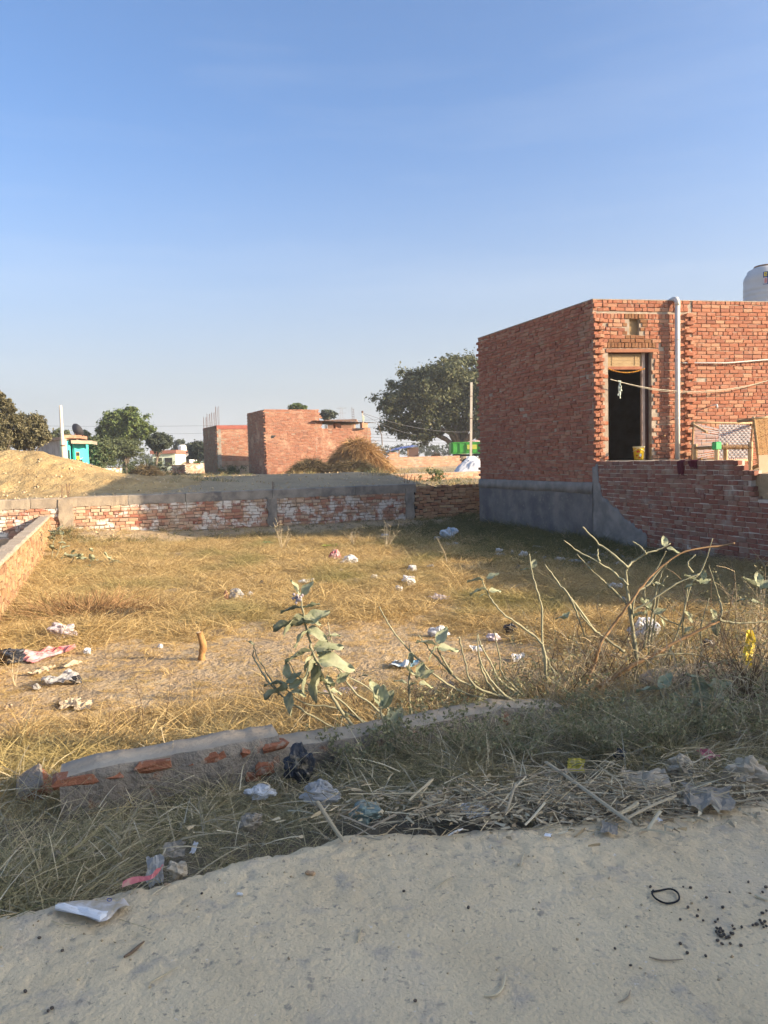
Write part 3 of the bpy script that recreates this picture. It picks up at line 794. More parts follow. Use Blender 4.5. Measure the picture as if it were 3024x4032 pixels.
for px, py0, py1, dx in ((241, 1912, 1962, 2), (264, 1905, 1965, -3), (268, 1908, 1965, 4), (1598, 1862, 1900, 0), (1608, 1868, 1900, 0), (1614, 1866, 1900, 14), (1632, 1875, 1915, 6), (1075, 1896, 1925, 0), (1080, 1898, 1925, 1)):
    a, zb = bw.at(px, py1); a2, zt = bw.at(px + dx, py0)
    mb = MB(); mb.tube([bw.P(a, zb - 0.02, -0.1), bw.P((a + a2) / 2 + 0.01, (zb + zt) / 2, -0.1), bw.P(a2, zt, -0.1)], 0.0085, 5); mb.build('reinforcing_bar', M['steel'], backw)
# rough dry-stacked section up to the house
rw = thing('stacked_brick_wall', (2.2, 23, -0.4), 'rough dry-stacked tan brick wall between the capped wall and the house', 'wall')
r0 = b_end + 0.04; r1 = bw.at(1896, 1980)[0]
bw2 = Wall(bw.P(0, 0, -0.03)[:2], PA)
bw2.fill(r0, r1, -0.62, 0.70, lambda a, z, L: not (z > 0.62 and a < r0 + 0.7 and random.random() < .6), 0.0861, 'eng', 3.2, joint=0.012)
bw2.build(rw, mat('brick_stacked', None, rnd=[(0.38, 0.20, 0.105), (0.47, 0.29, 0.165), (0.33, 0.15, 0.085), (0.52, 0.36, 0.21), (0.28, 0.14, 0.085)], bump=0.6, bscale=50, stains=[(6, 0.6, 0.75, (0.3, 0.2, 0.13))]), 300)
mb = MB(); bw2.slab(mb, r0, r1 + 0.2, -0.7, 0.62, 0.05, 0.2); mb.build('wall', M['dark'], rw)

# ------------------------------------------------------------------ left wall of the plot
lx, ly = xy(-1.3, 4.8); LLEN = V_BACK - 4.8 - 0.02
lw = Wall((lx, ly), PA + math.pi / 2)
leftw = thing('boundary_wall', (-5.5, 12, -0.4), 'low sunlit tan brick wall running along the plot to the back wall', 'wall')
lw.fill(0.0, LLEN, -0.56, 0.26, None, 0.0865, 'half', 3.2, joint=0.008)
lw.build(leftw, M['brick_tan'], 300)
mb = MB(); lw.slab(mb, 0, LLEN, -0.8, 0.262, 0.014, 0.23); mb.build('wall', mat('mud_mortar', (0.36, 0.26, 0.14), (0.28, 0.19, 0.1), scale=6, bump=0.7, bscale=60), leftw)
mb = MB(); P = []
n = 160
for q in range(n + 1):
    a = LLEN * q / n; zt = 0.30 + 0.02 * fbm(a * 1.5, 4, 2) + 0.012 * fbm(a * 6, 1, 2)
    f = 0.004 + 0.012 * fbm(a * 3, 9, 1)
    P.append([lw.P(a, 0.25, f), lw.P(a, zt - 0.012, f + 0.004), lw.P(a, zt, f - 0.02), lw.P(a, zt + 0.01 * fbm(a * 5, 5, 5), -0.115), lw.P(a, zt, -0.22), lw.P(a, 0.25, -0.24)])
mb.grid(P); mb.build('coping', mat('coping_mud', (0.44, 0.36, 0.27), (0.35, 0.28, 0.2), scale=4, bump=0.6, bscale=30, bdist=0.012), leftw)

# ------------------------------------------------------------------ broken plastered kerb wall beside the road
kw = thing('kerb_wall', (*xy(1.0, 4.0), -0.4), 'low broken plastered brick wall at the near edge of the plot', 'wall')
M['kerb_plaster'] = mat('kerb_plaster', (0.30, 0.25, 0.19), (0.20, 0.17, 0.135), scale=7, bump=1.0, bscale=30, bdist=0.02, stains=[(5.2, 0.60, 0.68, (0.34, 0.17, 0.10)), (9, 0.64, 0.74, (0.18, 0.165, 0.15))])
M['kerb_top'] = mat('kerb_top', (0.44, 0.365, 0.265), (0.35, 0.285, 0.205), scale=5, bump=0.6, bscale=30, bdist=0.012)
M['brick_wet'] = mat('brick_orange', (0.34, 0.14, 0.075), (0.23, 0.095, 0.055), scale=22, bump=0.8, bscale=60, stains=[(18, 0.54, 0.66, (0.36, 0.29, 0.22))])
def kerb(name, pts, seed, zb=-0.55, wide=0.235, parent=kw):
    """pts: (u, v_front, z_top) along the kerb"""
    us = np.arange(pts[0][0], pts[-1][0], 0.025)
    rows = []
    for u in us:
        v = np.interp(u, [p[0] for p in pts], [p[1] for p in pts]); zt = np.interp(u, [p[0] for p in pts], [p[2] for p in pts])
        zt += 0.010 * fbm(u * 3, seed, 2) + 0.005 * fbm(u * 18, seed, 5); wv = wide + 0.02 * fbm(u * 3, seed + 4, 1)
        def q(dv, z, am=0.012):
            X, Y = xy(u, v + dv); w = (0.6 * fbm(u * 3, z * 5 + seed, dv * 9) + 0.6 * fbm(u * 9, z * 12 + seed, 3)) * am
            X2, Y2 = xy(u, v + dv + w); return Vector((X2, Y2, z))
        rows.append([q(0.03, zb), q(0.012, zt - 0.22), q(0.0, zt - 0.15, 0.022), q(0.004, zt - 0.09, 0.022), q(0.0, zt - 0.035, 0.026), q(0.018, zt - 0.004), q(wv * .5, zt + 0.006 * fbm(u * 9, 1, seed)), q(wv - 0.015, zt - 0.004), q(wv, zt - 0.03), q(wv, zb)])
    a = MB(); a.grid([r[0:6] for r in rows]); a.add(rows[0], [tuple(range(10))]); a.add(rows[-1], [tuple(range(9, -1, -1))])
    a.build(name, M['kerb_plaster'], parent, smooth=True)
    a = MB(); a.grid([r[5:10] for r in rows]); a.build(name + '_top', M['kerb_top'], parent, smooth=True)
def uvz(px, py, z): P = az(px, py, z); return uv(P.x, P.y)
k0 = uvz(232, 3058, 0.02); k1 = uvz(1115, 2900, 0.055); 
kerb('plastered_core', [(k0[0], k0[1], 0.00), (k0[0] + 0.18, k0[1], 0.03), (k0[0] + 0.6, (k0[1] + k1[1]) / 2, 0.045), (k1[0], k1[1], 0.06)], 1)
kr = uvz(1990, 2788, -0.04)
kerb('low_core', [(k1[0] - 0.06, k1[1] + 0.02, -0.015), ((k1[0] + kr[0]) / 2, (k1[1] + kr[1]) / 2, -0.045), (kr[0], kr[1], -0.04), (kr[0] + 0.45, kr[1] + 0.03, -0.11)], 5)
ks = uvz(2590, 2655, -0.06); kt = uvz(2880, 2610, -0.06)
kerb('end_core', [(ks[0], ks[1], -0.13), (ks[0] + 0.1, ks[1], -0.09), (kt[0], kt[1], -0.10), (kt[0] + 0.1, kt[1], -0.16)], 9)
# bricks showing through the broken plaster
for px, py, z, w, h, dp_ in ((600, 2990, 0.015, 0.17, 0.052, 0.008), (790, 2958, 0.015, 0.15, 0.055, 0.006), (862, 2950, 0.012, 0.05, 0.05, 0.004), (950, 2932, 0.02, 0.04, 0.04, 0.003), (1065, 2912, 0.025, 0.14, 0.04, 0.012),
                             (1035, 3010, -0.08, 0.09, 0.08, 0.008), (985, 3040, -0.12, 0.09, 0.05, 0.003), (300, 3040, -0.005, 0.2, 0.05, 0.006), (430, 3010, 0.004, 0.12, 0.04, 0.004)):
    P = az(px, py, z - 0.02)
    u, v = uv(P.x, P.y); 
    vv = np.interp(u, [k0[0], k1[0]], [k0[1], k1[1]])
    X, Y = xy(u, vv + 0.055 - dp_)
    a = MB(); a.box((X, Y, P.z), (w, 0.11, h), PA + random.uniform(-.06, .06), jit=0.010, bev=0.013); a.build('brick', M['brick_wet'], kw)
P = og(125, 3165)
a = MB(); rot = (Matrix.Rotation(R(20), 3, 'Z') @ Matrix.Rotation(R(-22), 3, 'Y') @ Matrix.Rotation(R(12), 3, 'X'))
a.box(P + Vector((0, 0.05, 0.055)), (0.15, 0.21, 0.13), rot=rot, bev=0.02, jit=0.012)
ch = thing('broken_brick', P, 'fallen chunk of broken brickwork just off the low wall end', 'brick')
a.noisy(0.008, 14); a.build('brick', M['brick_wet'], ch)
a = MB(); a.box(P + rot @ Vector((0, 0, 0.068)) + Vector((0, 0.05, 0.055)), (0.135, 0.20, 0.02), rot=rot, jit=0.006, bev=0.006); a.noisy(0.008, 18); a.build('mortar', M['kerb_plaster'], ch)
# ------------------------------------------------------------------ the building across the road, behind the viewpoint (its shade lies over the road)
bh = thing('brick_house', (*xy(15, -6), 0), 'long brick house across the road behind the viewpoint, shading the road', 'house')
bhz = 3.84
fx, fy = xy(26, -3.2); fw_ = Wall((fx, fy), PA + math.pi)
mb = MB(); fw_.slab(mb, 0, 20.4, -0.2, bhz, 0, 6.0); mb.build('wall', M['mortar_red'], bh)
mb = MB(); fw_.slab(mb, -0.05, 20.45, bhz + 0.002, bhz + 0.12, -0.1, 6.1); mb.build('roof', M['concrete'], bh)
for a in (3, 7, 11, 14.5, 17.5):
    mb = MB(); fw_.slab(mb, a, a + 1.0, 0.0 if a in (7, 14.5) else 1.0, 2.1, -0.03, 0.02); mb.build('door' if a in (7, 14.5) else 'window', M['turq_dark'], bh)

# ------------------------------------------------------------------ things on and around the house
# water tank
TY = 20.5
tc = ay(3012, 1400, TY); TR = 0.54
tb = ZT - 0.05
tank = thing('water_tank', (tc.x, tc.y, tb), 'white ribbed plastic water tank on the roof of the brick house', 'water tank')
tt = ay(3012, 1046, TY).z
prof = [(TR * 0.97, 0)]
hh = tt - tb - 0.06
body_h = hh - 0.38
z = 0.0
while z < body_h - 0.13:
    prof += [(TR * 0.985, z + 0.02), (TR, z + 0.04), (TR, z + 0.10), (TR * 0.985, z + 0.12)]; z += 0.13
prof += [(TR * 0.985, body_h), (TR * 1.0, body_h + 0.03), (TR * 0.97, body_h + 0.12), (TR * 0.90, body_h + 0.20), (TR * 0.86, body_h + 0.22), (TR * 0.80, body_h + 0.31), (TR * 0.62, body_h + 0.36), (TR * 0.55, body_h + 0.38)]
mb = MB(); mb.lathe((tc.x, tc.y, tb), prof, 36); mb.build('body', M['tank'], tank, smooth=True)
mb = MB(); mb.lathe((tc.x, tc.y, tb + hh), [(TR * 0.52, 0), (TR * 0.54, 0.02), (TR * 0.52, 0.045), (TR * 0.3, 0.06)], 28); mb.build('lid', mat('tank_lid', (0.30, 0.20, 0.14), (0.24, 0.16, 0.11)), tank)
def sticker(a0, a1, z0, z1, mt, off, nm, par):
    mb = MB(); base = math.atan2(-tc.y, -tc.x)
    P = []
    for q in range(5):
        a = base + a0 + (a1 - a0) * q / 4; P.append([Vector((tc.x + (TR + off) * math.cos(a), tc.y + (TR + off) * math.sin(a), tb + zz)) for zz in (z0, z1)])
    mb.grid(P); return mb.build(nm, mt, par)
zs = body_h - 0.14
st = sticker(-0.10, 0.12, zs, zs + 0.32, M['blue_print'], 0.006, 'sticker', tank)
sticker(-0.09, 0.07, zs + 0.015, zs + 0.17, M['white'], 0.010, 'print', st)
sticker(-0.04, 0.0, zs + 0.03, zs + 0.155, M['red'], 0.013, 'print', st)
sticker(0.02, 0.05, zs + 0.03, zs + 0.155, M['red'], 0.013, 'print', st)
for q, (a0, a1, z0, z1) in enumerate(((-.06, .06, .20, .225), (-.06, .06, .24, .262), (-.06, .06, .28, .302), (-.06, -.035, .20, .30), (.035, .06, .24, .30), (.035, .06, .2, .222))):
    sticker(a0, a1, zs + z0, zs + z1, M['yellow_print'], 0.010 + 0.0006 * q, 'print', st)
# bucket in the doorway
bp = front.P(front.at(2519, 1700)[0], ZF + 0.002, -0.05)
bp.z = ZF
bk = thing('bucket', bp, 'yellow plastic paint bucket standing in the doorway', 'bucket')
mb = MB(); mb.lathe(bp, [(0.095, 0), (0.10, 0.01), (0.125, 0.29), (0.13, 0.30), (0.115, 0.30), (0.09, 0.02)], 20); mb.build('body', M['yellow'], bk, smooth=True)
mb = MB(); mb.lathe(bp + Vector((0, 0, 0.275)), [(0.128, 0), (0.134, 0.008), (0.134, 0.022), (0.127, 0.03)], 20); mb.build('rim', mat('bucket_rim', (0.78, 0.66, 0.35)), bk)
def on_cyl(c, r0, r1, h, a, zz): 
    rr = r0 + (r1 - r0) * zz / h + 0.003; return c + Vector((rr * math.cos(a), rr * math.sin(a), zz))
ba = math.atan2(-bp.y, -bp.x)
for (ac, zc, rx, rz_, mt) in ((-0.1, 0.19, 0.35, 0.03, M['red']), (0.35, 0.11, 0.22, 0.035, M['white']), (-0.35, 0.10, 0.2, 0.02, M['red']), (0.15, 0.05, 0.3, 0.015, M['red'])):
    mb = MB(); pts = [on_cyl(bp, 0.10, 0.125, 0.29, ba + ac + rx * math.cos(t), zc + rz_ * math.sin(t)) for t in np.linspace(0, 2 * math.pi, 12, endpoint=False)]
    mb.add(pts, [tuple(range(12))]); mb.build('print', mt, bk)
mb = MB(); mb.tube([bp + Vector((0.132 * math.cos(t) * 1.0, 0.132 * math.sin(t), 0.28 - 0.09 * abs(math.sin(t - ba)))) for t in np.linspace(ba - 1.57, ba + 1.57, 12)], 0.004, 5); mb.build('handle', M['white'], bk)
# garland over the door
ga = MB()
g0 = front.P(sd0 - 0.01, 0, -0.02); g1 = front.P(fp0 + 0.03, 0, -0.02)
zg0 = front.at(2396, 1449)[1]; zg1 = front.at(2540, 1449)[1]; zgm = front.at(2470, 1466)[1]
gpts = []
for q in range(37):
    t = q / 36; p = g0.lerp(g1, t); zz = zg0 + (zg1 - zg0) * t - (((zg0 + zg1) / 2 - zgm) * 4 * t * (1 - t)); gpts.append(Vector((p.x, p.y, zz)))
gar = thing('garland', gpts[18], 'string of orange marigold flowers drooping across the doorway', 'garland')
mb = MB(); mb.tube(gpts, 0.003, 4); mb.build('string', M['rope'], gar)
mb = MB()
for p in gpts[1:-1]: mb.lathe(p + Vector((random.uniform(-.006, .006), 0, -0.018)), [(0.006, 0), (0.017, 0.008), (0.018, 0.018), (0.007, 0.028)], 7)
tag(mb.build('blossoms', M['marigold'], gar), kind='stuff')
# clothes line with a tied rag
cl = thing('clothesline', front.P(1.5, 3.0, 0.2), 'sagging pale rope clothesline across the front of the brick house', 'clothesline')
L0 = front.at(2398, 1499); Lm = front.at(2690, 1542); L1 = front.at(3024, 1496)
def line_pts(dz, sag, off):
    P_ = []
    for q in range(31):
        t = q / 30; a = L0[0] - 0.05 + (FL - L0[0]) * t
        a1 = L1[0]; x = (a - L0[0]) / (a1 - L0[0])
        zz = L0[1] + (L1[1] - L0[1]) * x - sag * 4 * x * (1 - x); P_.append(front.P(a, zz + dz * x * (1 - x) * 4, off))
    return P_
sg = ((L0[1] + L1[1]) / 2 - Lm[1]) * 1.05
mb = MB(); mb.tube(line_pts(0, sg, 0.16), 0.009, 5); mb.build('rope', M['rope'], cl)
mb = MB(); mb.tube(line_pts(-0.03, sg, 0.15), 0.005, 4); mb.build('rope', M['rope'], cl)
ra = front.at(2424, 1505); 
mb = MB()
for k_, (dx, ln) in enumerate(((-0.012, 0.30), (0.012, 0.36), (0.03, 0.2))):
    P = []
    for j in range(10):
        t = j / 9; cx = ra[0] + dx * (0.4 + t) + 0.008 * math.sin(j * 1.3 + k_); wd = 0.010 + 0.012 * t * abs(math.sin(j * .9 + k_ * 2))
        P.append([front.P(cx - wd, ra[1] - 0.01 - ln * t, 0.168 + 0.008 * k_), front.P(cx, ra[1] - 0.01 - ln * t, 0.176 + 0.008 * k_ + 0.006 * math.sin(j * 2)), front.P(cx + wd, ra[1] - 0.012 - ln * t, 0.165 + 0.008 * k_)])
    mb.grid(P)
mb.tube([front.P(ra[0] - 0.03, ra[1] + 0.005, 0.16), front.P(ra[0] + 0.04, ra[1] - 0.002, 0.165)], 0.018, 6)
rag = mb.build('rag', mat('rag_pale_green', (0.62, 0.66, 0.55), (0.5, 0.55, 0.45), scale=20), None, label='pale rag knotted onto the clothesline in front of the doorway', cat='rag')
# maroon clothes drying on the wall
def drape(name, label, px0, px1, pyb0, pyb1, mt):
    a0 = porch.at(px0, 1815)[0]; a1 = porch.at(px1, 1815)[0]
    zb0 = porch.at(px0, pyb0)[1]; zb1 = porch.at(px1, pyb1)[1]
    mb = MB(); P = []
    for i in range(13):
        t = i / 12; a = a0 + (a1 - a0) * t; zb = zb0 + (zb1 - zb0) * t + 0.02 * math.sin(i * 2.1); row = []
        for j in range(15):
            if j < 5: row.append(porch.P(a, PZT + 0.008 + 0.006 * math.sin(i + j), -0.20 + 0.045 * j))
            else:
                q = (j - 4) / 10; row.append(porch.P(a + 0.02 * q * math.sin(i * 0.8), PZT + 0.004 - (PZT - zb) * q, 0.028 + 0.012 * math.sin(i * 1.7 + j * 0.3)))
        P.append(row)
    mb.grid(P); return mb.build(name, mt, None, smooth=True, label=label, cat='cloth')
drape('scarf', 'long maroon knitted cloth hanging over the brick wall below the drainpipe', 2672, 2696, 1868, 1872, M['maroon'])
drape('scarf', 'short maroon cloth hanging over the brick wall beside the longer one', 2716, 2748, 1838, 1846, M['maroon'])

# string cots
def rail(p, q, r=0.022, mb=None):
    m_ = mb or MB(); p = Vector(p); q = Vector(q); d = q - p
    m_.tube([p - d * 0.03, p.lerp(q, 0.33) + Vector((0, 0, 0.004)), p.lerp(q, 0.66), q + d * 0.03], r, 8); return m_
def strap(mb, p, q, w, n, sag=0.0):
    """flat strap from p to q, n = surface normal"""
    p = Vector(p); q = Vector(q); d = (q - p).normalized(); s_ = d.cross(n).normalized() * w / 2
    K = 4; P = []
    for i in range(K + 1):
        t = i / K; c = p.lerp(q, t) + n * (sag * 4 * t * (1 - t)); P.append([c - s_, c + s_])
    mb.grid(P)
# A: grey webbed cot set on its long side against the house wall
CYA = 16.75
A = {k: ay(*p, Y) for k, p, Y in (('tl', (2731, 1664), CYA + 0.05), ('tr', (2965, 1667), CYA + 0.25), ('bl', (2724, 1816), CYA - 0.12), ('br', (2952, 1812), CYA + 0.08))}
cotA = thing('string_cot', A['bl'], 'grey webbed string cot standing on its side against the house wall', 'cot')
nA = (A['tr'] - A['tl']).cross(A['bl'] - A['tl']).normalized()
if nA.y > 0: nA = -nA
for a_, b_, mt in (('tl', 'tr', 'wood_pale'), ('bl', 'br', 'wood_pale'), ('tl', 'bl', 'wood'), ('tr', 'br', 'wood')):
    rail(A[a_], A[b_]).build('rail', M[mt], cotA, smooth=True)
lg = MB(); lg.bar(A['tl'] - nA * 0.08, ay(2784, 1702, CYA - 0.45), 0.05, bev=0.008); lg.build('leg', M['wood_pale'], cotA)
lg = MB(); lg.bar(A['bl'] - nA * 0.05, A['bl'] + nA * 0.40 + Vector((0, 0, -0.02)), 0.05, bev=0.008); lg.build('leg', M['wood'], cotA)
lg = MB(); lg.bar(A['tr'] - nA * 0.08, A['tr'] + nA * 0.36 + Vector((-0.22, 0, -0.12)), 0.05, bev=0.008); lg.build('leg', M['wood'], cotA)
def Ap(s_, t_): return A['tl'].lerp(A['tr'], s_).lerp(A['bl'].lerp(A['br'], s_), t_)
mb = MB()
mid = 0.43
for i in range(30):                                       # loose head ropes converging on the webbing edge
    t0 = (i + 0.5) / 30; t1 = 0.08 + 0.84 * (0.5 + (t0 - 0.5) * 0.86) + random.uniform(-.02, .02)
    strap(mb, Ap(0.02, t0), Ap(mid, t1), 0.012, nA, random.uniform(-.01, .02))
tag(mb.build('head_ropes', M['greyweb'], cotA), kind='stuff')
mb = MB()
NW, NH = 15, 15
for i in range(NH):
    t_ = 0.05 + 0.88 * (i + 0.5) / NH
    for j in range(NW):
        s0 = mid + (0.97 - mid) * j / NW; s1 = mid + (0.97 - mid) * (j + 1) / NW
        o_ = nA * (0.010 if (i + j) % 2 else -0.004)
        strap(mb, Ap(s0 - 0.004, t_) + o_, Ap(s1 + 0.004, t_) + o_, 0.036, nA, 0.006)
for j in range(NW):
    s_ = mid + (0.97 - mid) * (j + 0.5) / NW
    strap(mb, Ap(s_, 0.0), Ap(s_, 0.985), 0.026, nA, 0.002)
tag(mb.build('webbing', M['greyweb'], cotA), kind='stuff')
# B: brown jute cot leaning at the frame edge
CYB = 15.0
B = {'tl': ay(2968, 1648, CYB), 'bl': ay(2990, 1832, CYB - 0.35)}
B['tr'] = B['tl'] + Vector((1.0, 0.25, 0.05)); B['br'] = B['bl'] + Vector((1.0, 0.25, 0.0))
cotB = thing('string_cot', B['bl'], 'brown herringbone jute cot leaning upright beside the grey cot', 'cot')
nB = (B['tr'] - B['tl']).cross(B['bl'] - B['tl']).normalized()
if nB.y > 0: nB = -nB
for a_, b_ in (('tl', 'tr'), ('bl', 'br'), ('tl', 'bl'), ('tr', 'br')): rail(B[a_], B[b_], 0.026).build('rail', M['wood_pale'], cotB, smooth=True)
lg = MB(); lg.bar(B['tl'] - nB * 0.1 + Vector((0.05, 0, 0.02)), ay(2904, 1659, CYB + 0.35), 0.062, bev=0.012); lg.build('leg', M['wood'], cotB)
lg = MB(); lg.bar(B['bl'] + nB * 0.05, B['bl'] - nB * 0.3 + Vector((-0.05, 0, 0)), 0.062, bev=0.012); lg.build('leg', M['wood'], cotB)
def Bp(s_, t_): return B['tl'].lerp(B['tr'], s_).lerp(B['bl'].lerp(B['br'], s_), t_)
mb = MB(); n1, n2 = 26, 18
for i in range(n1):
    for j in range(n2):
        s_, t_ = (j + 0.5) / n2, (i + 0.5) / n1
        sg_ = 1 if (j // 1) % 2 else -1
        strap(mb, Bp(s_ - 0.045, t_ - 0.03 * sg_) + nB * 0.006 * (j % 2), Bp(s_ + 0.045, t_ + 0.03 * sg_) + nB * (0.008 + 0.004 * (i % 2)), 0.020, nB, 0.003)
tag(mb.build('webbing', M['jute'], cotB), kind='stuff')
mb = MB()
for i in range(34):
    c = B['tl'].lerp(B['bl'], (i + 0.5) / 34); d = (B['bl'] - B['tl']).normalized()
    mb.tube([c - d * 0.008, c + d * 0.008], 0.032, 8)
tag(mb.build('rope_winding', M['jute'], cotB), kind='stuff')
# C: low cot seen end on, one leg capped in green
CYC = 14.6
PF = 1.10
Cl = ay(2822, 1761, CYC); Cr = ay(2955, 1761, CYC + 0.06)
cotC = thing('string_cot', ((Cl.x + Cr.x) / 2, CYC + 0.8, PF), 'low wooden cot with a green-capped leg on the porch behind the wall', 'cot')
zt = ay(2822, 1743, CYC).z
dv = Vector((0.25, 1.62, 0))
for p, nm in ((Cl, 0), (Cr, 0), (Cl + dv, 1), (Cr + dv, 1)):
    mb = MB(); c = Vector((p.x, p.y, PF)); H_ = zt - PF
    mb.lathe(c, [(0.030, 0), (0.036, 0.02), (0.042, H_ * .25), (0.034, H_ * .32), (0.046, H_ * .36), (0.050, H_ * .75), (0.048, H_ - 0.01), (0.04, H_)], 8)
    lgo = mb.build('leg', M['wood_pale'], cotC)
    if p is Cl:
        mb = MB(); mb.box(c + Vector((0, 0, H_ - 0.06)), (0.118, 0.118, 0.15), 0.3, bev=0.015); mb.build('cap', M['green_paint'], lgo)
for a_, b_ in ((Cl, Cr), (Cl + dv, Cr + dv), (Cl, Cl + dv), (Cr, Cr + dv)): rail(a_, b_, 0.03).build('rail', M['wood'], cotC, smooth=True)
mb = MB()
for i in range(26):
    c = Cl.lerp(Cr, 0.10 + 0.78 * i / 25); d = (Cr - Cl).normalized(); mb.tube([c - d * 0.009, c + d * 0.008 + Vector((0, 0, random.uniform(-.004, .004)))], 0.041 + random.uniform(0, .006), 8)
tag(mb.build('rope_winding', mat('rope_brown', None, rnd=[(0.24, 0.14, 0.07), (0.31, 0.19, 0.10), (0.19, 0.11, 0.06)]), cotC), kind='stuff')
mb = MB()
for i in range(26):
    for j in range(12):
        o_ = Vector((0, 0, 0.006 if (i + j) % 2 else -0.006)); p0 = (Cl + dv * ((i + .5) / 26)).lerp(Cr + dv * ((i + .5) / 26), j / 12); p1 = (Cl + dv * ((i + .5) / 26)).lerp(Cr + dv * ((i + .5) / 26), (j + 1) / 12)
        strap(mb, p0 + o_, p1 + o_, 0.05, Vector((0, 0, 1)), 0.004)
tag(mb.build('webbing', M['jute'], cotC), kind='stuff')
# leaning board at the frame edge
bq = [ay(2987, 1793, 13.2), ay(3024, 1785, 13.25), ay(3040, 1960, 13.0), ay(2994, 1960, 12.95)]
bq[1] += Vector((0.5, 0.1, 0)); bq[2] += Vector((0.5, 0.1, 0))
mb = MB(); mb.prism(bq, (0.01, 0.04, 0)); mb.build('board', mat('board_tan', (0.50, 0.34, 0.22), (0.42, 0.28, 0.18), scale=3), None, fix=True, label='tan wooden board leaning behind the toothed end of the wall', cat='board')

# ------------------------------------------------------------------ far houses
def simple_wall(mb, p, q, z0, z1, thick=0.22):
    p = Vector(p); q = Vector(q); d = (q - p); n = Vector((d.y, -d.x, 0)).normalized()
    mb.prism([Vector((p.x, p.y, z0)), Vector((q.x, q.y, z0)), Vector((q.x, q.y, z1)), Vector((p.x, p.y, z1))], -n * thick)
def far_bricks(parent, p, q, z0, ztop, skip=None, mt='brick_far', ch=0.086, L=0.235, maxn=0):
    p = Vector((p[0], p[1], 0)); q = Vector((q[0], q[1], 0)); th = math.atan2(q.y - p.y, q.x - p.x)
    w = Wall((p.x, p.y), th)
    length = (q - p).length
    w.fill(0.02, length - 0.01, z0, (max(ztop(0), ztop(length)) if callable(ztop) else ztop),
           (lambda a, z, l: (z < (ztop(a) if callable(ztop) else ztop)) and not (skip and skip(a, z))), ch, 'mix', 1.2)
    w.build(parent, M[mt], maxn)
    return w
def zat(px, py, Y): return ay(px, py, Y).z
# house 2: stepped block with a tin-roofed lower end
h2c = ay(1045, 1740, 44.0); h2l = ay(977, 1740, 47.2); h2r = ay(1460, 1740, 46.5); h2s = ay(1257, 1740, 45.25)
zb2 = 0.80; zt2 = zat(1040, 1614, 44.0); zlow2 = zat(1400, 1686, 46.3)
h2 = thing('brick_house', (h2c.x + 2, h2c.y + 1.5, zb2), 'square red brick house with lower tin-roofed end beside the straw heap', 'house')
dep2 = Vector((h2l.x - h2c.x, h2l.y - h2c.y, 0))
def P3(p, z): return Vector((p.x, p.y, z))
win2 = (0.55, zat(1068, 1722, 44) - 0.06)
lenR = (Vector((h2r.x, h2r.y)) - Vector((h2c.x, h2c.y))).length; sS = (Vector((h2s.x, h2s.y)) - Vector((h2c.x, h2c.y))).length
far_bricks(h2, h2l, h2c, zb2, zt2)
def zt2f(a): return zt2 if a < sS else (zt2 - 0.35 if a < sS + 0.12 else zt2 - 0.62 if a < sS + 0.25 else zlow2)
h2w = far_bricks(h2, h2c, h2r, zb2, lambda a: zt2f(a) if True else 0, skip=lambda a, z: abs(a - 0.42) < 0.13 and abs(z - zat(1068, 1720, 44)) < 0.09)
mb = MB()
simple_wall(mb, h2c + dep2 * 0.001, h2s, zb2 - 0.2, zt2 - 0.02); simple_wall(mb, h2s, h2r, zb2 - 0.2, zlow2 - 0.01)
simple_wall(mb, h2l, h2c, zb2 - 0.2, zt2 - 0.02); simple_wall(mb, P3(h2s, 0) + dep2, P3(h2c, 0) + dep2, zb2 - 0.2, zt2 - 0.02); simple_wall(mb, h2s, P3(h2s, 0) + dep2, zb2, zt2 - 0.02); simple_wall(mb, h2r, P3(h2r, 0) + dep2, zb2, zlow2)
simple_wall(mb, P3(h2r, 0) + dep2, P3(h2s, 0) + dep2, zb2 - 0.2, zlow2)
mb.build('wall', M['mortar_red'], h2, fix=True)
mb = MB(); mb.prism([P3(h2c, zt2 - 0.2), P3(h2s, zt2 - 0.2), P3(h2s, zt2 - 0.2) + dep2, P3(h2c, zt2 - 0.2) + dep2], (0, 0, 0.1)); mb.build('roof', M['concrete'], h2, fix=True)
d2 = (P3(h2r, 0) - P3(h2c, 0)).normalized(); n2_ = Vector((d2.y, -d2.x, 0))
tz = zat(1460, 1664, 46.5); tz0 = zat(1300, 1655, 45.5)
mb = MB(); N_ = 40; P = []
for i in range(N_ + 1):
    t = i / N_; a = sS - 0.35 + (lenR + 0.3 - sS + 0.35) * t; wv = 0.02 * math.sin(i * 2.4)
    c = P3(h2c, 0) + d2 * a; zz = tz0 + (tz - tz0) * t + wv
    P.append([c + n2_ * 0.35 + Vector((0, 0, zz - 0.02)), c + dep2 * 0.5 + Vector((0, 0, zz + 0.06)), c + dep2 + Vector((0, 0, zz + 0.02))])
mb.grid(P); mb.build('tin_roof', M['tin'], h2)
for px in (1331, 1436):
    c0 = ay(px - 10, 1670, 45.9); c1_ = ay(px + 12, 1670, 46.2)
    mb = MB(); simple_wall(mb, c0 + Vector((0, -0.02, 0)), c1_ + Vector((0, -0.02, 0)), zlow2 - 0.01, tz - 0.03, 0.2); mb.build('pier', M['brick_far'], h2, fix=True)
mb = MB(); c = P3(h2c, 0) + d2 * 0.42; mb.box(c + Vector((0, 0.1, zat(1068, 1720, 44))), (0.24, 0.2, 0.16), h2w.th); mb.build('vent', M['dark'], h2)
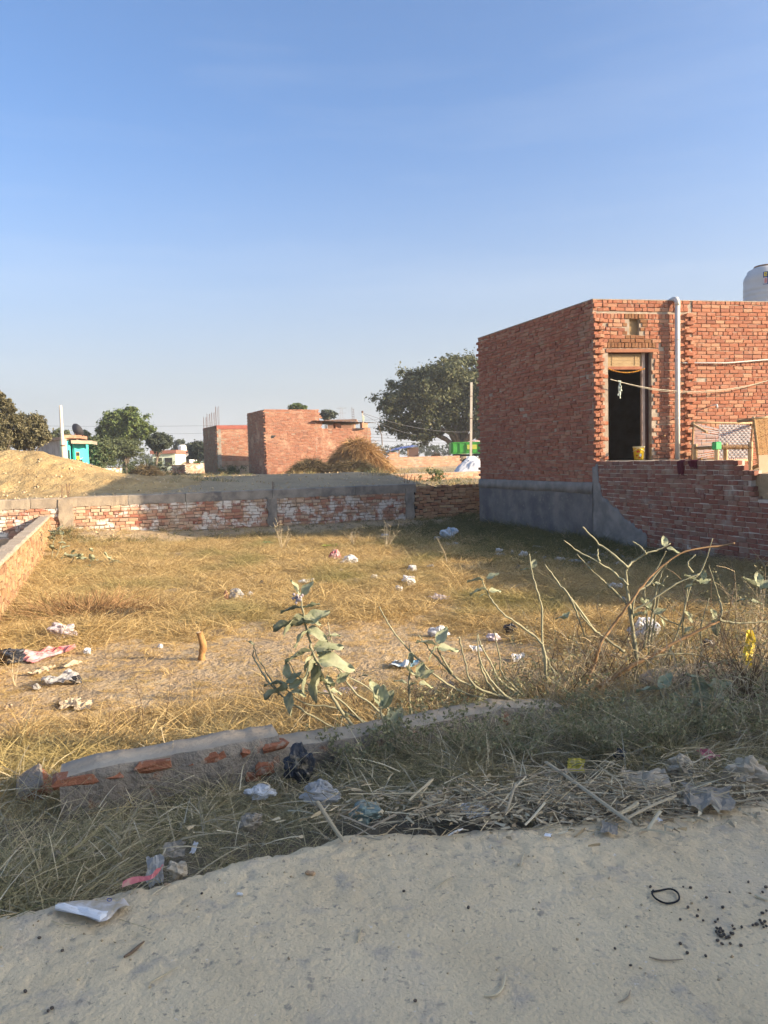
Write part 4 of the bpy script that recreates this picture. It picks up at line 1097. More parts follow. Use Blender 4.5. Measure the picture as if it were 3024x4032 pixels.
mb = MB(); mb.prism([P3(h2c, zb2 - 0.3) - n2_ * -0.03, P3(h2c, zb2 - 0.3) + d2 * 0.15 + n2_ * 0.03, P3(h2c, zb2 + 0.28) + d2 * 0.12 + n2_ * 0.03, P3(h2c, zb2 + 0.28) + n2_ * 0.03], -n2_ * 0.03); mb.build('plaster', M['concrete_tan'], h2, fix=True)
# house 3: block with bare reinforcing bars
h3c = ay(855, 1760, 50.0); h3l = ay(802, 1760, 53.5); h3r = ay(990, 1760, 51.0)
zb3 = 0.78; zt3 = zat(853, 1676, 50)
h3 = thing('brick_house', (h3c.x + 1, h3c.y + 2, zb3), 'raw brick house with bare steel bars on its roof', 'house')
dep3 = P3(h3l, 0) - P3(h3c, 0)
zpl = zat(900, 1815, 50)
far_bricks(h3, h3l, h3c, zb3, zt3, mt='brick_far'); far_bricks(h3, h3c, h3r, zpl, zt3 - 0.22)
mb = MB(); simple_wall(mb, h3l, h3c, zb3 - 0.3, zt3 - 0.01); simple_wall(mb, h3c, h3r, zb3 - 0.3, zt3 - 0.01); simple_wall(mb, h3r, P3(h3r, 0) + dep3, zb3, zt3 - 0.01); simple_wall(mb, P3(h3r, 0) + dep3, h3l, zb3, zt3 - 0.01)
mb.build('wall', M['mortar_red'], h3, fix=True)
d3 = (P3(h3r, 0) - P3(h3c, 0)).normalized(); n3 = Vector((d3.y, -d3.x, 0))
mb = MB(); simple_wall(mb, P3(h3c, 0) + n3 * 0.05, P3(h3r, 0) + n3 * 0.05, zt3 - 0.22, zt3 + 0.02, 0.3); mb.build('roof_beam', mat('beam_red', (0.30, 0.10, 0.075), (0.24, 0.085, 0.065)), h3, fix=True)
mb = MB(); simple_wall(mb, P3(h3c, 0) + n3 * 0.05, P3(h3c, 0) + d3 * 0.26 + n3 * 0.05, zb3 - 0.3, zt3 - 0.23, 0.1); mb.build('corner_post', M['concrete'], h3, fix=True)
mb = MB(); simple_wall(mb, P3(h3c, 0) + d3 * 0.27 + n3 * 0.03, P3(h3r, 0) + n3 * 0.03, zb3 - 0.3, zat(900, 1838, 50), 0.1); mb.build('plinth', M['concrete_tan'], h3, fix=True)
mb = MB(); mb.prism([P3(h3c, zt3 - 0.15), P3(h3r, zt3 - 0.15), P3(h3r, zt3 - 0.15) + dep3, P3(h3l, zt3 - 0.15)], (0, 0, 0.1)); mb.build('roof', M['concrete'], h3, fix=True)
for f_, hh_ in ((0.02, 1.25), (0.08, 1.2), (0.32, 0.95), (0.38, 0.9), (0.64, 0.9), (0.70, 0.95), (0.95, 0.8), (1.0, 0.75)):
    for dd in (0.0, 0.16):
        p = P3(h3c, 0) + dep3 * f_ + d3 * dd; mb = MB()
        mb.tube([p + Vector((0.05, 0, zt3 - 0.1)), p + Vector((0.05 + random.uniform(-.03, .03), 0, zt3 + hh_))], 0.013, 4); mb.build('reinforcing_bar', M['steel'], h3)
# house 4: slab building behind, only its roof edge and bar column in sight
h4 = thing('brick_house', ay(1350, 1800, 66), 'unfinished house behind the tin roof with a tall bar column', 'house')
p0 = ay(1290, 1700, 66); p1 = ay(1394, 1700, 66)
mb = MB(); simple_wall(mb, p0, p1, 0.6, zat(1350, 1664, 66), 4); mb.build('wall', M['brick_far'], h4, fix=True)
mb = MB(); simple_wall(mb, p0 + Vector((-.2, -.2, 0)), p1 + Vector((.25, -.2, 0)), zat(1350, 1664, 66) + 0.003, zat(1350, 1652, 66), 4.4); mb.build('roof', mat('roof_brown', (0.22, 0.13, 0.10), (0.3, 0.2, 0.15)), h4, fix=True)
c = ay(1388, 1700, 66.5)
for dx, dy in ((0, 0), (.16, 0), (0, .16), (.16, .16)):
    mb = MB(); mb.tube([(c.x + dx, c.y + dy, zat(1350, 1660, 66)), (c.x + dx, c.y + dy, zat(1388, 1602 + 6 * (dx > 0), 66))], 0.014, 4); mb.build('reinforcing_bar', M['steel'], h4)
mb = MB()
for q in range(6):
    zz = zat(1388, 1645 - q * 7, 66); mb.tube([(c.x - .02, c.y, zz), (c.x + .18, c.y, zz), (c.x + .18, c.y + .16, zz), (c.x - .02, c.y + .16, zz)], 0.008, 4)
mb.build('stirrup', M['steel'], h4)
# turquoise house
TYH = 45.0
t0 = ay(150, 1780, TYH + 4.5); t1 = ay(247, 1780, TYH); 
zbt = 0.7; ztt = zat(247, 1730, TYH)
th_ = thing('painted_house', (t1.x, t1.y + 2, zbt), 'small turquoise house with grey side wall, flat roof and dish', 'house')
mb = MB(); simple_wall(mb, t0, t1, zbt - 0.2, ztt, 0.25); mb.build('side_wall', M['render_old'], th_, fix=True)
fA = ay(249, 1780, TYH); fB = ay(278, 1780, TYH + 1.0); fC = ay(278, 1780, TYH + 2.2); fD = ay(294, 1780, TYH + 2.4); fE = ay(294, 1780, TYH + 1.6); fG = ay(331, 1780, TYH + 2.6)
zt_ = zat(260, 1735, TYH)
for a_, b_, nm, mt in ((fA, fB, 'front_wall', 'turquoise'), (fB, fC, 'side_return', 'turq_dark'), (fC, fD, 'recess_wall', 'turq_dark'), (fE, fG, 'front_wall', 'turquoise'), (fG, fG + Vector((-1.2, 4, 0)), 'end_wall', 'turquoise')):
    mb = MB(); simple_wall(mb, a_, b_, zbt - 0.2, zt_ - (0.12 if a_ is fE else 0), 0.15); mb.build(nm, M[mt], th_, fix=True)
ro = MB(); q = [t0 + Vector((-.2, 0, 0)), t1 + Vector((0, -.25, 0)), ay(294, 1780, TYH + 1.2), ay(294, 1780, TYH + 1.2) + Vector((-2, 6, 0))]
ro.prism([P3(p, ztt - 0.02) for p in q], (0, 0, 0.16)); ro.build('roof', mat('roof_tan', (0.40, 0.30, 0.22), (0.32, 0.2, 0.14)), th_, fix=True)
ro = MB(); q0 = ay(280, 1745, TYH + 0.6); q1 = ay(362, 1748, TYH + 1.8); zc = zat(320, 1746, TYH + 1)
ro.prism([P3(q0, zc), P3(q1, zc - 0.02), P3(q1, zc - 0.02) + Vector((-.6, 2.5, 0)), P3(q0, zc) + Vector((-.6, 2.5, 0))], (0, 0, 0.2)); ro.build('porch_roof', M['concrete_tan'], th_, fix=True)
q0 = ay(252, 1725, TYH + 0.2); q1 = ay(316, 1725, TYH + 0.9); zc0 = zat(290, 1728, TYH + 1); zc1 = zat(290, 1715, TYH + 1)
ro = MB(); ro.prism([P3(q0, zc0 + 0.02), P3(q1, zc0 + 0.02), P3(q1, zc0 + 0.02) + Vector((-.5, 2.4, 0)), P3(q0, zc0 + 0.02) + Vector((-.5, 2.4, 0))], (0, 0, zc1 - zc0)); ro.build('parapet', M['brick_far'], th_, fix=True)
def panel(a_, b_, f0, f1, z0, z1, mt, nm, off=0.02, par=th_):
    d = (b_ - a_); d.z = 0; n = Vector((d.y, -d.x, 0)).normalized(); p = a_ + d * f0; q = a_ + d * f1
    mb = MB(); mb.prism([P3(p, z0) + n * off, P3(q, z0) + n * off, P3(q, z1) + n * off, P3(p, z1) + n * off], -n * 0.04); return mb.build(nm, mt, par, fix=True)
panel(fA, fB, 0.06, 0.42, zbt, zat(260, 1771, TYH), M['cream'], 'door')
panel(fA, fB, 0.60, 0.84, zbt, zat(270, 1771, TYH), M['dark'], 'door')
wz0, wz1 = zat(305, 1812, TYH + 2), zat(305, 1779, TYH + 2)
wo = panel(fE, fG, 0.10, 0.48, wz0, wz1, M['wood'], 'window'); panel(fE, fG, 0.14, 0.44, wz0 + 0.05, wz1 - 0.28, M['yellow_print'], 'curtain', 0.035, wo); panel(fE, fG, 0.14, 0.44, wz1 - 0.24, wz1 - 0.05, M['dark'], 'pane', 0.035, wo)
dsh = MB(); dc = ay(296, 1700, TYH + 1.3); Q = Matrix.Rotation(R(-62), 3, 'X') @ Matrix.Rotation(R(25), 3, 'Y')
pr = []
for i in range(6):
    r_ = 0.44 * i / 5; pr.append([dc + Q @ Vector((max(r_, .004) * math.cos(t), max(r_, .004) * math.sin(t), 0.22 * (i / 5) ** 2)) for t in np.linspace(0, 2 * math.pi, 19)])
dsh.grid(pr); dish = thing('satellite_dish', (dc.x, dc.y, zc1), 'dark satellite dish on the turquoise house roof', 'satellite dish')
dsh.build('dish', mat('dish_grey', (0.10, 0.10, 0.105)), dish, smooth=True)
mb = MB(); mb.tube([(dc.x, dc.y, zc1 + 0.02), (dc.x, dc.y, dc.z - 0.1)], 0.03, 6); mb.build('mast', M['steel'], dish)
mb = MB(); mb.tube([dc, dc + Q @ Vector((0, 0, 0.45))], 0.012, 4); mb.build('feed_arm', M['steel'], dish)
# washing outside the turquoise house
wl = MB(); w0 = fE + Vector((0.0, -.5, 0)); w1 = fG + Vector((0.1, -.5, 0)); wz = zat(320, 1808, TYH + 1.5)
wash = thing('clothesline', P3(w0, wz), 'line of dark red washing beside the turquoise house', 'clothesline')
wl.tube([P3(w0, wz), P3(w0.lerp(w1, .5), wz - 0.08), P3(w1, wz + 0.1)], 0.012, 4); wl.build('rope', M['rope'], wash)
for f_, w_, h_, mt in ((0.38, 0.22, 0.5, M['maroon']), (0.62, 0.2, 0.62, M['maroon']), (0.86, 0.16, 0.42, M['maroon'])):
    c = w0.lerp(w1, f_); mb = MB()
    P = [[Vector((c.x + x * w_, c.y + 0.03 * math.sin(x * 9 + j), wz - 0.03 - h_ * j / 5 + 0.04 * math.sin(x * 8))) for x in np.linspace(-.5, .5, 6)] for j in range(6)]
    mb.grid(P); mb.build('garment', mt, wash)
# people
def person(label, base, joints, radii, bones, shirt_idx, skin, shirt, hair, head):
    t = thing('person', base, label, 'person')
    def skinned(nm, vs, es, rs, mt):
        me = bpy.data.meshes.new(nm); me.from_pydata([tuple(v) for v in vs], es, []); me.materials.append(mt)
        o = new_obj(nm, me, t); md = o.modifiers.new('skin', 'SKIN')
        for i, r_ in enumerate(rs): me.skin_vertices[0].data[i].radius = (r_, r_)
        me.skin_vertices[0].data[0].use_root = True
        sb = o.modifiers.new('sub', 'SUBSURF'); sb.levels = 1; sb.render_levels = 1; return o
    skinned('body', joints, bones, radii, skin)
    idx = {j: i for i, j in enumerate(shirt_idx)}
    skinned('shirt', [joints[i] for i in shirt_idx], [(idx[a], idx[b]) for a, b in bones if a in idx and b in idx], [radii[i] * 1.22 for i in shirt_idx], shirt)
    mb = MB(); mb.lathe(Vector(joints[head]) + Vector((0, 0.015, -0.02)), [(0.098, 0.0), (0.108, 0.05), (0.095, 0.11), (0.055, 0.145), (0.01, 0.155)], 10); mb.build('hair', hair, t, smooth=True)
skinm = mat('skin', (0.22, 0.12, 0.07)); hairm = mat('hair', (0.012, 0.01, 0.009))
def seated(label, px, pyhead, Y, shirt, lean=0.0, hat=None):
    h = ay(px, pyhead, Y); b = Vector((h.x, h.y, gz(h.x, h.y)))
    hz_ = max(h.z - b.z, 0.75)
    pel = Vector((0, 0, hz_ - 0.66)); che = Vector((lean, 0, hz_ - 0.28)); nek = Vector((lean * 1.2, -.01, hz_ - 0.12)); hd = Vector((lean * 1.3, -.03, hz_))
    J = [pel, (pel + che) / 2, che, nek, hd + Vector((0, 0, -.02)), che + Vector((.17, 0, .06)), che + Vector((.24, -.06, -.17)), che + Vector((.12, -.26, -.2)), che + Vector((-.17, 0, .06)), che + Vector((-.25, -.05, -.17)), che + Vector((-.14, -.26, -.2)),
         pel + Vector((.1, -.02, 0)), pel + Vector((.16, -.38, .12)), pel + Vector((.14, -.36, -pel.z + .06)), pel + Vector((.14, -.52, -pel.z + .03)), pel + Vector((-.1, -.02, 0)), pel + Vector((-.16, -.38, .12)), pel + Vector((-.14, -.36, -pel.z + .06)), pel + Vector((-.14, -.52, -pel.z + .03))]
    rs = [.13, .125, .14, .055, .095, .06, .045, .035, .06, .045, .035, .085, .07, .05, .04, .085, .07, .05, .04]
    bn = [(0, 1), (1, 2), (2, 3), (3, 4), (2, 5), (5, 6), (6, 7), (2, 8), (8, 9), (9, 10), (0, 11), (11, 12), (12, 13), (13, 14), (0, 15), (15, 16), (16, 17), (17, 18)]
    person(label, b, [b + j for j in J], rs, bn, [0, 1, 2, 5, 6, 8, 9], skinm, shirt, hat or hairm, 4)
seated('person in yellow-green shirt leaning by the turquoise house', 297, 1832, 43.5, mat('shirt_yellow', (0.42, 0.42, 0.03)), 0.08)
seated('dark-haired person seated at the corner of the turquoise house', 320, 1853, 43.2, mat('shirt_dark', (0.05, 0.03, 0.03)))
seated('person in white shirt and yellow headcloth sitting near the low wall', 338, 1847, 44.0, mat('shirt_white', (0.7, 0.7, 0.68)), 0.03, mat('headcloth', (0.6, 0.45, 0.1)))
seated('person in dark red by the grey side wall under the tree', 148, 1808, 40.5, mat('shirt_red', (0.30, 0.03, 0.05)), 0.0)
# ------------------------------------------------------------------ far low walls
def low_wall(label, pa, Ya, pb, Yb, zb, base=None, mt='brick_far', maxn=60, pier=None):
    """pa, pb = top-edge pixels"""
    A_ = ay(*pa, Ya); B_ = ay(*pb, Yb)
    t = thing('low_wall', ((A_.x + B_.x) / 2, (A_.y + B_.y) / 2, zb), label, 'wall')
    zt_ = (A_.z + B_.z) / 2
    zc = zb if base is None else zb + base
    far_bricks(t, A_, B_, zc, zt_, mt=mt, maxn=maxn)
    mb = MB(); simple_wall(mb, A_, B_, zb - 0.4, zt_ - 0.012); mb.build('wall', M['mortar'], t, fix=True)
    if base:
        d = Vector((B_.x - A_.x, B_.y - A_.y, 0)).normalized(); n = Vector((d.y, -d.x, 0))
        mb = MB(); simple_wall(mb, P3(A_, 0) + n * 0.05, P3(B_, 0) + n * 0.05, zb - 0.4, zc, 0.2); mb.build('plinth', M['concrete_tan'], t, fix=True)
    return t
M['brick_pale'] = mat('brick_pale', None, rnd=[(0.50, 0.27, 0.16), (0.56, 0.33, 0.2), (0.46, 0.22, 0.13), (0.6, 0.4, 0.26), (0.42, 0.2, 0.12)], stains=[(2, .55, .75, (0.55, 0.42, 0.3))])
low_wall('pale brick low wall on a plaster plinth in front of the green trailer', (1528, 1797), 50, (1810, 1796), 51, 0.62, 0.30, 'brick_pale')
low_wall('thin brick wall with weeds just beyond the stacked brick wall', (1515, 1867), 32, (1930, 1852), 33.5, 0.42, None, 'brick_pale', 120)
low_wall('short brick stub wall against the straw heap', (1532, 1781), 49.2, (1566, 1782), 49.3, 0.62, None, 'brick_pale', 30)
low_wall('low weathered wall in front of the turquoise house', (318, 1848), 38, (480, 1845), 40, 0.72, None, 'brick_old', 60)
low_wall('low grey-brown wall between the brush heap and the bar-topped house', (720, 1828), 56, (812, 1826), 57, 0.6, None, 'brick_old', 30)
low_wall('crumbling red brick stack beside the brush heap', (678, 1832), 50, (728, 1830), 50.3, 0.62, None, 'brick_far', 30)
low_wall('broken brick wall under the big left tree', (28, 1775), 36, (84, 1778), 36.5, 0.8, None, 'brick_far', 30)

# distant sheds
def shed(label, p0, p1, Y, pyt, roofmt, wallmt, cat='building', dp=5, roof_px=6):
    a = ay(p0, 1790, Y); b = ay(p1, 1790, Y)
    t = thing('shed', (a.x, a.y, 0.6), label, cat)
    zt_ = zat(p0, pyt, Y)
    mb = MB(); simple_wall(mb, a, b, 0.3, zt_, dp); mb.build('wall', wallmt, t, fix=True)
    mb = MB(); simple_wall(mb, a + Vector((-.2, -.3, 0)), b + Vector((.2, -.3, 0)), zt_ + 0.003, zt_ + roof_px * Y / FOC, dp + .6); mb.build('roof', roofmt, t, fix=True)
    for f_ in (0.25, 0.7):
        c = a.lerp(b, f_); mb = MB(); mb.box((c.x, c.y - 0.02, zt_ - 1.0), (0.9, 0.08, 1.0)); mb.build('window', M['dark'], t)
    return t
shed('long red-roofed shed far behind the small tree', 600, 690, 95, 1788, mat('roof_rust', (0.30, 0.13, 0.09)), M['cream'], roof_px=14)
shed('white building with a rooftop tank beside the far trees', 698, 745, 110, 1786, M['white'], M['white'], roof_px=3)
tkp = ay(718, 1780, 110); tk = MB(); tk.lathe((tkp.x, tkp.y, zat(718, 1782, 110)), [(0.6, 0), (0.62, 0.1), (0.62, 0.9), (0.4, 1.1)], 12); tk.build('water_tank', M['white'], None, label='small white tank on the far white building', cat='water tank')

# ------------------------------------------------------------------ straw and brush heaps, tarps, huts, trailer
def blades(n, fpos, fdir, lmin, lmax, w, droop=0.4, K=2):
    """n strips; fpos(i)->(p), fdir(i)->dir ; returns V,F"""
    V = np.empty((n * 2 * (K + 1), 3)); F = np.empty((n * K, 4), int); vi = 0; fi = 0
    for i in range(n):
        p = np.array(fpos(i), float); d = np.array(fdir(i), float); d /= np.linalg.norm(d) + 1e-9
        L = random.uniform(lmin, lmax); s_ = np.cross(d, (random.gauss(0, 1), random.gauss(0, 1), random.gauss(0, 1))); s_ /= np.linalg.norm(s_) + 1e-9
        b = vi
        for k in range(K + 1):
            t = k / K; ww = w * (1 - 0.6 * t) * random.uniform(.7, 1.3)
            c = p + d * L * t + np.array((0, 0, -droop * L * t * t)); V[vi] = c - s_ * ww; V[vi + 1] = c + s_ * ww; vi += 2
        for k in range(K): F[fi] = (b + 2 * k, b + 2 * k + 1, b + 2 * k + 3, b + 2 * k + 2); fi += 1
    return V, F
def heap(name, label, cat, c, rx, ry, h, mt, n, lmin, lmax, w, core, down=0.6, lean=0.0, droop=.3):
    c = Vector(c); t = thing(name, c, label, cat)
    def surf(a, q):
        rr = 1 + 0.15 * math.sin(3 * a + c.x) + 0.08 * math.sin(7 * a)
        zz = h * (1 - q ** 1.7)
        return Vector((rx * q * rr * math.cos(a) + lean * zz, ry * q * rr * math.sin(a), zz))
    mb = MB(); mb.grid([[c + surf(a, q) * 0.93 for a in np.linspace(0, 2 * math.pi, 31)] for q in np.linspace(0.01, 1, 10)]); mb.noisy(0.10, 1.5); mb.build('core', core, t)
    st_ = [(random.uniform(0, 2 * math.pi), math.sqrt(random.random())) for _ in range(n)]
    def fp(i): return c + surf(*st_[i])
    def fd(i):
        a, q = st_[i]; return (math.cos(a) * (.35 + .5 * q) + random.gauss(0, .35), math.sin(a) * (.35 + .5 * q) + random.gauss(0, .35), random.gauss(0.1, .4) - down * q)
    V, F = blades(n, fp, fd, lmin, lmax, w, droop)
    o = new_obj('stalks', np_mesh('stalks', V - np.array(c), F, mt), t); tag(o, kind='stuff')
    return t
hc = ay(1425, 1868, 42); hz0 = 0.70
heap('straw_heap', 'tall heap of golden-brown straw leaning against the brick house', 'straw heap', (hc.x, hc.y, hz0), 1.85, 1.3, 1.85, M['thatch'], 9000, 0.3, 0.85, 0.012, M['thatch'], 1.1, -0.12)
hc = ay(1225, 1868, 40.5)
heap('brush_heap', 'dark tangled heap of brushwood in front of the straw heap', 'brush heap', (hc.x, hc.y, 0.82), 1.1, 0.8, 0.72, M['thatch_dark'], 3500, 0.25, 0.6, 0.009, M['thatch_dark'], 0.1)
hc = ay(1395, 1868, 40.2)
heap('brush_heap', 'low dark spread of brushwood along the foot of the straw heap', 'brush heap', (hc.x, hc.y, 0.82), 1.25, 0.8, 0.55, M['thatch_dark'], 3500, 0.25, 0.6, 0.009, M['thatch_dark'], 0.1)
hc = ay(575, 1872, 43)
heap('brush_heap', 'dark brown mound of dung-straw behind the sandy rise', 'brush heap', (hc.x, hc.y, 0.72), 0.95, 0.8, 0.72, M['thatch_dark'], 3000, 0.2, 0.5, 0.012, M['thatch_dark'], 0.4)
hc = ay(1720, 1795, 72)
heap('thatched_hut', 'dark dome of thatch under the big tree', 'hut', (hc.x, hc.y, 0.7), 0.75, 0.75, 1.15, mat('thatch_black', None, rnd=[(0.075, 0.05, 0.035), (0.11, 0.075, 0.05)]), 1500, 0.3, 0.6, 0.02, M['thatch_dark'], 1.0)
hc = ay(660, 1812, 62)
heap('straw_heap', 'small brown straw heap beside the far shed', 'straw heap', (hc.x + 1.5, hc.y, 0.7), 0.7, 0.6, 0.9, M['thatch'], 1200, 0.25, 0.5, 0.02, M['thatch'], 0.8)
def tarp(name, label, cat, quad, hump, mt, n=22, seed=1, par=None):
    """draped sheet over a heap; quad = 4 base corners"""
    a, b, c, d = [Vector(q) for q in quad]; P = []
    for i in range(n + 1):
        row = []
        for j in range(n + 1):
            s_, t_ = i / n, j / n; p = a.lerp(b, s_).lerp(d.lerp(c, s_), t_)
            p.z += hump * (math.sin(math.pi * s_) ** .7) * (math.sin(math.pi * t_) ** .7) * (1 + .25 * mn.noise(Vector((s_ * 4 + seed, t_ * 4, 0)))) + 0.10 * abs(mn.noise(Vector((s_ * 9, t_ * 9, seed))))
            row.append(p)
        P.append(row)
    mb = MB(); mb.grid(P); return mb.build(name, mt, par, label=label, cat=cat)
p = ay(1850, 1848, 39); zz = gz(p.x, p.y) - 0.05
tarp('tarp_heap', 'heap under a crumpled white tarpaulin near the house corner', 'tarp', [(p.x - 0.95, p.y - .9, zz), (p.x + 1.3, p.y - .7, zz), (p.x + 1.3, p.y + 1.2, zz), (p.x - 0.7, p.y + 1.2, zz)], 0.85, M['tarp_white'], 26, 3)
p = ay(1735, 1800, 56); 
tarp('tarp_heap', 'long heap under a pale sheet behind the pale low wall', 'tarp', [(p.x - 1.5, p.y - .9, 0.7), (p.x + 1.4, p.y - .7, 0.7), (p.x + 1.4, p.y + 1.2, 0.7), (p.x - 1.2, p.y + 1.2, 0.7)], 0.75, mat('tarp_beige', (0.55, 0.48, 0.38), (0.45, 0.35, 0.25)), 20, 8)
hb = ay(1590, 1795, 62)
hut = thing('tarp_hut', (hb.x, hb.y, 0.7), 'makeshift hut roofed with a blue and white tarpaulin', 'hut')
hzt = zat(1590, 1760, 62)
mb = MB(); mb.box((hb.x + .75, hb.y, (0.7 + hzt) / 2 - .05), (0.8, 1.6, hzt - 0.75)); mb.build('wall', mat('hut_brown', (0.16, 0.10, 0.08)), hut)
for dx in (-1.1, -.4, .3): mb = MB(); mb.tube([(hb.x + dx, hb.y - .8, 0.6), (hb.x + dx, hb.y - .8, hzt - .1)], 0.04, 5); mb.build('post', M['wood'], hut)
tarp('roof', None, None, [(hb.x - 1.35, hb.y - 1, hzt - .35), (hb.x + 1.1, hb.y - 1, hzt + .02), (hb.x + 1.1, hb.y + 1, hzt + .05), (hb.x - 1.3, hb.y + 1, hzt - .3)], 0.15, M['tarp_blue'], 14, 5, hut)
mb = MB(); mb.box((hb.x - .5, hb.y, 0.95), (0.9, 0.7, 0.06)); mb.build('bench', M['wood'], hut)
# green tipping trailer
TYT = 60.0
ta0 = ay(1780, 1790, TYT); ta1 = ay(1905, 1790, TYT)
tz0, tz1 = zat(1840, 1783, TYT), zat(1790, 1744, TYT)
tr_ = thing('trailer', (ta0.x + 1.2, TYT + .8, 0.6), 'green tipping trailer with ribbed sides beside the cement pole', 'trailer')
bw_ = 2.6; x0 = ta0.x; x1 = ta1.x + 0.8
dl = MB(); dl.box(((x0 + x1) / 2, TYT + 1.0, tz0 - 0.02), (x1 - x0, 2.0, 0.08)); dl.build('bed', M['trailer'], tr_)
for nm, c, s_ in (('side_board', ((x0 + x1) / 2, TYT, (tz0 + tz1) / 2 + .03), (x1 - x0, 0.05, tz1 - tz0)), ('side_board', ((x0 + x1) / 2, TYT + 2.0, (tz0 + tz1) / 2 + .03), (x1 - x0, 0.05, tz1 - tz0)), ('tail_board', (x0 - .03, TYT + 1.0, (tz0 + tz1) / 2 + .03), (0.05, 2.0, tz1 - tz0))):
    mb = MB(); mb.box(c, s_, bev=0.01); mb.build(nm, M['trailer'], tr_)
for i in range(7):
    mb = MB(); mb.box((x0 + 0.12 + i * (x1 - x0 - .2) / 6, TYT - .05, (tz0 + tz1) / 2 + .02), (0.07, 0.06, tz1 - tz0 - .02)); mb.build('rib', M['trailer'], tr_)
mb = MB(); mb.box(((x0 + x1) / 2, TYT - .045, tz1 + .02), (x1 - x0, 0.07, 0.06)); mb.build('top_rail', M['trailer'], tr_)
mb = MB(); mb.box((x0 + 1.55, TYT - .1, (tz0 + tz1) / 2 + .05), (0.75, 0.03, 0.35)); mb.build('panel', mat('trailer_yellow', (0.45, 0.47, 0.08)), tr_)
mb = MB(); mb.box(((x0 + x1) / 2, TYT + .9, tz0 - .18), (x1 - x0 - .3, 0.9, 0.16)); mb.build('chassis', M['rubber'], tr_)
for wx in (x0 + .45, x0 + 1.15):
    mb = MB(); rw_ = 0.40; zc = 0.62 + rw_
    mb.tube([(wx, TYT + .02, zc), (wx, TYT + .07, zc), (wx, TYT + .25, zc), (wx, TYT + .3, zc)], [rw_ * .85, rw_, rw_, rw_ * .85], 18); wo_ = mb.build('wheel', M['rubber'], tr_, smooth=False)
    mb = MB(); mb.tube([(wx, TYT - .0, zc), (wx, TYT + .06, zc)], rw_ * .5, 12); mb.build('rim', mat('rim_grey', (0.25, 0.24, 0.22)), wo_)
tarp('load', None, None, [(x0 + .9, TYT + .2, tz1 - .1), (x1, TYT + .2, tz1 - .1), (x1, TYT + 1.8, tz1 - .1), (x0 + 1.0, TYT + 1.8, tz1 - .1)], 0.25, mat('load_sacks', (0.6, 0.55, 0.5), (0.45, 0.12, 0.1), scale=4), 10, 2, tr_)

# ------------------------------------------------------------------ poles, wires, pylon
pl = ay(238, 1596, 30.0); plb = ay(251, 1850, 30.0)
t = thing('utility_pole', (plb.x, plb.y, plb.z - .3), 'slim tapering pole in front of the turquoise house', 'pole')
mb = MB(); mb.tube([(plb.x, plb.y, plb.z - .3), pl.lerp(plb, .5), pl], [0.085, 0.072, 0.055], 8); mb.build('shaft', M['pole'], t, smooth=True)
mb = MB(); mb.tube([ay(247, 1752, 30), ay(247, 1757, 30)], 0.09, 8); mb.build('clamp', M['steel'], t)
pr_ = ay(1856, 1506, 55.0); prb = ay(1852, 1770, 55.0)
t = thing('utility_pole', (prb.x, prb.y, 0.6), 'tall pale cement pole in front of the big tree', 'pole')
mb = MB(); mb.bar((prb.x, prb.y, 0.6), pr_, 0.22, 0.16); mb.build('shaft', M['pole'], t)
for py in (1560, 1648): 
    q = ay(1855, py, 55); mb = MB(); mb.box((q.x, q.y - .02, q.z), (0.26, 0.2, 0.05)); mb.build('band', M['steel'], t)
# service mast on the tin roof
sm0 = ay(1429, 1668, 46); sm1 = ay(1427, 1626, 46)
t = thing('service_mast', sm0, 'short service mast with insulators on the tin roof', 'mast')
mb = MB(); mb.tube([sm0, sm1], 0.035, 6); mb.build('mast', M['pole'], t)
mb = MB(); mb.box(ay(1431, 1648, 45.9), (0.12, 0.12, 0.3)); mb.build('meter_box', M['cream'], t)
mb = MB(); mb.lathe(sm1, [(0.05, 0), (0.07, 0.03), (0.04, 0.06), (0.07, 0.09), (0.03, 0.13)], 8); mb.build('insulator', M['steel'], t)
mb = MB(); mb.tube([ay(1505, 1752, 47), ay(1503, 1715, 47), ay(1495, 1690, 47), ay(1486, 1661, 47)], [0.035, 0.03, 0.02, 0.012], 6)
mb.build('leaning_stick', M['bark'], None, label='thin crooked stick standing beyond the straw heap', cat='stick')
def wire(label, pts, r=0.012):
    mb = MB(); mb.tube(pts, r, 4); mb.build('wire', M['wire'], None, label=label, cat='wire')
def sagw(a, b, s_, n=14): return [a.lerp(b, i / n) - Vector((0, 0, s_ * 4 * (i / n) * (1 - i / n))) for i in range(n + 1)]
q = ay(1855, 1700, 54.8)
wire('upper service wire from the roof mast to the cement pole', sagw(sm1, ay(1854, 1700, 54.8), 0.35))
wire('lower service wire drooping from the roof mast towards the tree', sagw(sm1 - Vector((0, 0, .05)), ay(1640, 1712, 60), 0.2))
for i, py in enumerate((1713, 1725, 1737)):
    wire(('top', 'middle', 'bottom')[i] + ' of three level wires crossing in front of the big tree', sagw(ay(1440, py - 6, 90), ay(1960, py, 90), 0.3), 0.022)
wire('thin high wire far behind between the round tree and the bar-topped house', sagw(ay(-200, 1668, 160), ay(1700, 1640, 160), 1.2), 0.03)
wire('lower far wire left of the bar-topped house', sagw(ay(-200, 1700, 160), ay(1700, 1668, 160), 1.2), 0.03)
py_b = ay(1348, 1760, 300); py_t = ay(1348, 1604, 300)
t = thing('pylon', (py_b.x, py_b.y, 0), 'faint lattice power pylon behind the tin roof', 'pylon')
mb = MB(); Hp = py_t.z
for sx, sy in ((-1, -1), (1, -1), (1, 1), (-1, 1)): mb.tube([(py_b.x + sx * 1.6, py_b.y + sy * 1.6, 0), (py_b.x + sx * .35, py_b.y + sy * .35, Hp)], 0.09, 4)
mb.build('leg', mat('pylon_steel', (0.35, 0.35, 0.36)), t)
mb = MB(); nz = 11
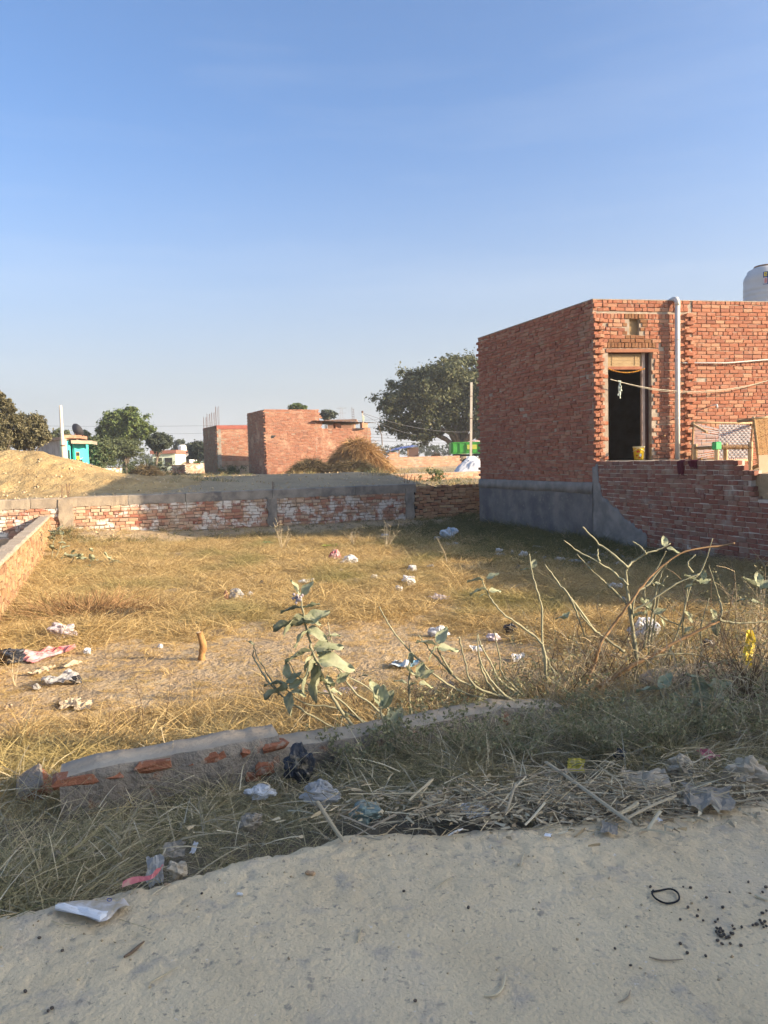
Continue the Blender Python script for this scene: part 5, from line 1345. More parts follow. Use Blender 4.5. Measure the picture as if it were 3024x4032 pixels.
for i in range(nz):
    f0, f1 = i / nz, (i + 1) / nz; r0_, r1_ = 1.6 - 1.25 * f0, 1.6 - 1.25 * f1; sg_ = 1 if i % 2 else -1
    mb.tube([(py_b.x - sg_ * r0_, py_b.y - r0_, Hp * f0), (py_b.x + sg_ * r1_, py_b.y - r1_, Hp * f1)], 0.06, 4); mb.tube([(py_b.x - r1_, py_b.y - r1_, Hp * f1), (py_b.x + r1_, py_b.y - r1_, Hp * f1)], 0.06, 4)
mb.build('bracing', mat('pylon_steel2', (0.35, 0.35, 0.36)), t)
mb = MB()
for f_ in (.80, .90, .985): mb.bar((py_b.x - 1.9, py_b.y, Hp * f_), (py_b.x + 1.9, py_b.y, Hp * f_), 0.12)
mb.build('crossarm', mat('pylon_steel3', (0.35, 0.35, 0.36)), t)

# ------------------------------------------------------------------ trees
def leaf_cloud(centers, rad, per, size, flat=0.8, aspect=0.55):
    """centers (n,3), rad (n,), quads; returns V,F"""
    n = len(centers); N = n * per
    c = np.repeat(centers, per, 0); r_ = np.repeat(rad, per)
    d = rng.normal(size=(N, 3)); d /= np.linalg.norm(d, axis=1)[:, None]
    q = np.abs(rng.normal(0, 0.52, N))
    p = c + d * (r_ * q)[:, None] * np.array((1, 1, flat))
    nrm = d * 0.7 + rng.normal(size=(N, 3)) * 0.6 + np.array((0, 0, 0.5)); nrm /= np.linalg.norm(nrm, axis=1)[:, None]
    t1 = np.cross(nrm, rng.normal(size=(N, 3))); t1 /= np.linalg.norm(t1, axis=1)[:, None] + 1e-9
    t2 = np.cross(nrm, t1)
    s_ = size * rng.uniform(.6, 1.35, N)[:, None]
    V = np.stack([p - t1 * s_, p - t2 * s_ * aspect + nrm * s_ * .15, p + t1 * s_, p + t2 * s_ * aspect + nrm * s_ * .15], 1).reshape(-1, 3)
    F = np.arange(N * 4).reshape(-1, 4)
    return V, F
def tree(name, label, base, crown, radii, ncl, per, size, mt, rcl=0.28, trunk_r=0.25, fork=0.35, seed=0, flat=0.8, shell=0.5, lobes=None, group=None, trunkmat='bark', nlimb=9, aspect=.55, base_cut=-1.0):
    """crown = centre (world), radii = ellipsoid radii; lobes = list of (offset fraction, scale)"""
    global rng
    rng = np.random.default_rng(seed)
    rnd_ = random.Random(seed)
    base = Vector(base); crown = Vector(crown); t = thing(name, base, label, 'tree', group)
    lobes = lobes or [((0, 0, 0), 1.0)]
    C_ = []; Rr = []
    tot = sum(l[1] ** 2 for l in lobes)
    for (ox, oy, oz), sc in lobes:
        for _ in range(max(3, int(ncl * sc ** 2 / tot))):
            while True:
                d = rng.normal(size=3); d /= np.linalg.norm(d)
                if d[2] > base_cut: break
            k = 1 + 0.22 * mn.noise(Vector(tuple(d * 1.7 + seed)))
            q = (shell + (1 - shell) * rng.random()) * k
            C_.append(np.array(crown) + np.array(radii) * (np.array((ox, oy, oz)) + d * q * sc * (1 - rcl * .6)))
            Rr.append(rcl * sc * min(radii) * rng.uniform(.7, 1.25))
    C_ = np.array(C_); Rr = np.array(Rr)
    V, F = leaf_cloud(C_, Rr, per, size, flat, aspect)
    o = new_obj('crown', np_mesh('crown', V - np.array(base), F, mt), t)
    fk = base.lerp(Vector((crown.x, crown.y, base.z + (crown.z - base.z))), fork)
    mb = MB(); mb.tube([base - Vector((0, 0, .2)), base.lerp(fk, .5) + Vector((rnd_.uniform(-.1, .1), 0, 0)), fk], [trunk_r * 1.25, trunk_r, trunk_r * .85], 8); tk_ = mb.build('trunk', M[trunkmat], t, smooth=True)
    mb = MB()
    for i in rnd_.sample(range(len(C_)), min(nlimb, len(C_))):
        e = Vector(C_[i]); m1 = fk.lerp(e, .45) + Vector((rnd_.uniform(-.1, .1) * radii[0], rnd_.uniform(-.1, .1) * radii[1], 0.06 * radii[2]))
        mb.tube([fk - Vector((0, 0, trunk_r)), fk.lerp(m1, .5), m1, e], [trunk_r * .55, trunk_r * .38, trunk_r * .24, trunk_r * .06], 5)
    mb.build('limb', M[trunkmat], tk_, smooth=True)
    return t
def tree_px(name, label, pxc, pyc, rx, ry, Y, pxb, mt, ncl, per, size, **kw):
    c = ay(pxc, pyc, Y); s_ = Y / FOC; b = ay(pxb, 1800, Y)
    return tree(name, label, (b.x, Y, 0.65), c, (rx * s_, rx * s_ * .85, ry * s_), ncl, per, size, M[mt], **kw)
tree_px('broad_tree', 'huge dark spreading tree beside the big brick house', 1790, 1570, 300, 205, 74, 1818, 'leaf_big', 640, 150, 0.15, seed=3, trunk_r=0.55, fork=.30, rcl=.34, shell=.25, nlimb=22,
        lobes=[((0, 0, .12), .82), ((-.58, 0, -.02), .55), ((-.70, -.1, -.50), .38), ((-.50, .1, .30), .45), ((-.80, 0, -.15), .30), ((-.42, -.1, -.62), .30), ((.5, 0, .1), .6), ((.1, .1, .55), .48), ((-.3, 0, .42), .42), ((.35, -.2, -.45), .45), ((-.28, -.2, -.42), .38)])
tree_px('round_tree', 'round bright green tree behind the flat-topped thorn tree', 490, 1690, 136, 96, 70, 492, 'leaf_bright', 380, 110, 0.13, seed=5, trunk_r=0.3, shell=.4, rcl=.30,
        lobes=[((0, 0, .1), .85), ((-.45, 0, -.25), .5), ((.5, 0, -.1), .5), ((.1, 0, .45), .5), ((-.75, 0, -.5), .28)])
tree_px('thorn_tree', 'flat-topped feathery thorn tree below the round tree', 492, 1768, 105, 55, 58, 495, 'leaf_acacia', 120, 130, 0.085, seed=9, trunk_r=0.14, flat=.35, shell=.2, rcl=.5, aspect=.35)
tree_px('leafy_tree', 'small leafy tree right of the thorn tree', 628, 1740, 58, 42, 62, 606, 'leaf_far', 110, 80, 0.12, seed=12, trunk_r=0.11, fork=.55, shell=.35, rcl=.34)
tree_px('leafy_tree', 'dark bushy tree at the corner of the turquoise house', 395, 1782, 75, 72, 52, 400, 'leaf_acacia', 220, 90, 0.10, seed=15, trunk_r=0.12, shell=.3, rcl=.32)
tree_px('far_tree', 'far hazy tree left of the bar-topped house', 712, 1760, 42, 36, 120, 712, 'leaf_far', 40, 90, 0.22, seed=17, trunk_r=.2, rcl=.35)
tree_px('far_tree', 'dark tree against the side of the bar-topped house', 778, 1775, 48, 45, 80, 780, 'leaf_far', 50, 120, 0.16, seed=18, trunk_r=.2, rcl=.35)
tree_px('olive_tree', 'tall olive-grey tree rising at the left frame edge', -10, 1680, 95, 160, 33, 0, 'leaf_olive', 420, 90, 0.062, seed=21, trunk_r=.14, shell=.3, rcl=.32, lobes=[((0, 0, -.2), .75), ((.45, 0, .35), .42), ((.1, 0, .62), .36), ((.0, 0, .85), .2), ((.75, 0, .1), .35)])
tree_px('olive_tree', 'rounded olive-grey tree overhanging the sandy mound', 118, 1700, 88, 98, 34, 110, 'leaf_olive', 420, 90, 0.062, seed=22, trunk_r=.13, shell=.3, rcl=.32, lobes=[((0, 0, 0), .85), ((-.5, 0, -.3), .55), ((.35, 0, .25), .5), ((.55, 0, -.2), .42)])
tree_px('far_tree', 'sparse tree behind the turquoise house roof', 238, 1715, 50, 32, 75, 240, 'leaf_acacia', 45, 60, 0.13, seed=25, trunk_r=.15, rcl=.32)
tree_px('far_tree', 'dark tree behind the satellite dish', 330, 1722, 38, 34, 72, 330, 'leaf_acacia', 45, 120, 0.13, seed=26, trunk_r=.15, rcl=.35)
tree_px('far_tree', 'tree top showing above the square brick house', 1172, 1608, 42, 22, 82, 1172, 'leaf_bright', 40, 120, 0.17, seed=28, trunk_r=.2, rcl=.35)
tree_px('far_tree', 'tree top behind the stepped corner of the square house', 1292, 1632, 36, 24, 90, 1292, 'leaf_far', 40, 120, 0.18, seed=29, trunk_r=.2, rcl=.35)
# far belts of trees that read as one mass
def belt(name, label, px0, px1, pyt, Y, n, mt, h=28, seed=0):
    global rng
    rng = np.random.default_rng(seed)
    C_ = []; Rr = []
    for _ in range(n):
        px = rng.uniform(px0, px1); top = pyt + 14 * mn.noise(Vector((px * 0.012, seed, 0))) + 6 * mn.noise(Vector((px * .05, seed, 1)))
        py = rng.uniform(top, pyt + h); p = ay(px, py, Y + rng.uniform(-6, 6)); C_.append(tuple(p)); Rr.append(rng.uniform(7, 14) * Y / FOC)
    V, F = leaf_cloud(np.array(C_), np.array(Rr), 60, 9 * Y / FOC * .28, .9, .7)
    o = new_obj(name, np_mesh(name, V, F, mt)); tag(o, label, 'trees', kind='stuff')
belt('tree_belt', 'hazy belt of distant trees under the big tree', 1440, 1960, 1752, 150, 320, M['leaf_far'], 40, 1)
belt('tree_belt', 'hazy belt of distant trees on the left horizon', -250, 820, 1795, 170, 420, M['leaf_far'], 30, 2)
belt('tree_belt', 'hazy belt of distant trees behind the brick houses', 780, 1500, 1785, 170, 260, M['leaf_far'], 28, 3)
def bush(label, px, py, Y, w, h, n, mt, size, seed, cat='bush'):
    global rng
    rng = np.random.default_rng(seed)
    b = ay(px, py, Y); b.z = gz(b.x, b.y); t = thing('bush', b, label, cat)
    C_ = np.array([(b.x + rng.normal() * w * .35, b.y + rng.normal() * w * .25, b.z + h * rng.random() ** .8) for _ in range(n)])
    V, F = leaf_cloud(C_, np.full(n, w * .22), 60, size, .9, .5); o = new_obj('foliage', np_mesh('foliage', V - np.array(b), F, M[mt]), t)
    mb = MB()
    for i in range(0, n, max(1, n // 10)): mb.tube([b, b.lerp(Vector(C_[i]), .6) + Vector((.03, 0, .02)), Vector(C_[i])], [.02, .012, .004], 4)
    mb.build('stem', M['twig'], t)
bush('green bush at the foot of the low wall left of the bar-topped house', 790, 1825, 58, 1.6, .8, 24, 'leaf_bright', .07, 31)
bush('scrubby bush behind the dung-straw mound', 500, 1840, 46, 2.2, .9, 26, 'leaf_acacia', .06, 32)
bush('weeds at the corner of the bar-topped house', 905, 1862, 46, 1.5, .45, 22, 'leaf_acacia', .05, 33)
bush('weeds growing against the thin brick wall', 1715, 1895, 31.5, 0.9, .5, 18, 'leaf_bright', .035, 34)
bush('dry weeds left of the crumbling brick stack', 640, 1850, 48, 2.0, .5, 20, 'leaf_olive', .06, 35)
bush('shrubs under the leafy tree by the far shed', 560, 1812, 64, 3.0, 1.0, 26, 'leaf_acacia', .09, 36)
# clods scattered on the earth behind the wall and on the mound
def clods(name, label, n, fpos, smin, smax, mt, seed):
    r2 = np.random.default_rng(seed)
    base = np.array([(1, 0, 0), (-1, 0, 0), (0, 1, 0), (0, -1, 0), (0, 0, 1), (0, 0, -1)], float); bf = np.array([(0, 2, 4), (2, 1, 4), (1, 3, 4), (3, 0, 4), (2, 0, 5), (1, 2, 5), (3, 1, 5), (0, 3, 5)])
    Vs = []; Fs = []
    for i in range(n):
        p = fpos(r2)
        s_ = smin + (smax - smin) * r2.random() ** 3
        rm = np.array(Euler(tuple(r2.random(3) * 6)).to_matrix()); Vs.append((base * s_ * r2.uniform(.6, 1.2, (6, 3)) * (1, 1, .7)) @ rm.T + np.array(p)); Fs.append(bf + 6 * i)
    o = new_obj(name, np_mesh(name, np.concatenate(Vs), np.concatenate(Fs), mt)); tag(o, label, 'rubble', kind='stuff')
def fp1(r2):
    u, v = r2.uniform(-4, 12), V_BACK + .2 + 8 * r2.random() ** 1.5
    x, y = xy(u, v); return x, y, max(gz(x, y), f_mound(u, v)[2] if u < 4 else -9)
clods('clods', 'loose clods on the bare earth behind the back wall', 2600, fp1, .008, .07, M['clod'], 3)
def fp2(r2):
    u, v = r2.uniform(-1.2, 10), V_BACK - .05 - 1.3 * r2.random() ** 1.6
    x, y = xy(u, v); return x, y, gz(x, y)
clods('clods', 'clods and brick crumbs along the foot of the back wall', 900, fp2, .008, .06, M['clod'], 4)
def fp3(r2):
    u = r2.uniform(-1.5, 4); t = 0.02 + 2.2 * r2.random() ** 2.2; x, y, z = f_road(u, t); return x, y, z + .001
clods('grit', 'grit and small crumbs of earth on the dusty road', 1500, fp3, .0012, .008, M['clod'], 5)
CLEAR = [(az(px, py, -0.12), r_) for px, py, r_ in ((1178, 3080, .12), (1030, 3145, .10), (1262, 3160, .13), (1428, 3235, .13), (987, 3262, .08), (1233, 3080, .07), (1869, 3210, .12), (1724, 3200, .09), (612, 3460, .08), (702, 3460, .09), (550, 3480, .08), (2540, 3130, .16), (2785, 3190, .16), (2945, 3115, .17), (2680, 3060, .11), (2266, 3045, .08), (2172, 3160, .11), (2442, 3000, .06), (150, 3460, .04), (2790, 3010, .06), (125, 3200, .12))]
# ------------------------------------------------------------------ grass (stuff): tufts scattered with geometry nodes
def tuft_mesh(name, n, rad, lmin, lmax, w, lean, curl, mt, seed, K=3):
    r2 = random.Random(seed)
    V = []; F = []
    for i in range(n):
        a = r2.uniform(0, 6.283); rr = rad * math.sqrt(r2.random()); p = Vector((rr * math.cos(a), rr * math.sin(a), -0.01))
        d = Vector((r2.gauss(0, lean), r2.gauss(0, lean), 1)).normalized(); L = r2.uniform(lmin, lmax); kx = Vector((r2.gauss(0, curl), r2.gauss(0, curl), -abs(r2.gauss(0, curl * .8))))
        s_ = d.cross(Vector((r2.gauss(0, 1), r2.gauss(0, 1), r2.gauss(0, .3)))).normalized(); b = len(V)
        for k in range(K + 1):
            t = k / K; c = p + d * L * t + kx * L * t * t; c.z = max(c.z, 0.002 + 0.01 * r2.random()) if k else c.z; ww = w * (1 - .75 * t)
            V += [tuple(c - s_ * ww), tuple(c + s_ * ww)]
        for k in range(K): F.append((b + 2 * k, b + 2 * k + 1, b + 2 * k + 3, b + 2 * k + 2))
    return np_mesh(name, np.array(V), np.array(F), mt)
def scatter(name, label, protos, pts):
    """pts: list of (x,y,z,scale,rotz,tiltx,tilty,pick)"""
    A_ = np.array(pts, float)
    me = bpy.data.meshes.new(name); me.vertices.add(len(A_)); me.vertices.foreach_set('co', A_[:, :3].astype(np.float32).ravel())
    at = me.attributes.new('scl', 'FLOAT', 'POINT'); at.data.foreach_set('value', A_[:, 3].astype(np.float32))
    at = me.attributes.new('rot', 'FLOAT_VECTOR', 'POINT'); at.data.foreach_set('vector', A_[:, [5, 6, 4]].astype(np.float32).ravel())
    at = me.attributes.new('pick', 'INT', 'POINT'); at.data.foreach_set('value', A_[:, 7].astype(np.int32))
    o = new_obj(name, me); tag(o, label, 'grass', kind='stuff')
    col = bpy.data.collections.new(name + '_tufts')
    for i, pm in enumerate(protos):
        col.objects.link(bpy.data.objects.new('%s_tuft_%02d' % (name, i), pm))
    ng = bpy.data.node_groups.new(name + '_nodes', 'GeometryNodeTree')
    ng.interface.new_socket('Geometry', in_out='INPUT', socket_type='NodeSocketGeometry'); ng.interface.new_socket('Geometry', in_out='OUTPUT', socket_type='NodeSocketGeometry')
    N = ng.nodes; L = ng.links.new
    gi = N.new('NodeGroupInput'); go = N.new('NodeGroupOutput'); ip = N.new('GeometryNodeInstanceOnPoints'); ci = N.new('GeometryNodeCollectionInfo')
    ci.inputs['Collection'].default_value = col; ci.inputs['Separate Children'].default_value = True; ci.inputs['Reset Children'].default_value = True
    def attr(nm, ty):
        q = N.new('GeometryNodeInputNamedAttribute'); q.data_type = ty; q.inputs['Name'].default_value = nm; return q.outputs['Attribute']
    ip.inputs['Pick Instance'].default_value = True
    L(gi.outputs[0], ip.inputs['Points']); L(ci.outputs[0], ip.inputs['Instance']); L(attr('pick', 'INT'), ip.inputs['Instance Index']); L(attr('scl', 'FLOAT'), ip.inputs['Scale'])
    er = N.new('FunctionNodeEulerToRotation'); L(attr('rot', 'FLOAT_VECTOR'), er.inputs[0]); L(er.outputs[0], ip.inputs['Rotation'])
    L(ip.outputs['Instances'], go.inputs[0])
    md = o.modifiers.new('scatter', 'NODES'); md.node_group = ng
    return o
dry = [tuft_mesh('dry%d' % i, 26, 0.085, 0.06, 0.19, 0.0028, 0.6, 0.8, M['grass_dry'], i) for i in range(5)] + \
      [tuft_mesh('straw%d' % i, 26, 0.11, 0.06, 0.15, 0.0027, 2.2, 0.4, M['grass_straw'], 20 + i, 2) for i in range(3)]
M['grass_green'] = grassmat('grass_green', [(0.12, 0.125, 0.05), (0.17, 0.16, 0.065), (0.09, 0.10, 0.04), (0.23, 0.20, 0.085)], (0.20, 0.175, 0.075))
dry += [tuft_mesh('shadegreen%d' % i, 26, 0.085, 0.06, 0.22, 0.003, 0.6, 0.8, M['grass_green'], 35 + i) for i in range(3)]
pts = []
r3 = random.Random(5)
pth = [az(*p, -0.42) for p in ((60, 2740), (420, 2640), (800, 2620), (1200, 2560), (1500, 2540), (1700, 2600))]
def path_d(x, y):
    best = 9
    for a_, b_ in zip(pth, pth[1:]):
        vx, vy = b_.x - a_.x, b_.y - a_.y; t = max(0, min(1, ((x - a_.x) * vx + (y - a_.y) * vy) / (vx * vx + vy * vy))); best = min(best, math.hypot(x - a_.x - vx * t, (y - a_.y - vy * t)))
    return best
def in_view(x, y, z, m=120):
    px, py, w = proj((x, y, z)); return w > 0.3 and -m < px < 3024 + m and 1700 < py < 4032 + m
N_PLOT = 80000
for i in range(N_PLOT):
    v = 4.12 + (V_BACK - 4.2) * r3.random() ** 1.5; u = r3.uniform(-1.25, 11.6)
    x, y = xy(u, v)
    if (x - Kx) * math.cos(tp) + (y - Ky) * math.sin(tp) > -0.05: continue
    z = gz(x, y)
    if not in_view(x, y, z): continue
    bare = sm(v, 19.0, 20.3) * (0.9 if -.5 < u < 8.5 else .4)
    if r3.random() < bare: continue
    d = path_d(x, y); pw_ = 1 - sm(d, 0.75 + .5 * fbm(x * .8, y * .8, 7), 1.7)
    dens = 0.62 + 0.65 * fbm(x * 0.9, y * 0.9, 3) + 0.75 * fbm(x * 4.2, y * 4.2, 4, 2)
    dens *= 1 - 0.55 * pw_
    if r3.random() > max(dens, 0.12): continue
    hgt = 0.95 + 0.6 * fbm(x * 1.3, y * 1.3, 8) + 0.5 * fbm(x * 4.2, y * 4.2, 4, 2)
    if r3.random() < 0.15 + 0.8 * pw_: pk = 5 + r3.randrange(3); s_ = r3.uniform(.5, 1.0) * (1 - .35 * pw_)
    else: pk = r3.randrange(5); s_ = r3.uniform(.6, 1.45) * max(.45, hgt) * (1 - .4 * pw_)
    dw = -((x - Kx) * math.cos(tp) + (y - Ky) * math.sin(tp))          # greener growth along the walls, its dark colour also standing in for shade
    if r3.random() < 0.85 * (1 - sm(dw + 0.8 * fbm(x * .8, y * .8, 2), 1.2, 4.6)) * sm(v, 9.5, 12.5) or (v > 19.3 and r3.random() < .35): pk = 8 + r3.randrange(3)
    pts.append((x, y, z, s_, r3.uniform(0, 6.28), r3.gauss(0, .15), r3.gauss(0, .15), pk))
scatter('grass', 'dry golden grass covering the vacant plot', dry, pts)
NPG = len(pts)
ver = [tuft_mesh('verge%d' % i, 13, 0.07, 0.12, 0.30, 0.0030, 0.6, 0.8, M['grass_verge'], 50 + i, 4) for i in range(5)] + \
      [tuft_mesh('vflat%d' % i, 12, 0.09, 0.1, 0.24, 0.0028, 1.6, 0.4, M['grass_verge'], 60 + i, 3) for i in range(3)] + \
      [tuft_mesh('vdry%d' % i, 9, 0.08, 0.12, 0.30, 0.0028, 0.9, 0.6, M['straw'], 70 + i, 3) for i in range(3)]
pts = []
for i in range(21000):
    u = r3.uniform(-2.4, 6.0); e = edge_v(u); v = e - 0.0 + (4.9 - e) * r3.random()
    x, y = xy(u, v); z = gz(x, y)
    if not in_view(x, y, z): continue
    if any((x - c_.x) ** 2 + (y - c_.y) ** 2 < r_ * r_ for c_, r_ in CLEAR): continue
    t = v - e
    near = sm(t, -0.02, 0.10)
    if u > 1.0 and t < 0.55: near *= sm(t, .15, .55)
    if u > 0.5 and t < 0.22: near *= .35
    if r3.random() > near * (0.62 + .5 * fbm(x * 2, y * 2, 5)): continue
    if 3.86 < v < 4.14 and -0.35 < u < 2.9 and r3.random() < (.995 if u < k1[0] else .93): continue
    s_ = r3.uniform(.5, 1.1) * (0.75 + .5 * fbm(x * 1.7, y * 1.7, 2))
    if v > 4.14: s_ *= .8
    pk = r3.choice([0, 1, 2, 3, 4, 0, 1, 2, 3, 4, 5, 6, 7, 8, 9, 10])
    pts.append((x, y, z, max(.3, s_), r3.uniform(0, 6.28), r3.gauss(0, .2), r3.gauss(0, .2), pk))
scatter('verge_grass', 'dusty grey-green grass on the verge between road and low wall', ver, pts)
# sparse weeds on the fields behind
tw = [tuft_mesh('field%d' % i, 20, .25, .1, .4, .006, .6, .5, M['grass_dry'], 90 + i, 2) for i in range(3)] + [tuft_mesh('fieldg%d' % i, 20, .25, .1, .35, .008, .6, .5, M['leaf_acacia'], 95 + i, 2) for i in range(2)]
pts = []
for i in range(5000):
    v = V_BACK + 3 + 60 * r3.random() ** 1.6; u = r3.uniform(-20, 40); x, y = xy(u, v)
    z = gz(x, y); px, py, w = proj((x, y, z))
    if not (-50 < px < 3100) or fbm(x * .25, y * .25, 3) < .05: continue
    pts.append((x, y, z, r3.uniform(.5, 1.1), r3.uniform(0, 6.28), 0, 0, r3.randrange(5)))
scatter('field_weeds', 'tufts of dry weeds scattered over the fields behind', tw, pts)

# ------------------------------------------------------------------ milkweed plants and shrubs beside the road
def cr(pts, n=5):
    """Catmull-Rom through points"""
    P_ = [Vector(p) for p in pts]; out = []
    if len(P_) < 3: return P_
    for i in range(len(P_) - 1):
        p0 = P_[max(i - 1, 0)]; p1 = P_[i]; p2 = P_[i + 1]; p3 = P_[min(i + 2, len(P_) - 1)]
        for k in range(n):
            t = k / n; out.append(0.5 * ((2 * p1) + (p2 - p0) * t + (2 * p0 - 5 * p1 + 4 * p2 - p3) * t * t + (3 * p1 - p0 - 3 * p2 + p3) * t ** 3))
    out.append(P_[-1]); return out
def leaf_mesh(L, W, curl, cup, seed, mt):
    r2 = random.Random(seed); P = []
    for i in range(9):
        t = i / 8; w_ = W * (math.sin(math.pi * min(1, t * .93 + .07)) ** .65) * (1.05 - .3 * t); c = Vector((L * t, 0, -curl * L * t * t))
        P.append([c + Vector((0, y * w_, cup * W * abs(y) ** 1.3 + .012 * math.sin(t * 9 + y * 4 + seed))) for y in (-1, -.55, 0, .55, 1)])
    mb = MB(); mb.grid(P)
    me = bpy.data.meshes.new('leaf'); me.from_pydata([tuple(v) for v in mb.v], [], mb.f); me.materials.append(mt); me.polygons.foreach_set('use_smooth', [True] * len(me.polygons)); return me
LEAF = [leaf_mesh(0.15, 0.048, c_, q_, i, M['cal_leaf']) for i, (c_, q_) in enumerate(((.1, .3), (.35, .2), (.6, .15), (.2, .45), (-.1, .3), (.45, .35)))]
def put_leaf(parent, p, az_, el, roll, s_, k=None):
    o = bpy.data.objects.new('leaf', LEAF[random.randrange(6) if k is None else k]); COL.objects.link(o); o.parent = parent
    o.location = Vector(p) - RL[parent.name]; o.rotation_euler = Euler((roll, -el, az_), 'XYZ'); o.scale = (s_,) * 3; RL[o.name] = RL[parent.name]; return o
def stems(parent, lines, Y, r, mt, dy=0.0, nm='stem'):
    outs = []
    for ln in lines:
        yy = ln[0] if isinstance(ln[0], (int, float)) else Y
        pp = ln[1:] if isinstance(ln[0], (int, float)) else ln
        pts_ = [ay(px, py, yy + dy * (i / len(pp)) + random.uniform(-.03, .03)) for i, (px, py) in enumerate(pp)]
        c = cr(pts_); n = len(c)
        mb = MB(); c = [q_ + Vector((random.gauss(0, .0025), random.gauss(0, .0025), random.gauss(0, .0025))) if 0 < i < n - 1 else q_ for i, q_ in enumerate(c)]; mb.tube(c, [r * (1 - .6 * i / (n - 1)) * random.uniform(.86, 1.16) * (1 + .22 * (i % 5 == 0)) for i in range(n)], 7); mb.build(nm, mt, parent, smooth=True); outs.append(c)
    return outs
# main milkweed with large grey-green leaves
pY = 4.42
mk = thing('milkweed_plant', ay(1450, 2935, pY), 'milkweed with large grey-green leaves leaning left above the low wall', 'plant')
mst = stems(mk, [[(1470, 2960), (1400, 2870), (1330, 2780), (1288, 2700), (1250, 2610), (1225, 2545), (1205, 2470), (1192, 2400), (1184, 2340)]], pY, 0.011, M['cal_stem'])
for px, py, azd, el, ro, s_, k in ((1190, 2345, 20, 50, .5, .62, 0), (1180, 2345, 160, 62, .3, .62, 0), (1188, 2392, 175, 5, .2, .72, 1), (1190, 2395, 8, 15, -.3, .62, 0), (1192, 2425, 185, -15, .5, .80, 2), (1194, 2428, -10, -12, .3, .66, 1), (1196, 2455, 178, 0, .5, 1.05, 3), (1200, 2450, 15, 22, .6, .95, 0),
                                  (1212, 2480, 200, -30, .2, .72, 1), (1212, 2478, 350, -10, .6, .72, 2), (1232, 2560, 182, -4, .3, 1.0, 1), (1236, 2555, 12, 14, .4, 1.0, 1), (1240, 2575, 215, -30, .6, .66, 5), (1250, 2600, 200, -28, .6, 1.05, 2), (1255, 2600, -4, -2, .4, 1.25, 1), (1262, 2625, 225, -50, .3, 1.15, 5), (1258, 2590, 60, 20, .2, .8, 3),
                                  (1298, 2705, 100, 45, .4, .5, 0), (1303, 2720, 30, -10, .3, .45, 1), (1318, 2700, 170, 20, .2, .7, 4), (1330, 2690, 40, 35, .4, .6, 0)):
    put_leaf(mk, ay(px, py, pY), R(azd) + random.uniform(-.15, .15), R(el), ro, s_ * 1.12, k)
bud = MB()
for _ in range(16): bud.lathe(ay(1172 + random.gauss(0, 9), 2352 + random.gauss(0, 9), pY - .03 + random.uniform(-.02, .02)), [(.002, -.008), (.008, 0), (.008, .006), (.002, .012)], 6)
tag(bud.build('buds', mat('bud_mauve', (0.42, 0.36, 0.38), (0.30, 0.27, 0.27), scale=60), mk), kind='stuff')
# companion branching stems, sparse leaves
mk2 = thing('milkweed_plant', ay(1560, 2930, 4.5), 'sparse milkweed of long bare stems sweeping left along the low wall', 'plant')
stems(mk2, [[(1560, 2930), (1330, 2870), (1180, 2790), (1110, 2740), (1060, 2665), (1010, 2580), (1000, 2535)], [(1100, 2735), (1040, 2660), (1000, 2590), (997, 2560)], [(1620, 2900), (1500, 2760), (1440, 2700), (1350, 2650), (1315, 2600)], [(1600, 2920), (1480, 2790), (1390, 2720), (1340, 2640), (1320, 2585), (1300, 2500), (1292, 2450)],
            [(1500, 2880), (1330, 2790), (1200, 2770), (1100, 2690)], [(1480, 2900), (1330, 2750), (1250, 2720), (1170, 2660), (1135, 2600)]], 4.5, 0.0066, M['cal_stem'])
for px, py, azd, el, ro, s_, k in ((1000, 2540, 150, 25, .3, .4, 0), (1120, 2690, 170, 10, .2, .8, 1), (1130, 2690, 15, 35, .4, .7, 0), (1135, 2710, 190, -10, .5, 1.0, 3), (1140, 2710, 30, 25, .5, .7, 0), (1145, 2725, 250, -40, .3, .8, 2), (1148, 2720, -10, -5, .2, .6, 1), (1130, 2670, 100, 50, .2, .6, 4), (1180, 2720, 0, 10, .2, .3, 1), (1300, 2505, 10, 15, .3, .4, 5), (1300, 2500, 170, -20, .3, .4, 5)):
    put_leaf(mk2, ay(px, py, 4.47), R(azd), R(el), ro, s_, k)
mk3 = thing('milkweed_plant', ay(1520, 2960, 4.2), 'low bright-leaved milkweed sprouting in front of the low wall', 'plant')
stems(mk3, [[(1530, 3000), (1520, 2900), (1500, 2800), (1490, 2740)], [(1545, 3000), (1560, 2900), (1540, 2860)]], 4.2, .009, M['cal_stem'])
for px, py, azd, el, ro, s_, k in ((1490, 2770, 130, 65, .3, .95, 0), (1500, 2790, 35, 45, .5, .85, 0), (1505, 2780, 70, 70, .1, .8, 4), (1530, 2880, 40, 40, .4, .95, 0), (1525, 2880, 165, 20, .2, .7, 1), (1530, 2870, 145, 5, .5, .8, 2), (1540, 2900, 20, 30, .4, .6, 3), (1530, 2925, 270, -60, .3, .8, 5), (1535, 2890, 195, 0, .4, .6, 1), (1540, 2860, 100, 60, .3, .7, 4), (1560, 2850, 60, 50, .1, .7, 0), (1600, 2690, 150, 20, .2, .5, 1)):
    put_leaf(mk3, ay(px, py, 4.2), R(azd), R(el), ro, s_, k)
mk4 = thing('milkweed_plant', ay(2060, 2800, 4.85), 'milkweed of long pale stems arching left from the end of the low wall', 'plant')
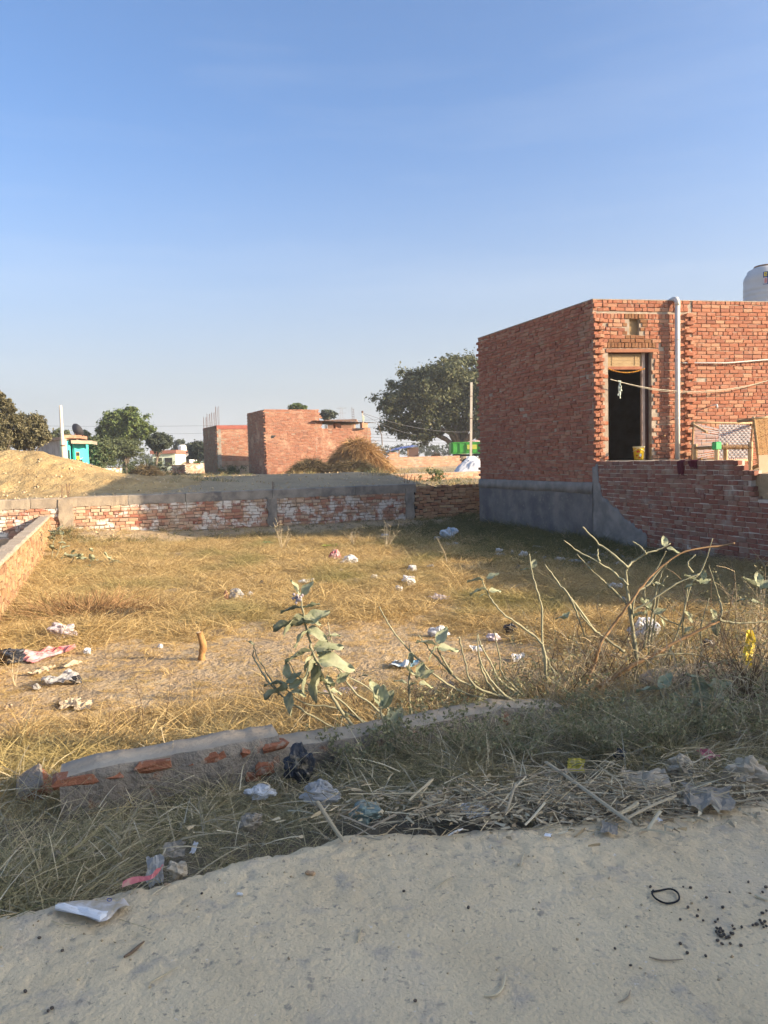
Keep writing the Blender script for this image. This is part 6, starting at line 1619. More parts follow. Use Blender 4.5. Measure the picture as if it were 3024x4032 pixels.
stems(mk4, [[(2100, 2800), (1960, 2765), (1850, 2735), (1740, 2680), (1640, 2590), (1560, 2500), (1510, 2420), (1492, 2390)], [(2100, 2785), (1950, 2735), (1810, 2680), (1720, 2590), (1680, 2540), (1646, 2500)], [(2080, 2790), (1990, 2740), (1920, 2660), (1890, 2600), (1880, 2500)], [(2050, 2770), (1870, 2700), (1830, 2600), (1810, 2520), (1805, 2510)],
            [(1620, 2830), (1610, 2720), (1615, 2600), (1612, 2540)], [(1950, 2730), (1900, 2640), (1880, 2545)], [(1780, 2650), (1740, 2590), (1720, 2550)]], 4.85, .0085, M['cal_stem'])
for px, py, azd, el, ro, s_, k in ((1725, 2535, 40, 50, .4, .85, 0), (1720, 2540, 165, 25, .3, .85, 1), (1722, 2548, 200, -20, .5, .6, 2), (1725, 2555, 10, 5, .3, .9, 1), (1650, 2665, 60, 55, .3, .7, 0), (1645, 2670, 150, 30, .3, .7, 4), (1655, 2670, 20, 25, .5, .7, 0), (1650, 2690, 0, -5, .2, .6, 1), (1640, 2690, 180, -5, .2, .4, 1), (1618, 2570, 270, -70, .2, .45, 5), (1450, 2660, 175, 10, .2, .4, 1)):
    put_leaf(mk4, ay(px, py, 4.8), R(azd), R(el), ro, s_, k)
# the large bare shrub on the right
mk5 = thing('milkweed_shrub', ay(2505, 2670, 5.35), 'tall bare shrub with forking green stem right of the plot centre', 'shrub')
def q6(l): return [(1850 + x / 1.413, 2000 + y / 1.413) for x, y in l]
stems(mk5, [q6([(930, 980), (915, 750), (890, 560), (872, 420), (875, 330)]), ], 5.35, 0.017, M['cal_stem'])
stems(mk5, [q6([(875, 330), (800, 262), (720, 200), (640, 118), (628, 105)]), q6([(875, 335), (910, 295), (980, 255), (1050, 230), (1115, 198)]), q6([(880, 430), (790, 350), (700, 295), (600, 240), (522, 180)]), q6([(980, 255), (950, 215), (905, 187)]), q6([(885, 545), (790, 450), (730, 395), (660, 330), (597, 258)]), q6([(900, 575), (1000, 520), (1150, 420), (1280, 365)]), q6([(905, 590), (920, 480), (1000, 420), (1060, 340), (1105, 300)]),
            q6([(720, 295), (710, 260), (712, 230)]), q6([(690, 350), (690, 325)])], 5.35, .0085, M['cal_stem'])
mk6 = thing('milkweed_shrub', ay(2330, 2680, 5.25), 'brown-stemmed shrub whose bent stems cross the tall green one', 'shrub')
stems(mk6, [q6([(640, 1000), (690, 870), (730, 750), (800, 650), (880, 540), (960, 430), (1060, 330), (1200, 240), (1380, 215), (1475, 195)])], 5.25, .012, M['cal_brown'])
stems(mk6, [q6([(700, 1010), (800, 940), (900, 880), (1050, 800), (1200, 720), (1345, 650), (1390, 628)])], 5.25, .017, M['cal_brown'])
stems(mk6, [q6([(1390, 628), (1480, 640), (1560, 640), (1700, 620)]), q6([(1390, 625), (1402, 580), (1385, 500), (1360, 420), (1330, 320)]), q6([(920, 880), (1020, 830), (1120, 812), (1250, 815), (1340, 840), (1440, 850)]), q6([(700, 690), (560, 500), (480, 400), (418, 315)]), q6([(860, 800), (760, 730), (690, 680), (620, 600), (570, 510)]), q6([(560, 500), (600, 600), (640, 720)])], 5.25, .009, M['cal_stem'])
mk7 = thing('milkweed_shrub', ay(2170, 2690, 5.1), 'slender pale stems standing left of the tall bare shrub', 'shrub')
stems(mk7, [q6([(430, 960), (405, 780), (400, 560), (370, 450), (345, 350), (330, 255)]), q6([(420, 920), (410, 780), (330, 690), (200, 600), (120, 510), (80, 430), (60, 390)]), q6([(270, 1040), (170, 960), (110, 850), (60, 760), (45, 700)]), q6([(310, 1050), (190, 940), (165, 820), (135, 690)]), q6([(470, 920), (440, 860), (420, 800)])], 5.1, .0085, M['cal_stem'])
for (x, y), azd, el, ro, s_, k in (((350, 335), 60, 50, .3, .5, 0), ((335, 340), 170, 10, .2, .4, 1), ((75, 400), 170, 10, .3, .7, 1), ((95, 395), 5, 25, .4, .6, 0), ((90, 450), 185, 0, .2, .75, 1), ((110, 465), 20, 10, .4, .6, 1), ((85, 480), 200, 0, .3, .3, 1), ((540, 610), 170, 10, .2, .5, 1), ((520, 620), 30, 40, .2, .5, 0)):
    put_leaf(mk7, ay(*q6([(x, y)])[0], 5.1), R(azd), R(el), ro, s_, k)
mk8 = thing('milkweed_shrub', ay(2640, 2700, 5.6), 'cluster of upright light stems with small leaves at the right', 'shrub')
stems(mk8, [q6([(990, 940), (1000, 700), (1030, 500), (1060, 380), (1095, 310)]), q6([(1060, 920), (1120, 780), (1180, 620), (1230, 430), (1300, 330), (1350, 170)]), q6([(1170, 920), (1175, 780), (1190, 600), (1210, 450)]), q6([(1285, 980), (1285, 820), (1290, 650), (1330, 500)]), q6([(970, 780), (985, 640), (975, 500), (970, 420)]), q6([(1010, 760), (1040, 540), (1070, 420), (1100, 380)]),
            q6([(1020, 430), (1010, 400), (1060, 300), (1090, 240)]), q6([(1240, 360), (1215, 310), (1255, 260)]), q6([(1000, 560), (1090, 620), (1200, 670)])], 5.6, .0085, M['cal_stem'])
for (x, y), azd, el, ro, s_, k in (((1085, 215), 80, 60, .2, .6, 0), ((1095, 225), -20, -5, .3, .6, 1), ((980, 590), 190, 0, .3, .8, 3), ((985, 560), 60, 40, .4, .7, 0), ((1000, 570), 150, 45, .2, .7, 4), ((1025, 590), 10, 20, .4, .7, 0), ((1020, 415), 170, 10, .2, .5, 1), ((1030, 420), 10, 0, .2, .5, 1), ((1365, 620), 260, -70, .3, .8, 5), ((1365, 620), 100, 60, .2, .6, 0), ((1235, 640), 120, 60, .2, .7, 0), ((1240, 660), 200, -10, .2, .6, 1), ((1060, 620), -30, -50, .2, .5, 5), ((1270, 410), 150, 30, .3, .7, 0), ((1280, 420), 20, 15, .4, .7, 0), ((1255, 425), 190, 0, .1, .6, 1), ((1300, 400), 60, 60, .1, .5, 4), ((1610, 440), 80, 65, .2, .8, 0), ((1600, 440), 160, 40, .3, .8, 0), ((1620, 450), 20, 35, .3, .8, 0), ((1560, 510), 170, 10, .2, .6, 1), ((1570, 520), 10, 0, .3, .6, 1)):
    put_leaf(mk8, ay(*q6([(x, y)])[0], 5.55), R(azd), R(el), ro, s_, k)
mk9 = thing('milkweed_plant', ay(2780, 2790, 4.7), 'low milkweed clump with dusty broad leaves at the right end', 'plant')
stems(mk9, [q6([(1250, 1150), (1260, 1080), (1280, 1020)]), q6([(1380, 1150), (1350, 1060), (1340, 990)]), q6([(1090, 1100), (1070, 1040), (1050, 1000)])], 4.7, .009, M['cal_stem'])
for (x, y), azd, el, ro, s_, k in (((1270, 1080), 190, -10, .3, 1.2, 3), ((1275, 1060), 70, 40, .3, 1.2, 0), ((1285, 1080), 280, -50, .4, 1.1, 2), ((1340, 1000), 150, 30, .3, 1.1, 0), ((1350, 1000), 20, 15, .4, 1.1, 1), ((1355, 1030), 330, -20, .3, 1.0, 2), ((1345, 1040), 230, -30, .3, .9, 5), ((1055, 1010), 165, 10, .3, .9, 1), ((1060, 1005), 30, 40, .3, .9, 0), ((1120, 1050), 0, -10, .4, .9, 2), ((1390, 1060), 10, -10, .3, .9, 1), ((1410, 1010), 40, 20, .3, .7, 0), ((1420, 1090), -20, -10, .3, .7, 1)):
    put_leaf(mk9, ay(*q6([(x, y)])[0], 4.68), R(azd), R(el), ro, s_, k)
# small milkweeds near the back-left corner of the plot
mk10 = thing('milkweed_plant', og(215, 2190), 'spindly milkweed against the corner of the back and left walls', 'plant')
yb = RL[mk10.name].y - .3
stems(mk10, [[(205, 2200), (208, 2150), (215, 2100), (200, 2065), (196, 2050)], [(215, 2200), (235, 2160), (245, 2110), (235, 2085)]], yb, .012, M['cal_stem'])
for i in range(14): put_leaf(mk10, ay(random.uniform(196, 250), random.uniform(2060, 2170), yb), random.uniform(0, 6.3), random.uniform(-.2, .9), .2, random.uniform(.8, 1.3))
mk11 = thing('milkweed_plant', og(330, 2225), 'sprawling leafy milkweed at the foot of the back wall post', 'plant')
yb = RL[mk11.name].y
stems(mk11, [[(250, 2250), (330, 2235), (390, 2215), (440, 2190)], [(250, 2245), (290, 2200), (280, 2180)], [(300, 2245), (390, 2230), (460, 2205)]], yb, .012, M['cal_stem'])
for i in range(26): put_leaf(mk11, ay(random.uniform(240, 465), random.uniform(2165, 2250), yb + random.uniform(-.3, .3)), random.uniform(0, 6.3), random.uniform(-.2, .8), .2, random.uniform(.8, 1.5))
# dry twiggy weeds
def twiggy(label, px, py, h, n, spread, mt='twig', seed=0, r=.0035, leafy=0, group=None, zoff=0, base=None, name='dry_weed'):
    r2 = random.Random(seed); b = base or og(px, py); t = thing(name, b, label, 'weed', group); mb = MB(); lv = []
    for i in range(n):
        a = r2.uniform(0, 6.28); ln = h * r2.uniform(.55, 1.05); d = Vector((math.cos(a) * spread, math.sin(a) * spread, 1)).normalized(); c = [b - Vector((0, 0, .02))]
        for k in range(1, 5):
            d = (d + Vector((r2.gauss(0, .16), r2.gauss(0, .16), r2.gauss(0, .07)))).normalized(); c.append(c[-1] + d * ln / 4)
        mb.tube(c, [r, r * .85, r * .65, r * .45, r * .25], 4)
        for k in range(2, 5):
            for _ in range(2):
                e = c[k] + Vector((r2.gauss(0, .35), r2.gauss(0, .35), r2.uniform(0, .6))).normalized() * ln * r2.uniform(.12, .3); mb.tube([c[k], c[k].lerp(e, .5) + Vector((0, 0, .01)), e], [r * .45, r * .35, r * .2], 3); lv.append(e)
                if leafy: lv.append(c[k].lerp(e, .6))
    mb.build('stem', M[mt], t)
    if leafy:
        V, F = leaf_cloud(np.array([tuple(p) for p in lv]), np.full(len(lv), .02), leafy, .011, 1, .55); new_obj('foliage', np_mesh('foliage', V - np.array(b), F, M['weed_leaf']), t)
    return t
M['weed_leaf'] = leafmat('weed_leaf', [(0.26, 0.25, 0.125), (0.32, 0.30, 0.16), (0.19, 0.195, 0.09), (0.40, 0.36, 0.21)])
twiggy('tall dark dead stalk curling over the left end of the low wall', 640, 2885, .42, 3, .25, seed=1)
twiggy('leaning dead stalks behind the middle of the upper low wall', 545, 2905, .45, 3, .3, seed=2)
twiggy('dark wiry stalk in front of the fallen brick chunk', 430, 2950, .38, 2, .2, seed=3)
twiggy('reddish wiry weeds behind the right end of the upper low wall', 1190, 2860, .40, 7, .5, seed=4)
twiggy('wiry weeds among the milkweed stems over the lower wall', 1420, 2850, .45, 9, .5, seed=5)
twiggy('pale dry branching weed at the foot of the back wall', 1110, 2170, .75, 8, .45, 'straw', 6, .010)
twiggy('small pale dry weed left of the white-blue sack', 1390, 2150, .5, 7, .5, 'straw', 7, .008)
twiggy('pale dry weed near the capped wall end', 1520, 2160, .55, 7, .5, 'straw', 8, .008)
twiggy('single leaning pale stalk in the shaded grass', 1765, 2230, .7, 2, .5, 'straw', 9, .008)
twiggy('grey thorny twigs rising beside the yellow strip', 2900, 2690, .8, 20, .6, 'straw', 10, .0035, 2)
twiggy('thorny dry shrub against the frame edge by the boundary wall', 2980, 2560, .8, 24, .6, 'straw', 11, .004, 2)
twiggy('brown dry thicket at the right frame edge under the yellow strip', 2930, 2790, .6, 40, .8, 'twig', 12, .0042)
twiggy('tangle of pale twigs in front of the tall bare shrub', 2300, 2800, .62, 26, .9, 'straw', 13, .0042, 1)
twiggy('tangle of pale twigs right of the tall bare shrub', 2560, 2800, .66, 26, .9, 'straw', 14, .0042, 1)
twiggy('matted wiry weeds at the end of the lower wall', 2130, 2840, .55, 30, .95, 'straw', 15, .0042, 2)
twiggy('yellow-stemmed weed on the left edge of the plot', 60, 2700, .4, 3, .2, 'straw', 16, .004)
twiggy('brown twig thicket between the forked stem and the yellow strip', 2720, 2740, .62, 36, .8, 'twig', 30, .0042, 1)
twiggy('pale dry thicket left of the slender pale stems', 2060, 2760, .42, 26, .9, 'straw', 31, .0042, 1)
twiggy('brown dry brush behind the brown bent stems', 2420, 2700, .6, 30, .85, 'twig', 32, .0042, 1)
twiggy('dry grey twigs at the frame edge above the big beige cloth', 2990, 2850, .55, 30, .8, 'straw', 33, .0042, 2)
twiggy('sparse twigs over the lower wall beside the bright-leaved milkweed', 1720, 2860, .42, 18, .8, 'twig', 34, .0042, 1)
twiggy('wiry brown stems crossing behind the arching milkweed', 1900, 2820, .45, 20, .8, 'twig', 35, .0042)
for px, py, h_, n_, mt_, lab in ((2230, 2720, .75, 16, 'straw', 'upright pale twigs left of the forked green stem'), (2340, 2760, .85, 14, 'twig', 'tall brown twigs between the bent stems'), (2600, 2700, .85, 18, 'straw', 'tall pale twigs right of the forked green stem'), (2680, 2790, .7, 22, 'straw', 'pale spreading twigs above the low dusty clump'), (2790, 2690, .9, 18, 'twig', 'tall thorny brown twigs left of the yellow strip'), (2860, 2770, .7, 22, 'straw', 'pale thorny twigs under the yellow strip'),
                    (2960, 2700, .95, 18, 'straw', 'tall grey thorn twigs right of the yellow strip'), (3005, 2780, .8, 18, 'twig', 'brown thorn twigs at the frame edge below the strip'), (2180, 2800, .6, 20, 'twig', 'low brown twigs at the lower wall end'), (2480, 2830, .6, 24, 'straw', 'low pale twigs in front of the forked stem'), (2760, 2860, .55, 24, 'straw', 'low pale twigs in front of the dusty clump')):
    twiggy(lab, px, py, h_, max(8, n_ // 2), .6, mt_, int(px) , .0048, 0)
wk = 0
for px, py, lab in ((1650, 2990, 'leafy dusty weed behind the white square of paper'), (1880, 3000, 'leafy dusty weed above the straw left of the yellow wrapper'), (2080, 2990, 'leafy dusty weed left of the yellow wrapper'), (2260, 2950, 'leafy dusty weed above the yellow wrapper'), (2420, 3000, 'leafy dusty weed between the yellow wrapper and the flat beige bag'),
                    (2560, 2960, 'leafy dusty weed behind the flat beige bag'), (2720, 2950, 'leafy dusty weed above the grey flat bag'), (2880, 2930, 'leafy dusty weed above the big beige cloth'), (2350, 2860, 'leafy dusty weed under the tall bare shrub'), (2000, 2890, 'leafy dusty weed below the lower wall end'), (1400, 3060, 'leafy dusty weed right of the black bag'), (1300, 3030, 'leafy dusty weed touching the black bag'), (1780, 2900, 'leafy dusty weed hiding the lower wall face')):
    wk += 1; twiggy(lab, px, py, random.uniform(.28, .42), 16, .8, 'straw', 40 + wk, .0024, 4, name='leafy_weed')
bm_ = og(330, 2420)
heap('brush_heap', 'brown mat of cut brushwood lying in the sunlit grass near the left wall', 'brush heap', (bm_.x, bm_.y, bm_.z - .02), .95, .5, .10, mat('brush_brown', None, rnd=[(0.22, 0.13, 0.06), (0.30, 0.18, 0.085), (0.16, 0.095, 0.05)]), 2200, .1, .4, .004, M['thatch_dark'], 0, 0, .05)

# ------------------------------------------------------------------ wooden stump
sp0 = og(795, 2598); st_t = ay(785, 2490, sp0.y)
t = thing('wooden_stake', sp0, 'short bent wooden stake stuck in the dry grass', 'stake')
mb = MB(); mid_ = sp0.lerp(st_t, .5) + Vector((.028, 0, 0)); mb.tube(cr([sp0 - Vector((0, 0, .05)), sp0.lerp(mid_, .45) + Vector((-.008, 0, 0)), mid_, mid_.lerp(st_t, .6), st_t], 3), [.031, .033, .036, .029, .034, .036, .036, .035, .034, .033, .032, .031, .033], 9); mb.noisy(.004, 30); mb.build('post', mat('stake_wood', (0.40, 0.24, 0.10), (0.28, 0.15, 0.06), scale=14, bump=.6, bscale=50), t, smooth=True)
mb = MB(); mb.lathe(st_t + Vector((0, 0, -.002)), [(.03, 0), (.026, .006), (.01, .008)], 9); mb.build('cut_end', M['wood_pale'], t)
# ------------------------------------------------------------------ litter
def plastic(name, c, c2=None, tr=.25, rough=.42, stains=((14, .54, .72, (.42, .34, .23)),)): return mat(name, c, c2 or tuple(x * .82 for x in c), scale=9, rough=rough, spec=.35, transl=tr, bump=.5, bscale=35, bdist=.01, stains=stains)
PL = {'white': plastic('bag_white', (.74, .73, .71)), 'pink': plastic('bag_pinkish', (.72, .62, .62)), 'black': plastic('bag_black', (.018, .019, .023), (.03, .035, .045), 0, .35), 'clear': plastic('bag_clear', (.55, .54, .52), (.44, .43, .41), .4), 'grey': plastic('bag_grey', (.36, .31, .24), (.28, .24, .18), .2, .7),
      'beige': plastic('bag_beige', (.52, .43, .31), (.41, .34, .24), .15, .8), 'teal': plastic('bag_teal', (.20, .28, .25), (.26, .33, .30), .3), 'blue': plastic('wrap_blue', (.03, .32, .46), (.6, .6, .58), .1), 'red': plastic('wrap_red', (.50, .06, .07), (.62, .45, .42), .1), 'yellow': plastic('wrap_yellow', (.72, .55, .03), (.6, .5, .1), .25), 'dblue': plastic('bag_darkblue', (.04, .06, .10), (.25, .28, .32), .1),
      'green': plastic('wrap_green', (.03, .35, .10)), 'lime': plastic('wrap_lime', (.40, .50, .06)), 'brown': plastic('card_brown', (.24, .13, .08), None, 0, .8), 'pale': plastic('paper_white', (.80, .79, .77), (.74, .73, .70), .1, .7), 'rose': plastic('ribbon_rose', (.52, .16, .17), (.42, .12, .13), .1), 'sack': plastic('sack_white_blue', (.70, .71, .72), (.30, .45, .60), .15), 'tan': plastic('card_tan', (.55, .43, .27), (.46, .35, .22), 0, .85),
      'dirty': plastic('paper_dirty', (.72, .72, .74), (.40, .31, .19), .05, .8)}
def bag(label, px, py, w, h, mt, cat='plastic bag', name='plastic_bag', seed=0, base=None, lift=.0):
    """crumpled bag: w, h in photo pixels"""
    b = base or (og(px, py + h * .4) if py < 2950 else az(px, py + h * .4, gz(*az(px, py + h * .4, -.1)[:2]) + (.07 if py < 3440 else .01))); s_ = (b - cC).dot(cF) / FOC; W = w * s_ / 2; H_ = h * s_; n = 16; mb = MB(); P = []
    sd = seed + px * .37
    for i in range(n + 1):
        ph = math.pi * i / n; row = []
        for j in range(2 * n + 1):
            th2 = math.pi * j / n; d = Vector((math.sin(ph) * math.cos(th2), math.sin(ph) * math.sin(th2), math.cos(ph)))
            k = 1 + .55 * mn.noise(d * 1.6 + Vector((sd, 0, 0))) - .38 * abs(mn.noise(d * 3.3 + Vector((0, sd, 0)))) + .07 * mn.noise(d * 8 + Vector((0, 0, sd)))
            row.append(b + Vector((d.x * W * k, d.y * W * .75 * k, max(-.01, H_ * .48 + d.z * H_ * .52 * k) + lift)))
        P.append(row)
    mb.grid(P); return mb.build(name, PL[mt], None, label=label, cat=cat)
def vz(px, py):
    """a spot on the road dust or on top of the matted verge straw"""
    P_ = az(px, py, 0.0); u_, v_ = uv(P_.x, P_.y)
    return P_ if v_ < edge_v(u_) else az(px, py, gz(P_.x, P_.y) + .065)
def scrap(label, px, py, w, h, mt, cat='paper', name='paper', seed=0, crump=.3, yaw=None, tilt=None, base=None, lift=.02, asp=None):
    """creased sheet lying on the ground; w = photo px width, h = depth-wise photo px"""
    b = base or (og(px, py) if py < 2950 else vz(px, py)); s_ = (b - cC).dot(cF) / FOC; W = w * s_
    sl = max(.2, (cC.z - b.z) / (b - cC).length); D_ = h * s_ / sl if tilt is None else h * s_
    yaw = random.uniform(-.5, .5) if yaw is None else yaw
    Rm = Matrix.Rotation(yaw, 3, 'Z') @ Matrix.Rotation(tilt or 0, 3, 'X'); n = 12; P = []; sd = seed + px * .71
    for i in range(n + 1):
        row = []
        for j in range(n + 1):
            x, y = i / n - .5, j / n - .5
            e = 1 + .34 * mn.noise(Vector((x * 2.6 + sd, y * 2.6, 0))) + .12 * mn.noise(Vector((x * 7 + sd, y * 7, 4))); f_ = abs(mn.noise(Vector((x * 2.2 + sd, y * 2.2, 3)))) + .5 * abs(mn.noise(Vector((x * 5, y * 5 + sd, 5))))
            row.append(b + Rm @ Vector((x * W * e, y * D_ * e, lift + crump * min(W, D_) * f_)))
        P.append(row)
    mb = MB(); mb.grid(P); return mb.build(name, PL[mt], None, label=label, cat=cat)
# sunlit part of the plot
bag('pinkish white crumpled bag near the brush mat by the left wall', 250, 2492, 105, 70, 'pink', seed=1)
bag('black shiny bag at the left frame edge in the grass', 40, 2588, 120, 62, 'black', seed=2)
scrap('red patterned cloth beside the black bag', 185, 2590, 115, 45, 'red', 'cloth', 'cloth', 3, .35)
scrap('crumpled clear sheet with a dark flap, left foreground of the plot', 235, 2692, 120, 30, 'clear', 'plastic sheet', 'plastic_sheet', 4, .45)
bag('small black scrap lying on the clear sheet', 300, 2680, 50, 34, 'black', 'plastic scrap', 'plastic_scrap', 5)
bag('small greyish lump left of the clear sheet', 142, 2708, 32, 26, 'clear', 'plastic scrap', 'plastic_scrap', 6)
bag('tiny blue-white wrapper right of the red cloth', 345, 2566, 26, 24, 'sack', 'wrapper', 'wrapper', 7)
scrap('tan cardboard piece half buried in the grass, the longer of two', 275, 2782, 75, 32, 'tan', 'cardboard', 'cardboard', 8, .3)
scrap('tan cardboard piece touching the longer one', 330, 2790, 60, 30, 'tan', 'cardboard', 'cardboard', 9, .3)
scrap('yellowish paper at the left frame edge below the clear sheet', 35, 2795, 38, 40, 'tan', 'paper', 'paper', 10, .3, tilt=.8)
scrap('creamy paper scrap between the two bag clusters at left', 170, 2650, 50, 26, 'tan', 'paper', 'paper', 11, .4)
scrap('cream scrap above the clear sheet', 285, 2625, 36, 20, 'tan', 'paper', 'paper', 12, .4)
bag('clear glossy bag standing in the grass behind the stake', 930, 2345, 60, 42, 'clear', seed=13)
bag('dark brown shard left of the glossy clear bag', 890, 2350, 18, 46, 'brown', 'shard', 'shard', 14)
bag('small white bit right of the glossy clear bag', 985, 2340, 26, 18, 'white', 'plastic scrap', 'plastic_scrap', 15)
bag('small pale scrap near the top of the trampled path', 632, 2546, 24, 18, 'white', 'plastic scrap', 'plastic_scrap', 16)
bag('red and white packet in the golden grass towards the back wall', 1320, 2190, 42, 44, 'red', 'packet', 'packet', 17)
bag('white bag right of the red and white packet', 1375, 2206, 62, 34, 'white', seed=18)
bag('little cream scrap below the white bag by the packet', 1350, 2218, 26, 16, 'white', 'plastic scrap', 'plastic_scrap', 19)
scrap('white sliver of plastic above the tall milkweed', 1207, 2296, 46, 16, 'white', 'plastic scrap', 'plastic_scrap', 20, .3)
bag('small white scrap right of the plastic sliver', 1212, 2328, 30, 18, 'white', 'plastic scrap', 'plastic_scrap', 21)
bag('white torn bag with two points in the golden grass', 1608, 2292, 58, 48, 'white', seed=22)
bag('white clump just left of the torn two-pointed bag', 1573, 2321, 32, 26, 'white', seed=23)
bag('lone white wad left above the torn two-pointed bag', 1473, 2274, 26, 20, 'white', 'plastic scrap', 'plastic_scrap', 24)
bag('tiny white wad further left in the golden grass', 1344, 2249, 16, 16, 'white', 'plastic scrap', 'plastic_scrap', 25)
bag('upright white and blue sack in the shade before the back wall', 1768, 2106, 62, 48, 'sack', 'sack', 'sack', 26)
scrap('pale sheet lying right below the white and blue sack', 1770, 2150, 70, 10, 'clear', 'plastic sheet', 'plastic_sheet', 27, .3)
bag('small white bag left of the white and blue sack', 1720, 2122, 34, 18, 'white', seed=28)
bag('dim white bag at the foot of the stacked brick wall', 1514, 2113, 34, 22, 'white', seed=29)
bag('pair-like white bag on the shade edge', 1622, 2241, 38, 28, 'white', seed=30)
bag('white bag to the right on the shade edge', 1697, 2234, 26, 24, 'clear', seed=31)
bag('black scrap in the golden grass left of the plastic sliver', 1031, 2300, 16, 26, 'black', 'plastic scrap', 'plastic_scrap', 32)
scrap('green wrapper on the bare earth under the back wall', 1055, 2143, 34, 12, 'green', 'wrapper', 'wrapper', 33, .4)
scrap('lime green wrapper in the grass near the back wall', 1299, 2154, 62, 14, 'lime', 'wrapper', 'wrapper', 34, .3)
bag('bright white bag behind the milkweed leaves, plot centre', 1728, 2492, 78, 46, 'white', seed=35)
scrap('white strip with creases right of the plot centre', 1877, 2563, 48, 36, 'white', 'plastic scrap', 'plastic_scrap', 36, .4, tilt=.7)
bag('small pinkish bag above the white creased strip', 1940, 2512, 52, 30, 'pink', seed=37)
scrap('cyan blue wrapper with beige paper by the milkweed', 1592, 2628, 100, 22, 'blue', 'wrapper', 'wrapper', 38, .35)
bag('beige crumple sitting on the cyan wrapper', 1572, 2615, 38, 26, 'beige', 'paper', 'paper', 39)
bag('dark blue and white packet under the milkweed arch', 1766, 2702, 46, 32, 'dblue', 'packet', 'packet', 40)
scrap('pale crumpled sheet under the tall milkweed stem', 1345, 2752, 125, 50, 'pink', 'plastic sheet', 'plastic_sheet', 41, .35)
scrap('beige-pink rag in the golden grass right of centre', 1730, 2362, 60, 16, 'pink', 'cloth', 'rag', 42, .4)
bag('white bag in the sun behind the tall bare shrub', 2424, 2311, 54, 30, 'white', seed=43)
bag('pale bag right of the forked green stem', 2455, 2368, 40, 30, 'clear', seed=44)
bag('small pink-white bag right of the forked stem base', 2505, 2374, 30, 22, 'pink', seed=45)
bag('large white sack slumped behind the shrub stems', 2542, 2492, 112, 92, 'white', 'sack', 'sack', 46)
bag('white bag low behind the brown bent stem', 2424, 2596, 52, 40, 'white', seed=47)
scrap('creased white paper in the grass left of the slender pale stems', 2040, 2600, 46, 46, 'pale', 'paper', 'paper', 48, .35, tilt=.7)
bag('pinkish bag in the sunlit grass left of the slender stems', 1950, 2514, 44, 22, 'pink', seed=49)
bag('black bag in dry grass near the shrub branches', 2012, 2478, 52, 36, 'black', seed=50)
bag('black scrap under the right shrub branch', 2790, 2555, 60, 60, 'black', 'plastic scrap', 'plastic_scrap', 51)
bag('small white-blue scrap at the right frame edge', 3000, 2698, 40, 30, 'sack', 'plastic scrap', 'plastic_scrap', 52)
scrap('cream wrapper in grass beside slender pale stem base', 2080, 2680, 18, 36, 'tan', 'wrapper', 'wrapper', 53, .2, tilt=1.1)
ys = ay(2952, 2480, 5.3); mb = MB(); P = []
for j in range(14):
    q = j / 13; P.append([ay(2950 + 6 * math.sin(q * 6) + x * (12 + 10 * math.sin(q * 3)), 2480 + 140 * q, 5.3 + .03 * math.sin(x * 3 + q * 8)) for x in (-1, -.4, .3, 1)])
mb.grid(P); mb.build('plastic_strip', PL['yellow'], None, label='yellow plastic strip caught hanging in the dry thicket', cat='plastic strip')
# rubbish along the foot of the boundary wall: small scraps nobody could count, plus the larger ones
rb = [(1965, 2170, 30, 18, 'white', 'white bag in the shade near the dark plinth'), (1968, 2186, 44, 16, 'clear', 'flat pale bag near the dark plinth'), (2062, 2188, 34, 30, 'white', 'standing white bag left of the rubbish strip'), (2112, 2156, 40, 14, 'white', 'white strip of plastic at the foot of the plinth'), (2205, 2205, 52, 18, 'white', 'white sheet in the rubbish strip below the plaster'), (2270, 2212, 60, 16, 'sack', 'bluish sheet in the rubbish strip'),
      (2330, 2190, 44, 16, 'clear', 'pale bag at the back of the rubbish strip'), (2430, 2222, 30, 16, 'white', 'white bag at the near end of the rubbish strip'), (2235, 2180, 26, 14, 'tan', 'tan scrap in the middle of the rubbish strip'), (2378, 2205, 36, 12, 'beige', 'beige wrapper in the rubbish strip'), (2150, 2192, 34, 14, 'black', 'black bag in the rubbish strip'), (2480, 2205, 38, 14, 'grey', 'grey bag in the rubbish strip by the brick wall'), (2720, 2270, 70, 14, 'clear', 'pale sheet at the foot of the brick boundary wall'), (2300, 2232, 30, 14, 'red', 'reddish wrapper in the rubbish strip')]
for i, (px, py, w, h, mt, lab) in enumerate(rb): bag(lab, px, py, w, h, mt, seed=60 + i, name='plastic_bag', cat='plastic bag')
r4 = random.Random(4); Vs = []; 
mbs = {}
for i in range(260):
    px, py = r4.gauss(2270, 120), r4.gauss(2200, 20); b = og(px, py); w = r4.uniform(.015, .06); mb = mbs.setdefault(r4.choice(['white', 'grey', 'tan', 'sack', 'dblue', 'beige']), MB())
    e = Euler((r4.gauss(0, .5), r4.gauss(0, .5), r4.uniform(0, 6))).to_matrix(); mb.add([b + Vector((0, 0, .03)) + e @ Vector(q) for q in ((-w, -w * .6, 0), (w, -w * .5, .01), (w * .8, w * .6, 0), (-w * .7, w * .7, .012))], [(0, 1, 2, 3)])
for k_, mb in mbs.items(): mb.build('litter', PL[k_], None, kind='stuff', label='small mixed rubbish scraps along the boundary wall', cat='litter')
